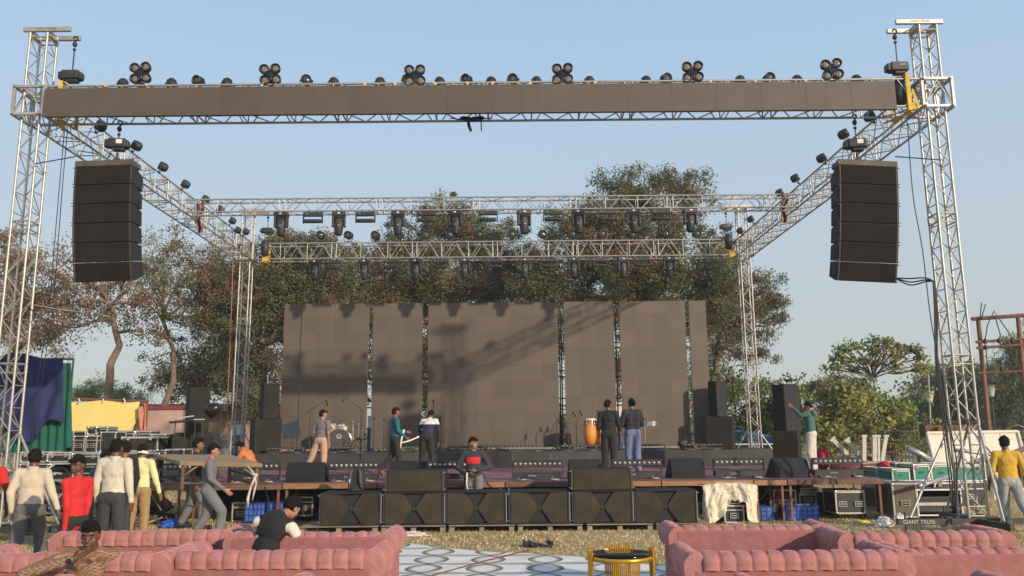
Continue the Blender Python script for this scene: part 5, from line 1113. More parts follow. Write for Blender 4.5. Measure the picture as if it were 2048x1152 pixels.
coil(118, 962, 18.4, .24, 'black cable coil hanging behind the boy in red'); coil(112, 985, 18.2, .18, 'smaller black cable coil under the large one behind the boy in red'); coil(20, 1000, 18.2, .2, 'black cable coil low behind the leftmost people')
for k in range(7): cloth_blob('equipment_bundle', 'dark bundle of stage gear on the ground at the left, %s' % ordl(k, 7), 'gear', at(60+k*42, 1020+rd.uniform(-8, 12), 19.0+rd.uniform(0, .8)), (.30, .25, .16), [blk, iron, rubberm][k % 3], 20+k, amp=.35, group='dark gear bundles')
pts = [(265, 1050, 300, 995), (282, 1058, 325, 1035), (250, 1030, 320, 1052), (300, 985, 322, 1020)]
for k, (a, b, c, d) in enumerate(pts): p, q = at(a, b, 18.9), at(c, d, 19.3); p.z, q.z = max(p.z, .04), max(q.z, .04); tag(MB().tube(p, q, .02, 8).build('metal_rod', [alu, alud, iron, alu][k]), 'thin metal rod lying at the left end of the stage, %s' % ('first', 'second', 'third', 'fourth')[k], 'rod', 'metal rods')
o = MB().box(at(300, 1010, 19.6), (.8, .04, .7), rot3(R(10), R(35), 0)).build('plywood_sheet', mat('dark_plywood', (.11, .075, .045), .85), None, .004); tag(o, 'dark plywood sheet leaning under the left end of the stage', 'plywood')
for k in range(5): tag(MB().box(at(545+k*22, 1000+rd.uniform(-2, 3), 21.5), (.25, .3, .18), rot3(0, 0, rd.uniform(-.3, .3))).build('parcel', mat('dull_cardboard', (.16, .09, .055), .9)), 'brown bundle in the dark under the stage, %s' % ordl(k, 5), 'parcel', 'brown bundles under the stage')
for k, (x, y0, y1) in enumerate(((1640, 985, 1045), (1660, 990, 1045), (1560, 1000, 1046))):
    p = at(x, y0, 20.3); tag(MB().box((p.x, 20.3, p.z/2), (.28, .25, p.z)).box((p.x+.1, 20.12, p.z*.6), (.08, .1, p.z*.5)).ball((p.x, 20.15, .12), .1, 8).build('folded_stand', iron, None, .02), 'dusty folded stand in the dark under the right half of the stage, %s' % ordl(k, 3), 'folded stand', 'folded stands under the stage')
for k, pts in enumerate([[at(x, y, 18.7) for x, y in s] for s in (((332, 975), (330, 1000), (345, 1020), (360, 1030)), ((530, 972), (534, 990), (540, 1010)), ((1545, 968), (1520, 1000), (1495, 1020), (1470, 1040)), ((1470, 965), (1440, 970), (1400, 968)), ((965, 945), (975, 965), (990, 980)))]): cable_('cable', 'thin black cable dangling from the stage edge, %s' % ordl(k, 5), pts, .008)
# ================================================================ sofas
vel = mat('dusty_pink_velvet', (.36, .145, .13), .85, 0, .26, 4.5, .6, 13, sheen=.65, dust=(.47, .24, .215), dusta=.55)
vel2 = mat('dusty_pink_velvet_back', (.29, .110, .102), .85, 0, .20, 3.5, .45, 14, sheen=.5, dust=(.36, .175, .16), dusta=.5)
rt_ = bpy.data.textures.new('rumple', 'CLOUDS'); rt_.noise_scale = .16; rt_.noise_depth = 3
def rumple(o_, s=.028):
    d = o_.modifiers.new('rumple', 'DISPLACE'); d.texture = rt_; d.strength = s; d.mid_level = .5; d.texture_coords = 'GLOBAL'; return o_
def sofa(xl, xr, Y, label, thin=False, yaw=0., htop=.84, D=.86):
    W = xr-xl-.16; o = thing('sofa', label, 'sofa', ((xl+xr)/2, Y, 0), yaw, 'pink velvet channel-back sofas'); r = .115; zc = htop-r
    nch = round((W-.1)/.148); cw = (W-.04)/nch
    def roll(x, th, r0, zz, yy, drop=0.):
        k = abs(math.sin(math.pi*((x)/cw % 1))); rr = r0*(.77+.23*k**.42)
        return rr
    x0 = -(W-.04)/2
    def fb(u, v):
        x = x0+u*(W-.04); rr = roll(x-x0, 0, r, 0, 0)
        s = v
        if s < .18:   # hanging lower part at the rear of the roll
            t = s/.18; d = (1-t)*(.055 if not thin else .0); return (x, .05+r*.1-rr*.98, zc-d-.012*(1-abs(math.sin(math.pi*((x-x0)/cw % 1))))) if not thin else (x, .10-rr*.8, zc-.03)
        t = (s-.18)/.82; a = math.pi*(1.0-t*1.55)
        return (x, .055+rr*math.cos(a)*(1 if not thin else .9)+(.05 if thin else 0), zc+rr*math.sin(a))
    rumple(MB().grid(fb, nch*12+1, 26).build('back_roll', vel, o))
    pz = zc-.05 if not thin else htop-.055
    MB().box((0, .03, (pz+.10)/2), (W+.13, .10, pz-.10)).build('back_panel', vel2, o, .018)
    MB().box((0, .20, .40), (W-.2, .20, .52)).build('inner_back', vel, o, .03)
    MB().box((0, D/2+.1, .26), (W-.1, D-.22, .30)).build('seat', vel, o, .05)
    for s in (-1, 1):
        na = 6; xa = s*(W/2+.0)
        def fa(u, v, s=s, xa=xa):
            y = -.01+u*D; k = abs(math.sin(math.pi*(u*na % 1))); rr = .125*(.80+.20*k**.42)*(1 if .03 < u < .97 else .8)
            if v < .25: t = v/.25; return (xa+s*(.045+rr*.95-(1-t)*.03), y, zc-.02-(1-t)*.15)
            a = math.pi*((v-.25)/.75)*1.3; return (xa+s*(.045+rr*math.cos(a)*.95), y, zc-.015+rr*math.sin(a))
        rumple(MB().grid(fa, na*10+1, 24).build('arm_roll', vel, o))
        # pleated ends
        for yy, dy in ((-.012, -1), (D-.02, 1)):
            g = MB(); n = 28; V = [(xa+s*.045, yy+dy*.003, zc-.04)]
            for k in range(n):
                a = 2*math.pi*k/n; q = 1+.015*(k % 2); rx = .118*q; rz_ = .118*q if math.sin(a) > 0 else .19
                V.append((xa+s*.045+rx*math.cos(a), yy+(0 if k % 2 else dy*.002), zc-.02+rz_*math.sin(a)))
            g.add(V, [(0, 1+k, 1+(k+1) % n) for k in range(n)]); g.build('arm_end', vel, o)
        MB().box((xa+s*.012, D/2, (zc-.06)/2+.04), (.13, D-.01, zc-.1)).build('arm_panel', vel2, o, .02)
        pp = MB().path([(xa+s*(-.06), -.008, zc-.12), (xa+s*(-.062), -.006, .12)], .008, 6); pp.build('piping', vel, o)
    for sx in (-1, 1):
        for y in (.1, D-.1): MB().tube((sx*(W/2-.08), y, 0), (sx*(W/2-.08), y, .11), .022, 10, .03).build('foot', blk, o)
    return o
def sofa_px(a, b, yt, label, thin=False, yaw=0., htop=.84):
    p, q = on(a, yt, htop), on(b, yt, htop); Y = (p.y+q.y)/2
    return sofa(X(a, Y, yt), X(b, Y, yt), Y+.06, label, thin, yaw, htop)
sofa_px(110, 452, 1062, 'pink velvet sofa in the far row behind the boy in the plaid shirt', yaw=R(1))
sofa_px(456, 775, 1066, 'pink velvet sofa where the man in the black waistcoat sits', True, yaw=R(-2))
sofa_px(-90, 322, 1107, 'pink velvet sofa that the boy in the plaid shirt leans on', yaw=R(-1))
sofa_px(326, 748, 1102, 'pink velvet sofa in the near left row next to the patterned floor mat', yaw=R(-1.5))
sofa_px(1352, 1672, 1052, 'pink velvet sofa with plain high back just right of the floor mat', True, yaw=R(-1))
sofa_px(1692, 2024, 1063, 'pink velvet sofa at the right end of the far row', yaw=R(0))
sofa_px(1386, 1818, 1103, 'redder pink velvet sofa in the near right row behind the gold table', yaw=R(0))
sofa_px(1826, 2280, 1098, 'pink velvet sofa cut by the right edge of the photo', True, yaw=R(0))
def sofa_tip(a, b, yt, label):
    p = on((a+b)/2, yt, .84); sofa(X(a, p.y, yt)-.14, X(b, p.y, yt)+.14, p.y-.84, label, yaw=R(0))
sofa_tip(165, 588, 1142, 'pink velvet sofa at the bottom left of which only the arm tops show'); sofa_tip(1508, 1934, 1139, 'pink velvet sofa at the bottom right of which only the arm tops show')
# ================================================================ gold table
gold = mat('gold_painted_steel', (.72, .42, .04), .32, .75, .1, 8)
c = on(1242, 1106, .56); o = thing('side_table', 'round gold rod table with black glass top in the aisle', 'table', (c.x, c.y, 0)); r = .37
MB().lathe([(0, .56), (r, .56), (r, .548), (0, .548)], (0, 0, 0), 48).build('glass_top', mat('black_glass', (.006, .006, .007), .06, spec=.25), o)
MB().lathe([(r-.02, .495), (r+.008, .495), (r+.008, .54), (r-.02, .54), (r-.02, .495)], (0, 0, 0), 48).build('ring', gold, o)
for ka, a0 in enumerate((180, 272, 358, 90)):
    g = MB()
    for k in range(15):
        a = R(a0+(k-7)*3.3); zt_ = .57+[.03, .06, .02, .045, .0, .055, .025][k % 7]+.01; g.tube(((r+.016)*math.cos(a), (r+.016)*math.sin(a), 0), ((r+.016)*math.cos(a), (r+.016)*math.sin(a), zt_ if ka != 1 else .50), .0085, 8)
    g.build('leg', gold, o)
tag(cloth_blob('tissue', None, None, (c.x-.16, c.y+.2, .575), (.03, .02, .012), white, 3), 'small white tissue at the far rim of the black glass table top', 'tissue')
# ================================================================ trees
def leafmat(name, col, var=.3, tr=.32):
    M = mat(name, col, .75, 0, var, .9, rnd=.0); n = M.node_tree.nodes; L = M.node_tree.links; b = n['Principled BSDF']
    t = n.new('ShaderNodeBsdfTranslucent'); mx = n.new('ShaderNodeMixShader'); mx.inputs[0].default_value = tr
    src = b.inputs['Base Color'].links[0].from_socket; L.new(src, t.inputs[0]); o = n['Material Output']; L.new(b.outputs[0], mx.inputs[1]); L.new(t.outputs[0], mx.inputs[2]); L.new(mx.outputs[0], o.inputs[0]); b.inputs['Specular IOR Level'].default_value = .25
    return M
olive = leafmat('olive_leaves', (0.171, 0.171, 0.074)); dark = leafmat('dark_green_leaves', (0.091, 0.124, 0.053)); brown = leafmat('dry_brown_leaves', (0.240, 0.158, 0.089)); rusty = leafmat('rust_red_dry_leaves', (0.265, 0.145, 0.086)); light = leafmat('light_green_leaves', (0.263, 0.329, 0.099)); yellowg = leafmat('yellow_green_leaves', (0.345, 0.329, 0.091)); bluish = leafmat('far_dull_leaves', (0.164, 0.206, 0.124)); pale = leafmat('pale_grey_green_leaves', (0.329, 0.345, 0.197))
bark = mat('bark', (.17, .12, .085), .95, 0, .3, 3, .5, 25, dust=(.27, .2, .15), dusta=.4); barkd = mat('dark_bark', (.09, .065, .05), .95, 0, .3, 3, .5, 25)
PERK = 2.7
def leaves(name, C, rad, wts, mats, size, per, parent, droop=0., aspect=.55, squash=.8):
    """C clump centres (N,3), rad clump radius (N), wts material index per clump"""
    N = len(C); n_ = N*per; per = int(per*PERK); n_ = N*per; idx = np.repeat(np.arange(N), per)
    d = rng.normal(0, 1, (n_, 3)); d /= np.linalg.norm(d, axis=1)[:, None]; rr = rng.random(n_)**.7
    P = C[idx]+d*(rr*rad[idx])[:, None]*np.array([1, 1, squash])
    a = rng.normal(0, 1, (n_, 3)); a[:, 2] -= droop; a /= np.linalg.norm(a, axis=1)[:, None]; b = rng.normal(0, 1, (n_, 3)); b -= a*(a*b).sum(1)[:, None]; b /= np.linalg.norm(b, axis=1)[:, None]
    s = size*.86*rng.uniform(.6, 1.3, n_)[:, None]; V = np.stack([P-a*s*.5, P+b*s*aspect*.5, P+a*s*.5, P-b*s*aspect*.5], 1).reshape(-1, 3)
    mi = wts[idx].copy(); fl = rng.random(n_) < .18; mi[fl] = rng.integers(0, len(mats), fl.sum())
    return tri_mesh(name, V, n_, 4, mats, mi.astype(np.int32), kind=None, parent=parent)
def limb(g, p, q, r0, r1, wob=.12, n=6, sd=0):
    p, q = Vector(p), Vector(q); L = (q-p).length; pts = []
    for i in range(n+1):
        t = i/n; o = Vector((noise.noise(Vector((t*2.5+sd, sd, 1))), noise.noise(Vector((t*2.5+sd, sd, 7))), noise.noise(Vector((t*2.5, sd, 13)))))*wob*L*math.sin(math.pi*t); pts.append(p.lerp(q, t)+o+Vector((0, 0, .06*L*math.sin(math.pi*t))))
    g.path(pts, [r0+(r1-r0)*i/n for i in range(n+1)], 6 if r0 < .08 else 9); return pts
def tree(name, label, Y, trunk, blobs, mats, mw, dens=1., size=.13, per=60, r0=.22, group=None, cat='tree', thick=.9, bk=None, droop=0., gap=.0, clr=.55, twigs=True, aspect=.55, fill=1.22):
    b0 = at(trunk[0][0], trunk[0][1], Y); base = Vector((b0.x, Y, 0)); o = thing(name, label, cat, base, 0, group)
    pts = [Vector((0, 0, 0))]+[at(x, y, Y)-base+Vector((0, random.uniform(-.3, .3), 0)) for x, y in trunk]; g = MB(); n = len(pts)
    sm = []
    for i in range(n-1):
        for k in range(4):
            t = k/4; sm.append(pts[i].lerp(pts[i+1], t)+Vector((noise.noise(Vector((i+t, 3, Y)))*.08, 0, 0)))
    sm.append(pts[-1]); g.path(sm, [r0*.66*(1-.55*i/(len(sm)-1)) for i in range(len(sm))], 10)
    pxm = FPX/Y; Cs, Rs, W = [], [], []; sdn = 0
    for bi, (x, y, rx, ry) in enumerate(blobs):
        c = at(x, y, Y)-base; RX, RZ_ = rx*fill/pxm, ry*fill/pxm; RYy = max(RX, RZ_)*thick; c.y += random.uniform(-.5, .5)*RYy*.6
        nc = max(4, int(dens*RX*RZ_*19)); start = min(sm, key=lambda s_: (s_-c).length+abs(s_.z-c.z)*.3) if len(sm) > 1 else sm[-1]
        if bi and Cs and (start-c).length > 2.5: 
            start = pts[-1]
        mid = start.lerp(c, .55); lp = limb(g, start, c+Vector((0, 0, -RZ_*.3)), r0*.26, .035, sd=Y+bi)
        for k in range(nc):
            d = Vector((random.gauss(0, 1), random.gauss(0, 1), random.gauss(0, 1))).normalized(); q = random.random()**.45
            spr = random.random() < .16
            if spr: q = random.uniform(1.0, 1.4)
            p = c+Vector((d.x*RX, d.y*RYy, d.z*RZ_))*q*(1+.5*noise.noise(d*1.6+Vector((bi, 0, 0))))
            if noise.noise(p*.55+Vector((Y, 0, 0))) < gap-.48: continue
            Cs.append(p); Rs.append(clr*(.75 if spr else 1.3)*random.uniform(.5, 1.3)); 
            z_ = noise.noise(p*.35+Vector((0, Y, 5)))*.9+random.gauss(0, .25); cum = 0; pr = .5+.5*max(-1, min(1, z_*1.5)); mi = len(mw)-1
            for j, w_ in enumerate(mw):
                cum += w_
                if pr < cum: mi = j; break
            W.append(mi)
            if twigs and (k % 9 == 0 or spr): limb(g, lp[random.randint(2, len(lp)-1)], p, .022, .008, .18, 4, sd=k+bi*31)
    g.build('trunk', bk or bark, o)
    leaves('crown', np.array([tuple(c) for c in Cs]), np.array(Rs), np.array(W), mats, size, per, o, droop=droop, aspect=aspect)
    return o
gB = 'trees behind the stage'
tree('dry_tree', 'dry reddish brown tree behind the front left tower', 36, [(30, 760), (35, 690), (45, 620)], [(15, 610, 70, 60), (75, 600, 70, 70), (95, 670, 55, 45), (50, 540, 60, 40), (120, 600, 45, 50), (10, 500, 35, 40), (10, 650, 50, 50)], [rusty, brown, olive], [.28, .47, .25], .66, .14, 42, group=gB, gap=.12, droop=1.2)
tree('dry_tree', 'half bare tree with curving pale trunk above the yellow cloth', 34, [(214, 790), (222, 730), (236, 690), (222, 640), (226, 610)], [(200, 560, 55, 40), (255, 560, 60, 45), (165, 590, 50, 35), (300, 600, 50, 40), (215, 620, 40, 25), (150, 640, 45, 30), (285, 655, 40, 25), (130, 520, 45, 35)], [brown, rusty, dark], [.55, .2, .25], .50, .14, 34, r0=.30, group=gB, gap=.18, droop=1.2)
tree('dry_tree', 'tall thin tree with light green top and brown middle left of the back left tower', 38, [(318, 840), (352, 760), (345, 700), (330, 640)], [(330, 500, 45, 35), (375, 520, 60, 40), (300, 530, 45, 35), (350, 570, 75, 40), (410, 580, 55, 45), (300, 600, 50, 35), (380, 640, 55, 40), (430, 620, 40, 45)], [brown, olive, pale, rusty], [.35, .3, .15, .2], .62, .13, 44, r0=.26, group=gB, gap=.10)
tree('bushy_tree', 'olive bushy tree low behind the left speaker stack', 41, [(400, 860), (405, 800), (410, 750)], [(360, 720, 55, 50), (420, 700, 60, 55), (400, 770, 70, 45), (455, 740, 50, 60), (330, 770, 35, 35), (470, 680, 40, 50)], [olive, brown, dark], [.5, .2, .3], .8, .13, 46, r0=.25, group=gB, gap=.05)
tree('leafy_tree', 'dense olive tree behind the left end of the LED wall', 39, [(520, 860), (525, 760), (530, 690)], [(470, 560, 55, 60), (530, 540, 70, 60), (600, 530, 60, 50), (570, 490, 50, 25), (630, 490, 50, 20), (500, 640, 65, 60), (580, 620, 70, 60), (470, 700, 45, 60), (540, 720, 50, 60), (650, 570, 60, 50), (520, 800, 50, 40), (440, 610, 40, 50), (700, 620, 50, 40), (660, 530, 50, 40), (560, 590, 60, 50), (640, 620, 60, 50), (500, 590, 40, 60), (440, 560, 30, 40)], [olive, dark, brown, rusty], [.55, .2, .2, .05], 1.35, .135, 55, r0=.42, group=gB, gap=.02)
tree('leafy_tree', 'reddish green tree rising above the left half of the rear trusses', 42, [(800, 860), (810, 720), (815, 640)], [(870, 430, 55, 30), (920, 445, 70, 40), (860, 490, 70, 45), (960, 490, 70, 45), (760, 560, 75, 45), (850, 570, 70, 50), (700, 560, 60, 50), (930, 570, 80, 50), (780, 610, 60, 35), (1010, 530, 60, 50), (1060, 570, 50, 50), (1000, 590, 60, 40), (880, 610, 60, 40), (790, 510, 50, 40), (740, 700, 40, 80), (850, 720, 40, 90)], [brown, olive, dark, rusty], [.28, .44, .2, .08], 1.25, .14, 55, r0=.4, group=gB, gap=.06)
tree('leafy_tree', 'tallest leafy tree rising right of centre behind the trusses', 37, [(1270, 860), (1280, 720), (1290, 620)], [(1220, 375, 35, 25), (1260, 390, 60, 35), (1335, 365, 45, 30), (1375, 385, 40, 30), (1200, 450, 70, 40), (1290, 445, 75, 50), (1370, 450, 60, 50), (1130, 500, 60, 45), (1190, 530, 60, 45), (1270, 540, 80, 50), (1350, 540, 80, 60), (1130, 580, 60, 40), (1430, 560, 55, 60), (1230, 610, 70, 40), (1330, 620, 80, 50), (1080, 560, 50, 50), (1400, 620, 60, 60), (1140, 440, 40, 30), (1240, 500, 60, 40), (1440, 500, 40, 40), (1170, 640, 40, 60), (1235, 740, 25, 80)], [olive, dark, brown, rusty], [.46, .26, .22, .06], 1.3, .125, 58, r0=.5, group=gB, gap=.04)
tree('leafy_tree', 'leafy tree overhanging the back right tower', 40, [(1400, 860), (1430, 740), (1440, 660)], [(1440, 600, 60, 50), (1500, 590, 50, 40), (1480, 650, 60, 45), (1530, 640, 30, 40), (1440, 700, 50, 40), (1545, 600, 20, 25), (1500, 700, 30, 30), (1420, 530, 40, 30), (1540, 560, 18, 16)], [dark, olive, brown], [.33, .45, .22], 1.15, .13, 50, r0=.35, group=gB, gap=.06)
tree('bushy_tree', 'pale round bush beside the right end of the LED wall', 43, [(1420, 860), (1420, 800)], [(1420, 760, 40, 40), (1390, 800, 35, 45), (1450, 800, 30, 40)], [pale, brown, light], [.5, .25, .25], 1.1, .13, 44, r0=.2, group=gB)
tree('bushy_tree', 'broken tree seen through the slots of the LED wall', 45, [(1000, 860), (1000, 800), (980, 740)], [(1120, 700, 30, 60), (1125, 640, 30, 40), (850, 780, 30, 60), (600, 760, 30, 80), (740, 660, 20, 80)], [olive, brown, dark], [.4, .3, .3], .9, .14, 36, r0=.3, group=gB, gap=.1)
# right side greenery
gH = 'greenery at the right behind the stage'
hm = [light, olive, dark, yellowg]; hw = [.3, .3, .2, .2]
tree('hedge_shrub', 'tall leafy shrub just left of the back right tower', 35, [(1480, 880), (1480, 850)], [(1470, 820, 35, 50), (1500, 790, 30, 30), (1510, 840, 35, 40), (1450, 860, 30, 30)], hm, hw, .62, .16, 40, r0=.12, group=gH, cat='shrub', aspect=.7)
tree('hedge_shrub', 'tall leafy shrub between the back right tower and the largest speaker', 35.5, [(1545, 880), (1545, 850)], [(1550, 800, 40, 45), (1575, 840, 45, 45), (1530, 850, 40, 40), (1590, 790, 30, 30)], hm, hw, .62, .16, 40, r0=.12, group=gH, cat='shrub', aspect=.7)
tree('hedge_shrub', 'vine covered shrub right behind the hooded man', 33, [(1660, 880), (1660, 850)], [(1640, 810, 40, 40), (1680, 790, 40, 30), (1660, 860, 50, 45), (1710, 830, 50, 45), (1690, 870, 45, 35)], [light, yellowg, olive, dark], [.35, .25, .25, .15], .62, .20, 36, r0=.12, group=gH, cat='shrub', aspect=.8)
tree('hedge_shrub', 'broad yellow green shrub under the umbrella shaped tree', 34, [(1780, 880), (1780, 860)], [(1750, 850, 50, 40), (1800, 830, 45, 40), (1830, 860, 40, 40), (1770, 890, 50, 25), (1820, 800, 30, 25), (1730, 800, 40, 25)], [yellowg, light, olive, dark], [.3, .3, .25, .15], .6, .18, 38, r0=.12, group=gH, cat='shrub', aspect=.7)
ub = [(x, y, 12+random.uniform(-3, 5), 7) for x, y in ((1690, 700), (1712, 694), (1735, 688), (1757, 683), (1780, 688), (1803, 694), (1826, 700), (1842, 714), (1672, 716), (1700, 715), (1745, 702), (1770, 705), (1800, 712), (1725, 722), (1850, 735), (1660, 738), (1685, 735), (1830, 740), (1790, 730), (1750, 725))]
tree('umbrella_tree', 'umbrella shaped sparse tree with thin bare limbs at the right', 37, [(1748, 860), (1750, 800), (1752, 770), (1752, 755)], ub, [light, olive, yellowg], [.45, .35, .2], .8, .17, 12, r0=.10, fill=1.15, group=gH, clr=.34, thick=.9, aspect=.8, bk=barkd)
tree('bushy_tree', 'dark small tree left below the umbrella shaped tree', 40, [(1690, 860), (1685, 800)], [(1680, 770, 35, 25), (1670, 800, 35, 30), (1720, 790, 35, 25)], [dark, bluish, olive], [.4, .3, .3], 1.2, .14, 46, r0=.12, group=gH)
tree('far_tree', 'large dull green tree behind the right tower legs', 62, [(1900, 860), (1905, 820)], [(1870, 780, 45, 40), (1920, 760, 55, 30), (1900, 810, 60, 40), (1960, 790, 45, 40), (1860, 830, 50, 30), (1930, 840, 60, 30)], [bluish, dark, olive], [.55, .25, .2], 1.0, .20, 44, r0=.4, group=gH, clr=.8)
tree('far_tree', 'dull green tree behind the rusty electricity frame', 58, [(2010, 860), (2010, 820)], [(1990, 790, 45, 45), (2040, 780, 45, 55), (2010, 840, 60, 30), (1975, 760, 35, 25), (2060, 830, 40, 40)], [bluish, dark, olive], [.5, .25, .25], 1.0, .20, 44, r0=.4, group=gH, clr=.8)
tree('gum_tree', 'gum tree with narrow drooping leaves at the right edge', 36, [(2075, 860), (2072, 760), (2066, 700)], [(2035, 700, 25, 20), (2055, 730, 35, 40), (2020, 690, 18, 12), (2045, 770, 25, 25), (2070, 680, 30, 20)], [olive, dark, light], [.5, .3, .2], 1.3, .24, 34, r0=.18, group=gH, droop=2.5, aspect=.2)
tree('palm_clump', 'low feathery green clump above the yellow cloth', 52, [(190, 820), (190, 800)], [(160, 790, 30, 14), (200, 782, 35, 16), (240, 792, 30, 12), (275, 800, 25, 8)], [pale, olive, light], [.4, .3, .3], 1.5, .22, 44, r0=.2, group='distant greenery', clr=.6, aspect=.25)
# banana plants
bnl = leafmat('banana_leaf', (0.279, 0.362, 0.099), .2, .35)
for i, (x, yb, Y, n_, s) in enumerate(((1885, 868, 40, 8, 1.), (1835, 872, 36, 7, .8), (1998, 868, 42, 7, .9), (2032, 880, 34, 6, .7))):
    b = Vector((X(x, Y, 860), Y, 0)); o = thing('banana_plant', 'banana plant with broad upright leaves among the far trees, %s of four' % ordl(i, 4), 'plant', b, 0, 'banana plants'); g = MB(); hh = 1.5
    MB().tube((0, 0, 0), (0, 0, hh), .13, 8, .09).build('stem', olive, o)
    for k in range(n_):
        a = random.uniform(0, 6.28); L = random.uniform(1.5, 2.4)*s; up = random.uniform(.5, 1.2); dv = Vector((math.cos(a), math.sin(a), 0)); sv = Vector((-math.sin(a), math.cos(a), 0))
        def bf(u, v): p = dv*(L*u*.7)+Vector((0, 0, hh+L*up*u-.9*L*u*u)); w_ = .28*s*math.sin(math.pi*min(1, u*.92+.08))**.7*(v-.5)*2; return tuple(p+sv*w_+Vector((0, 0, -.15*abs(w_)*(1+math.sin(u*30)*.3))))
        g.grid(bf, 14, 5)
    g.build('leaves', bnl, o)
# far tree line
n_ = 900; xs = rng.uniform(-110, 110, n_); C = np.stack([xs, rng.uniform(88, 100, n_), rng.uniform(.3, 1, n_)*(3.2+1.3*np.sin(xs*.13)+.8*np.sin(xs*.41+1)+np.clip(xs-30, 0, 30)*.07)], 1)
o = leaves('tree_line', C, rng.uniform(.9, 1.8, n_), rng.integers(0, 3, n_), [bluish, dark, olive], .5, 40, None); tag(o, 'far dull green line of trees along the horizon', 'trees', kind='stuff')
# ================================================================ people
wrk = bpy.data.textures.new('wrinkle', 'CLOUDS'); wrk.noise_scale = .09; wrk.noise_depth = 2
wr2 = bpy.data.textures.new('hair_tuft', 'CLOUDS'); wr2.noise_scale = .03
skinm = mat('brown_skin', (.20, .095, .055), .5, 0, .08, 6, spec=.4); skind = mat('dark_brown_skin', (.125, .058, .034), .45, 0, .08, 6, spec=.45); skinl = mat('light_brown_skin', (.33, .17, .10), .5, 0, .08, 6)
hairm = mat('black_hair', (.008, .0065, .006), .75, 0, .2, 30, .8, 90, spec=.2)
def fab(name, col, var=.10): return mat('fabric_'+name, col, .88, 0, var, 5, .15, 90, sheen=.15)
J0 = dict(hip=(0, 0, .93), waist=(0, 0, 1.06), chest=(0, 0, 1.26), neck=(0, -.01, 1.43), head=(0, .015, 1.575),
          sL=(-.175, -.01, 1.385), sR=(.175, -.01, 1.385), eL=(-.225, -.03, 1.11), eR=(.225, -.03, 1.11), wL=(-.24, .04, .865), wR=(.24, .04, .865),
          hL=(-.088, 0, .91), hR=(.088, 0, .91), kL=(-.10, .02, .50), kR=(.10, .02, .50), aL=(-.11, -.02, .085), aR=(.11, -.02, .085))
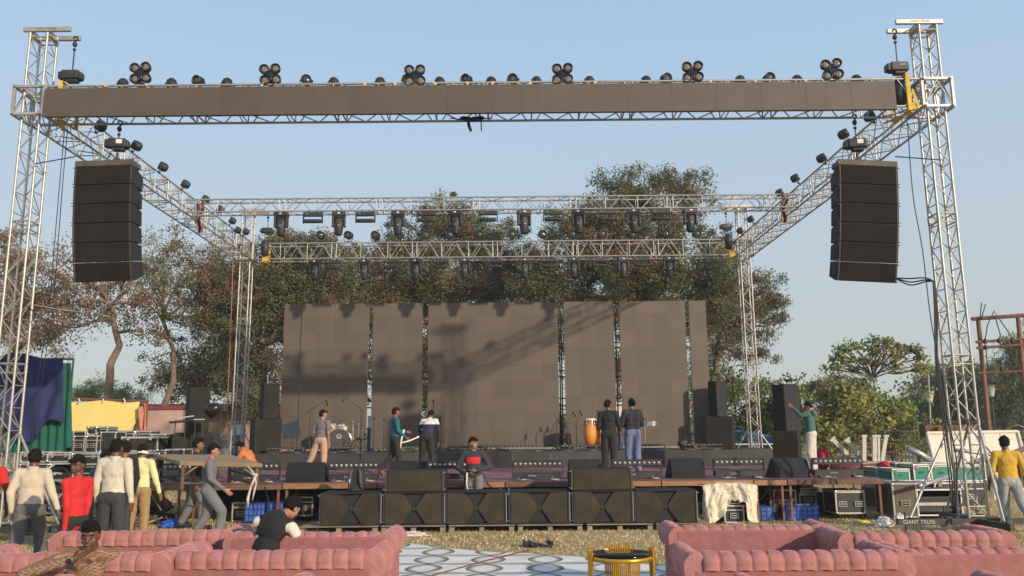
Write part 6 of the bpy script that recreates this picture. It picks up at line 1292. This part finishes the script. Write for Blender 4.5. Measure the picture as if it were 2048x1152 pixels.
def person(label, loc, rz, H, top, bottom, J=None, bend=0., side=0., hy=0., hp=0., hr=0., skin=skinm, sleeve='long', shoes=None, hair='short', build=1., top_name='shirt', hem=.86, group=None, extra=None, collar=None, fing=.35, feet=True, band=None, face=True, hips=True, pb=1.08):
    S = H/1.70; J = J or {}; P = {}
    rb = Matrix.Rotation(-R(bend), 3, 'X') @ Matrix.Rotation(R(side), 3, 'Y') if (bend or side) else None
    base = Vector(J0['hip'])
    for k, v in J0.items():
        v = Vector(v)
        if rb and k in ('chest', 'neck', 'head', 'sL', 'sR', 'waist', 'eL', 'eR', 'wL', 'wR'):
            w_ = base+rb @ (v-base); v = w_ if k != 'waist' else v.lerp(w_, .6)
        P[k] = v
    for k, v in J.items():
        v = Vector(v); P[k] = v
    P = {k: v*S for k, v in P.items()}
    o = thing('person', label, 'person', loc, rz, group); B = build*S
    dirT = (P['neck']-P['hip']).normalized()
    yaw = math.atan2((P['sR']-P['sL']).y, (P['sR']-P['sL']).x)
    HM = rotz(R(hy)+yaw*.6) @ rot3(-R(hp), R(hr), 0)
    def h(x, y, z): return P['head']+HM @ Vector((x*S, y*S, z*S))
    g = MB()   # ---- body
    g.ball(h(0, -.005, .02), (.074*S, .093*S, .098*S), 20, HM); g.ball(h(0, .018, -.04), (.060*S, .070*S, .072*S), 16, HM); g.ball(h(0, .052, -.085), (.028*S, .026*S, .022*S), 12, HM)
    g.ball(h(0, .094, -.022), (.0145*S, .018*S, .014*S), 10, HM); g.cap(h(0, .078, .02), h(0, .096, -.015), .009*S, .012*S, 8); g.ball(h(0, .078, -.056), (.025*S, .014*S, .011*S), 10, HM); g.ball(h(0, .072, .034), (.052*S, .02*S, .012*S), 10, HM)
    for s in (-1, 1): g.ball(h(s*.074, -.01, -.01), (.012*S, .022*S, .032*S), 8, HM); g.ball(h(s*.042, .052, -.03), (.024*S, .026*S, .028*S), 8, HM)
    g.cap(h(0, -.012, -.05), P['neck'], .052*S, .060*B, 14); g.cap(P['neck'], P['chest'], .060*B, .075*B, 12); g.cap(P['chest'], P['waist'], .078*B, .072*B, 12); g.cap(P['waist'], P['hip'], .072*B, .075*B, 12); g.cap(P['sL'], P['sR'], .045*B, .045*B, 10)
    tipr = {}
    for s, a in ((-1, 'L'), (1, 'R')):
        g.cap(P['s'+a], P['e'+a], .047*B, .039*B, 12); g.cap(P['e'+a], P['w'+a], .038*B, .026*B, 12)
        g.cap(P['hip'], P['h'+a], .08*B, .08*B, 10); g.cap(P['h'+a], P['k'+a], .075*B, .05*B, 12); g.cap(P['k'+a], P['a'+a], .048*B, .032*B, 12)
        # hand
        hd = J.get('hd'+a); d = (P['w'+a]-P['e'+a]).normalized() if hd is None else Vector(hd).normalized()
        nn = Vector((-s, .25, 0)); nn = (nn-d*nn.dot(d)); nn = nn.normalized() if nn.length > .1 else d.orthogonal().normalized(); tt = d.cross(nn)*(1)
        if tt.y < 0: tt = -tt
        w0 = P['w'+a]; pc = w0+d*.045*S
        g.cap(w0, w0+d*.03*S, .024*S, .026*S, 10); 
        for q in (-1.5, -.5, .5, 1.5): g.cap(w0+d*.02*S+tt*q*.010*S, w0+d*.085*S+tt*q*.0175*S, .016*S, .0125*S, 8)
        for q, ln in ((-1.5, .060), (-.5, .072), (.5, .078), (1.5, .070)):
            b0 = w0+d*.085*S+tt*q*.0185*S; d1 = (d+nn*fing*.7).normalized(); m0 = b0+d1*ln*.5*S; d2 = (d+nn*fing*2.0).normalized(); g.cap(b0, m0, .0105*S, .0095*S, 8); g.cap(m0, m0+d2*ln*.5*S, .0095*S, .008*S, 8)
        tb = w0+d*.025*S+tt*.022*S; td = (d*.7+tt*.7+nn*.25).normalized(); g.cap(tb, tb+td*.045*S, .014*S, .0115*S, 8); g.cap(tb+td*.045*S, tb+td*.045*S+(td+d*.5+nn*fing).normalized()*.03*S, .0115*S, .0095*S, 8)
        if feet:
            ft = J.get('f'+a, (0, 1, 0)); fd = Vector(ft).normalized(); up_ = Vector((0, 0, 1)); hl = P['a'+a]-Vector((0, 0, .045*S))-fd*.03*S
            if abs(fd.z) > .3: hl = P['a'+a]-fd*.02*S
            g.cap(hl, hl+fd*.15*S-Vector((0, 0, .008*S)), .038*S, .030*S, 10); g.cap(P['a'+a], hl+fd*.05*S, .035*S, .04*S, 10); g.cap(hl+fd*.13*S, hl+fd*.19*S-Vector((0, 0, .01*S)), .036*S, .022*S, 10)
    bo = g.build('body', skin, o, recalc=False); rm = bo.modifiers.new('remesh', 'REMESH'); rm.mode = 'VOXEL'; rm.voxel_size = .0085; rm.use_smooth_shade = True; sm_ = bo.modifiers.new('smooth', 'SMOOTH'); sm_.iterations = 2; sm_.factor = .5
    if face:
        for s in (-1, 1):
            e = MB().ball(h(s*.030, .0755, .008), (.0135*S, .010*S, .0075*S), 10, HM).ball(h(s*.030, .084, .008), (.0062*S, .0035*S, .0062*S), 8, HM, mi=1); e.build('eye', [mat('eye_white', (.10, .085, .075), .5), mat('dark_iris', (.01, .006, .004), .2)], o)
            MB().path([h(s*.013, .093, .030), h(s*.030, .093, .036), h(s*.050, .080, .030)], .0045*S, 6).build('eyebrow', hairm, o)
        MB().ball(h(0, .091, -.058), (.022*S, .006*S, .0065*S), 10, HM).build('lips', mat('lip', (.20, .075, .06), .5), o)
        if hair in ('short_mo', 'beard'): MB().ball(h(0, .093, -.044), (.026*S, .007*S, .006*S), 10, HM).build('moustache', hairm, o)
    # ---- hair
    def hf(u, v):
        t = math.pi*u; a = 2*math.pi*v; d = Vector((math.sin(t)*math.cos(a), math.sin(t)*math.sin(a), math.cos(t)))
        k = 1+.05*noise.noise(d*4+Vector((H*9, 0, 0)))+.03*noise.noise(d*11); vol = {'long': 1.14, 'puffy': 1.12}.get(hair, 1.0)
        p = Vector((d.x*.083*vol, d.y*.103*vol, d.z*.108*(vol+.02)))*k+Vector((0, -.012, .026))
        lim = .028 if hair != 'puffy' else .018
        if p.y > .015 and p.z < .07-.0*p.y: # forehead line
            f_ = min(1, (p.y-.015)/.03); zl = .052; 
            if p.z < zl: p = p*(1-f_*.42); 
        if p.z < -.045: p.z = -.045-(.02 if hair in ('long',) else 0)+.1*(p.z+.045); p.x *= .86; p.y = p.y*.9+.004
        if abs(d.x) > .75 and -.04 < p.z < .02 and p.y > -.03: p.x *= .86
        return h(p.x, p.y, p.z)
    ho = MB().grid(hf, 26, 32, wrap=True).build('hair', hairm, o); ds = ho.modifiers.new('d', 'DISPLACE'); ds.texture = wr2; ds.strength = .034; ds.mid_level = .5
    if hair == 'quiff': MB().ball(h(.005, .06, .115), (.058*S, .05*S, .032*S), 14, HM).ball(h(0, .02, .125), (.065*S, .06*S, .03*S), 14, HM).build('hair_tuft', hairm, o)
    if hair == 'fringe': MB().ball(h(0, .078, .070), (.066*S, .03*S, .034*S), 14, HM @ rot3(R(-20))).build('hair_fringe', hairm, o)
    if band: MB().lathe([(.088*S, -.02*S), (.094*S, 0), (.090*S, .025*S), (.080*S, .02*S)], h(0, -.012, -.022), 24, HM @ rot3(R(-12)), sy=1.15).build('headband', band, o)
    def cloth(g, name, m_, vox=.013, st=.020):
        c = g.build(name, m_, o, recalc=False); rm = c.modifiers.new('remesh', 'REMESH'); rm.mode = 'VOXEL'; rm.voxel_size = vox; rm.use_smooth_shade = True
        s1 = c.modifiers.new('smooth', 'SMOOTH'); s1.iterations = 4; s1.factor = .6; d = c.modifiers.new('wrinkles', 'DISPLACE'); d.texture = wrk; d.strength = st; d.mid_level = .45; d.texture_coords = 'LOCAL'; return c
    # ---- top
    if top is not None:
        g = MB(); tq = (P['chest']-P['waist']); ang = math.atan2(tq.y, tq.z); asd = math.atan2(tq.x, tq.z); RT = rot3(-ang, asd, yaw)
        g.ball(P['chest']+Vector((0, 0, .01*S)), (.175*B, .112*B, .17*B), 18, RT); g.ball(P['waist'].lerp(P['chest'], .3), (.158*B, .105*B, .17*B), 18, RT); g.ball(P['waist'].lerp(P['hip'], .25), (.160*B, .108*B, .13*B), 18, RT)
        if hem < .9: g.ball(P['hip'].lerp(P['waist'], .35)-dirT*.01*S, (.168*B, .117*B, (.93-hem+.05)*S), 18, RT)
        g.cap(P['sL'], P['sR'], .062*B, .062*B, 12); g.cap(P['neck']-dirT*.05*S, P['neck']-dirT*.0*S, .075*B, .064*B, 14)
        for s, a in ((-1, 'L'), (1, 'R')):
            g.cap(P['s'+a], P['s'+a].lerp(P['e'+a], 1 if sleeve != 'short' else .62), .064*B, .052*B if sleeve != 'short' else .062*B, 12)
            if sleeve != 'short': g.cap(P['e'+a], P['e'+a].lerp(P['w'+a], {'long': .97, '3q': .35}.get(sleeve, 1)), .051*B, .036*B if sleeve == 'long' else .046*B, 12)
            g.cap(P['s'+a], P['chest'], .06*B, .10*B, 10)
        cloth(g, top_name, top)
    if collar: MB().lathe([(.066*B, -.01), (.070*B, .012), (.062*B, .035), (.056*B, .03)], P['neck']+Vector((0, 0, .01)), 20, rot3(-R(bend)*.6)).build('collar', collar, o)
    # ---- bottom
    if bottom is not None:
        g = MB(); g.ball(P['hip']+Vector((0, -.01*S, .0)), (.163*B, .118*B, .125*B), 18)
        for s, a in ((-1, 'L'), (1, 'R')):
            g.cap(P['h'+a], P['k'+a], .095*B*pb, .074*B*pb, 14); g.cap(P['k'+a], P['k'+a].lerp(P['a'+a], .93), .072*B*pb, .060*B*pb, 14); g.ball(P['h'+a]+Vector((0, -.04*S, -.0)), (.085*B, .08*B, .10*B), 12)
        cloth(g, 'trousers', bottom)
        MB().lathe([(.158*B, 0), (.163*B, .01), (.163*B, .034*S), (.155*B, .04*S)], P['hip']+Vector((0, 0, .075*S)), 28, sy=.72).build('belt', mat('dark_belt', (.03, .02, .016), .5), o) if hem >= .95 else None
    if shoes is not None and feet:
        for a in 'LR':
            ft = Vector(J.get('f'+a, (0, 1, 0))).normalized(); hl = P['a'+a]-Vector((0, 0, .048*S))-ft*.04*S; hl.z = max(hl.z, .035) if 'f'+a not in J else hl.z
            g = MB().cap(hl, hl+ft*.21*S, .048*S, .040*S, 12).cap(P['a'+a]-Vector((0, 0, .01)), hl+ft*.04*S, .044*S, .05*S, 12)
            c = g.build('shoe', shoes, o, recalc=False); rm = c.modifiers.new('r', 'REMESH'); rm.mode = 'VOXEL'; rm.voxel_size = .01; rm.use_smooth_shade = True
    if extra: extra(o, P, h, S, HM)
    return o
def at_px(px, Y, z=0.): return Vector((X(px, Y, 950), Y, z))
cream = fab('cream_shirt', (.55, .47, .35)); wht = fab('white_shirt', (.58, .52, .42)); red = fab('red', (.56, .022, .022)); teal = fab('teal', (.02, .12, .14)); yell = fab('pale_yellow', (.72, .66, .33)); grey = fab('charcoal_grey', (.085, .082, .085)); mid = fab('mid_grey', (.16, .15, .155)); blackf = fab('black', (.014, .013, .014)); jeans = fab('grey_jeans', (.15, .155, .16), .25); khaki = fab('khaki', (.33, .22, .10)); navyp = fab('slate_trousers', (.040, .042, .050)); beige = fab('beige_trousers', (.50, .33, .22)); bluej = fab('blue_jeans', (.14, .17, .30), .25); dpants = fab('dark_trousers', (.024, .021, .018)); whp2 = fab('off_white_trousers', (.60, .54, .49)); hood = fab('green_hoodie', (.055, .13, .105)); must = fab('mustard_yellow', (.58, .35, .035)); orange = fab('orange', (.55, .19, .05)); gtr = fab('grey_trousers', (.13, .12, .11)); shoe = mat('dark_shoe', (.02, .018, .016), .6)
W_ = dict(kL=(-.11, -.06, .50), aL=(-.12, -.24, .12), kR=(.10, .16, .53), aR=(.11, .16, .085))
person('man in a red T-shirt cut off by the left edge of the photo', at_px(-24, 12.6), R(10), 1.82, red, dpants, dict(eR=(.25, .02, 1.10), wR=(.24, .10, .86)), sleeve='short', skin=skind, shoes=shoe)
person('man in a cream shirt and grey trousers walking away at the far left', at_px(66, 12.1), R(8), 1.80, cream, gtr, dict(W_, eR=(.27, -.02, 1.13), wR=(.36, -.02, .90), eL=(-.24, -.06, 1.12), wL=(-.22, -.02, .87)), skin=skind, shoes=shoe, hy=14, hem=.80, collar=cream, hair='fringe')
person('boy in a red long-sleeved shirt looking back towards the camera', at_px(156, 10.6), R(70), 1.74, red, dpants, dict(kL=(-.11, .12, .52), aL=(-.13, .0, .085), eL=(-.175, -.06, 1.10), wL=(-.16, -.03, .83), eR=(.16, -.02, 1.10), wR=(.14, .0, .85)), skin=skind, hy=100, hp=8, hair='fringe', hem=.80, shoes=shoe, build=.84, sleeve='long')
person('man in a teal shirt bending over beside the men in white', at_px(176, 14.2), R(-70), 1.82, teal, navyp, dict(wL=(-.12, .50, .95), wR=(.12, .50, .95), eL=(-.20, .34, 1.10), eR=(.2, .34, 1.10)), bend=22, hp=32, skin=skinm, shoes=shoe, sleeve='long')
person('man in a white shirt and slate trousers standing with his back turned', at_px(229, 13.2), R(-3), 1.93, wht, navyp, dict(eL=(-.235, -.02, 1.12), wL=(-.25, .05, .86), eR=(.235, -.03, 1.12), wR=(.26, .0, .86), kL=(-.13, .05, .5), aL=(-.15, .02, .085)), hy=-4, hem=.88, collar=wht, shoes=shoe, build=1.04, skin=skind)
person('man with a moustache almost hidden behind the man in the white shirt', at_px(247, 15.2), R(60), 1.88, blackf, navyp, hair='short_mo', shoes=shoe, skin=skinm)
person('man in a pale yellow shirt and khaki trousers with a white headband', at_px(282, 15.7), R(-6), 1.83, yell, khaki, dict(hL=(-.09, 0, .91), kL=(-.14, .03, .5), aL=(-.19, 0, .085), kR=(.10, .02, .5), aR=(.12, 0, .085), eR=(.27, .0, 1.12), wR=(.33, .05, .88), eL=(-.21, .10, 1.14), wL=(-.16, .28, 1.05)), band=mat('white_headband', (.72, .68, .6), .8), hem=.86, shoes=shoe, collar=yell)
person('boy in a black T-shirt standing right behind the boy in grey', at_px(392, 18.32), R(-78), 1.92, blackf, jeans, dict(W_), skin=skinm, sleeve='short', hy=8, hair='quiff', shoes=shoe, build=.95, pb=1.15)
person('boy in a grey long-sleeved shirt and baggy grey jeans walking right', at_px(418, 15.6), R(-80), 1.83, mid, jeans, dict(kL=(-.10, -.02, .50), aL=(-.11, -.24, .15), kR=(.10, .26, .56), aR=(.11, .22, .14), eR=(.22, .06, 1.12), wR=(.20, .30, .93), eL=(-.2, -.10, 1.12), wL=(-.2, -.05, .87)), skin=skinl, hair='fringe', hp=6, hem=.80, shoes=shoe, build=.97, bend=4, pb=1.2)
person('boy in an orange top kneeling on the stage behind the wooden table', at_px(508, 20.6, SZ+.02-.40), R(75), 1.74, orange, navyp, dict(hip=(0, 0, .62), waist=(0, .05, .74), kL=(-.12, .38, .52), kR=(.12, .38, .52), aL=(-.12, .05, .48), aR=(.12, .05, .48), hL=(-.09, 0, .62), hR=(.09, 0, .62), chest=(0, .16, .92), neck=(0, .28, 1.06), head=(0, .40, 1.15), sL=(-.17, .25, 1.02), sR=(.17, .25, 1.02), eL=(-.2, .34, .80), eR=(.2, .34, .80), wL=(-.12, .55, .72), wR=(.14, .55, .72)), hp=40, sleeve='short', skin=skinl, feet=False)
# seated man in waistcoat
def vest(o, P, h, S, HM):
    MB().box(h(0.17, .30, -.30), (.08, .15, .012), rot3(R(35), 0, 0)).build('phone', mat('pale_phone', (.5, .52, .55), .2), o)
wh_ = fab('white_kurta', (.66, .62, .50))
def waist(o, P, h, S, HM):
    g = MB(); g.ball(P['chest'], (.215, .150, .22), 18, rot3(-.35, .12, -.25)); g.ball(P['waist'], (.18, .138, .2), 18, rot3(-.25, .1, -.2)); g.cap(P['sL'].lerp(P['neck'], .25), P['sR'].lerp(P['neck'], .25), .078, .078, 12)
    c = g.build('waistcoat', blackf, o, recalc=False); rm = c.modifiers.new('r', 'REMESH'); rm.mode = 'VOXEL'; rm.voxel_size = .014; rm.use_smooth_shade = True; d = c.modifiers.new('w', 'DISPLACE'); d.texture = wrk; d.strength = .02; vest(o, P, h, S, HM)
person('man in black waistcoat and white shirt sitting on the far sofa looking down', at_px(533, 9.95, .0), R(-18), 1.80, wh_, wh_, dict(hip=(-.02, .10, .52), waist=(0, .06, .64), chest=(.03, .12, .84), neck=(.10, .20, .96), head=(.17, .27, 1.04), sL=(-.15, .10, .90), sR=(.25, .14, .85), eL=(-.24, .25, .72), wL=(-.05, .45, .72), eR=(.33, .25, .66), wR=(.22, .48, .72), hL=(-.10, .12, .50), hR=(.09, .12, .50), kL=(-.12, .55, .50), kR=(.12, .55, .50), aL=(-.12, .6, .09), aR=(.12, .6, .09)), hp=42, hy=-22, hair='puffy', skin=skinl, shoes=shoe, extra=waist, face=True, hips=False)
# boy in plaid
pl_ = mat('fabric_plaid', (.17, .08, .05), .85, 0, .1, 6)
def plaid(M):
    n = M.node_tree.nodes; L = M.node_tree.links; b = n['Principled BSDF']; tc = n.new('ShaderNodeTexCoord'); mp = n.new('ShaderNodeMapping'); mp.inputs['Rotation'].default_value = (.4, .5, .75); L.new(tc.outputs['Object'], mp.inputs[0]); w_ = []
    for ax in 'XZ':
        q = n.new('ShaderNodeTexWave'); q.bands_direction = ax; q.inputs['Scale'].default_value = 13; q.inputs['Distortion'].default_value = .6; q.inputs['Detail Scale'].default_value = 2; L.new(mp.outputs[0], q.inputs['Vector']); c = n.new('ShaderNodeMath'); c.operation = 'GREATER_THAN'; c.inputs[1].default_value = .93; L.new(q.outputs[1], c.inputs[0]); w_.append(c)
    a = n.new('ShaderNodeMath'); a.operation = 'MAXIMUM'; L.new(w_[0].outputs[0], a.inputs[0]); L.new(w_[1].outputs[0], a.inputs[1]); mx = n.new('ShaderNodeMix'); mx.data_type = 'RGBA'; L.new(a.outputs[0], mx.inputs[0]); L.new(b.inputs['Base Color'].links[0].from_socket, mx.inputs[6]); mx.inputs[7].default_value = (.34, .24, .15, 1); L.new(mx.outputs[2], b.inputs['Base Color'])
plaid(pl_)
def watch(o, P, h, S, HM):
    d = (P['wR']-P['eR']).normalized(); c = P['wR']-d*.02; MB().tube(c-d*.018, c+d*.018, .036, 16).build('watch_strap', blkg, o); MB().tube(c+Vector((0, .03, -.005)), c+Vector((0, .042, .0)), .023, 16).build('watch_face', blkg, o)
b = at(172, 1072, 8.12)
person('boy in brown plaid shirt leaning on the sofa back, hand over his mouth', Vector((b.x, 8.27, 0)), R(180), 1.80, pl_, dpants,
       dict(hip=(.18, -.16, .52), waist=(.15, -.13, .64), chest=(.10, -.14, .63), neck=(.02, -.03, .84), head=(.0, .06, .965), sL=(-.12, -.14, .77), sR=(.16, .02, .80), eR=(.35, .47, .70), wR=(-.0, .35, .80), hdR=(-.8, -.45, .55), eL=(-.18, -.2, .62), wL=(-.08, -.2, .45), hL=(.1, -.16, .50), hR=(.26, -.16, .50), kL=(.1, -.6, .48), kR=(.3, -.6, .48), aL=(.1, -.65, .09), aR=(.3, -.65, .09)), hp=10, hy=-6, skin=skind, hair='quiff', extra=watch, feet=False, hips=False, fing=.15)
person('barefoot young man in grey T-shirt and beige trousers standing with legs apart', at_px(640, 21.4, SZ+.02), R(-22), 1.70, fab('purple_grey', (.18, .155, .165)), beige, dict(kL=(-.27, .0, .50), aL=(-.47, -.05, .085), kR=(.09, .02, .49), aR=(.10, .0, .085), eR=(.225, -.03, 1.10), wR=(.22, .03, .85)), sleeve='short', hair='fringe', skin=skinl, hy=-40, hem=.90, side=3)
def stick(o, P, h, S, HM):
    pass
person('young man in a teal sweater walking right across the stage with a white tape', at_px(789, 22.0, SZ+.02), R(-68), 1.76, teal, dpants, dict(kL=(-.10, -.05, .50), aL=(-.10, -.34, .16), fL=(0, .6, -.8), kR=(.10, .08, .50), aR=(.10, .05, .085), eR=(.21, .03, 1.11), wR=(.15, .25, .93), eL=(-.21, .08, 1.13), wL=(-.12, .32, 1.08)), hair='fringe', skin=skinm, shoes=mat('sandal', (.12, .06, .035), .7), hem=.88)
tp = mat('white_tape', (.75, .72, .66), .6)
tag(MB().path([at(808, 859, 21.9), at(803, 878, 21.9), at(799, 903, 21.9)], .026, 6).path([at(801, 886, 21.9), at(818, 882, 22.0), at(832, 876, 22.1), at(838, 873, 22.1)], .022, 6).build('white_strap', tp), 'white strap stretched between the man in teal and the bending man', 'strap')
def two(name, c1, c2, z0, z1, c3=None):
    M = mat('fabric_'+name, c1, .88, 0, .1, 5, .15, 90); n = M.node_tree.nodes; L = M.node_tree.links; b_ = n['Principled BSDF']; tc = n.new('ShaderNodeTexCoord'); sp = n.new('ShaderNodeSeparateXYZ'); L.new(tc.outputs['Object'], sp.inputs[0]); src = b_.inputs['Base Color'].links[0].from_socket
    g_ = n.new('ShaderNodeMath'); g_.operation = 'GREATER_THAN'; g_.inputs[1].default_value = z0; L.new(sp.outputs[2], g_.inputs[0]); l_ = n.new('ShaderNodeMath'); l_.operation = 'LESS_THAN'; l_.inputs[1].default_value = z1; L.new(sp.outputs[2], l_.inputs[0]); m_ = n.new('ShaderNodeMath'); m_.operation = 'MULTIPLY'; L.new(g_.outputs[0], m_.inputs[0]); L.new(l_.outputs[0], m_.inputs[1]); fac = m_.outputs[0]
    if c3:  # only the torso, not sleeves
        a_ = n.new('ShaderNodeMath'); a_.operation = 'ABSOLUTE'; L.new(sp.outputs[0], a_.inputs[0]); t_ = n.new('ShaderNodeMath'); t_.operation = 'LESS_THAN'; t_.inputs[1].default_value = c3; L.new(a_.outputs[0], t_.inputs[0]); m2 = n.new('ShaderNodeMath'); m2.operation = 'MULTIPLY'; L.new(fac, m2.inputs[0]); L.new(t_.outputs[0], m2.inputs[1]); fac = m2.outputs[0]
    mx = n.new('ShaderNodeMix'); mx.data_type = 'RGBA'; L.new(fac, mx.inputs[0]); L.new(src, mx.inputs[6]); mx.inputs[7].default_value = (*c2, 1); L.new(mx.outputs[2], b_.inputs['Base Color']); return M
person('man in a white and navy sweater bending forward on the stage', at_px(853, 22.4, SZ+.02), R(-12), 1.80, two('navy_white', (.025, .025, .06), (.68, .64, .58), 1.32, 1.9), dpants, dict(kL=(-.14, .05, .50), aL=(-.17, .02, .085), kR=(.13, .03, .50), aR=(.17, -.02, .085), wL=(-.26, .42, .95), eL=(-.28, .22, 1.12), eR=(.27, .18, 1.06), wR=(.25, .22, .80)), bend=30, hp=30, skin=skinm, shoes=shoe, hem=.90)
def cables(o, P, h, S, HM):
    c = (P['wL']+P['wR'])/2+Vector((0, .10, -.08)); g = MB()
    for k in range(7): g.path([c+Vector((.11*math.cos(a)*(1+.1*math.sin(k)), .03*math.sin(k*2), .17*math.sin(a)-.06)) for a in [i*2*math.pi/14 for i in range(15)]], .010, 6)
    x = g.build('held_cables', cable); 
    x.matrix_world = Matrix.Translation(o.location) @ Matrix.Rotation(o.rotation_euler.z, 4, 'Z'); tag(x, 'black cable loops held by the man in the red striped sweater', 'cable')
    y = MB().path([c+Vector((.06, .05, .08)), c+Vector((.07, .06, -.15)), c+Vector((.03, .05, -.36))], .016, 8).build('white_cable', tp); y.matrix_world = x.matrix_world.copy(); tag(y, 'white cable end hanging from the hands of the man in the red striped sweater', 'cable')
nr = two('navy_red', (.038, .038, .048), (.62, .03, .035), 1.33, 1.47, .155)
person('young man in dark sweater with red chest band holding cables behind the subwoofers', at_px(947, 18.42), R(172), 1.90, nr, jeans, dict(eL=(-.33, .02, 1.12), wL=(-.10, .20, 1.06), hdL=(.9, .3, -.1), eR=(.33, .02, 1.12), wR=(.12, .20, 1.00), hdR=(-.9, .3, .0)), skin=skinl, hy=52, hair='fringe', extra=cables, hem=.86, shoes=shoe, fing=.6)
person('man in a black sweater and dark trousers, left of the talking pair', at_px(1220, 21.2, SZ+.02), R(-14), 1.88, fab('black_sweater', (.014, .015, .016)), dpants, dict(eR=(.24, .0, 1.10), wR=(.26, .10, .86)), hy=-32, skin=skinm, shoes=shoe, hem=.94, build=1.06, sleeve='3q')
person('man in a dark grey sweater and blue jeans, right of the talking pair', at_px(1268, 21.6, SZ+.02), R(8), 1.92, fab('dark_grey_sweater', (.030, .030, .033)), bluej, dict(eL=(-.24, .05, 1.11), wL=(-.13, .24, 1.08), eR=(.25, .05, 1.11), wR=(.15, .24, 1.10)), hy=10, skin=skinl, shoes=shoe, hem=.94, build=1.10)
def hoodx(o, P, h, S, HM):
    MB().ball(P['neck']+Vector((0, -.09, -.01)), (.13, .08, .10), 14).build('hood', hood, o)
person('man in a green hoodie and off-white trousers reaching to the speaker while phoning', at_px(1628, 21.6, SZ+.02), R(62), 1.80, hood, whp2, dict(sL=(-.17, .02, 1.40), eL=(-.24, .17, 1.36), wL=(-.18, .36, 1.55), hdL=(0, .6, .7), sR=(.17, -.02, 1.38), eR=(.24, .10, 1.14), wR=(.12, .14, 1.44), hdR=(-.2, -.1, 1), kL=(-.1, .05, .5), kR=(.1, 0, .5)), hy=0, hp=24, skin=skinl, hair='beard', shoes=shoe, top_name='hoodie', hem=.84, build=1.06, extra=hoodx)
person('man in a mustard yellow shirt and light jeans walking away at the right edge', at_px(2016, 16.0), R(-14), 1.84, must, fab('light_jeans', (.32, .33, .32), .3), dict(kL=(-.10, .02, .50), aL=(-.11, -.04, .085), kR=(.14, -.14, .52), aR=(.20, -.42, .18), eL=(-.25, -.02, 1.12), wL=(-.29, .06, .88), eR=(.26, -.02, 1.12), wR=(.27, .05, .87)), sleeve='3q', skin=skind, shoes=shoe, hem=.84)
# ================================================================ air
hz = bpy.data.materials.new('hazy_air'); hz.use_nodes = True; n_ = hz.node_tree.nodes; n_.remove(n_['Principled BSDF']); pv = n_.new('ShaderNodeVolumePrincipled')
pv.inputs['Color'].default_value = (.86, .88, .90, 1); pv.inputs['Density'].default_value = .0011; pv.inputs['Anisotropy'].default_value = .2
hz.node_tree.links.new(pv.outputs[0], n_['Material Output'].inputs['Volume'])
ho_ = MB().box((0, 55, 7.5), (300, 140, 17.)).build('haze', hz); tag(ho_, 'thin pale winter haze over the whole ground', 'haze', kind='stuff')
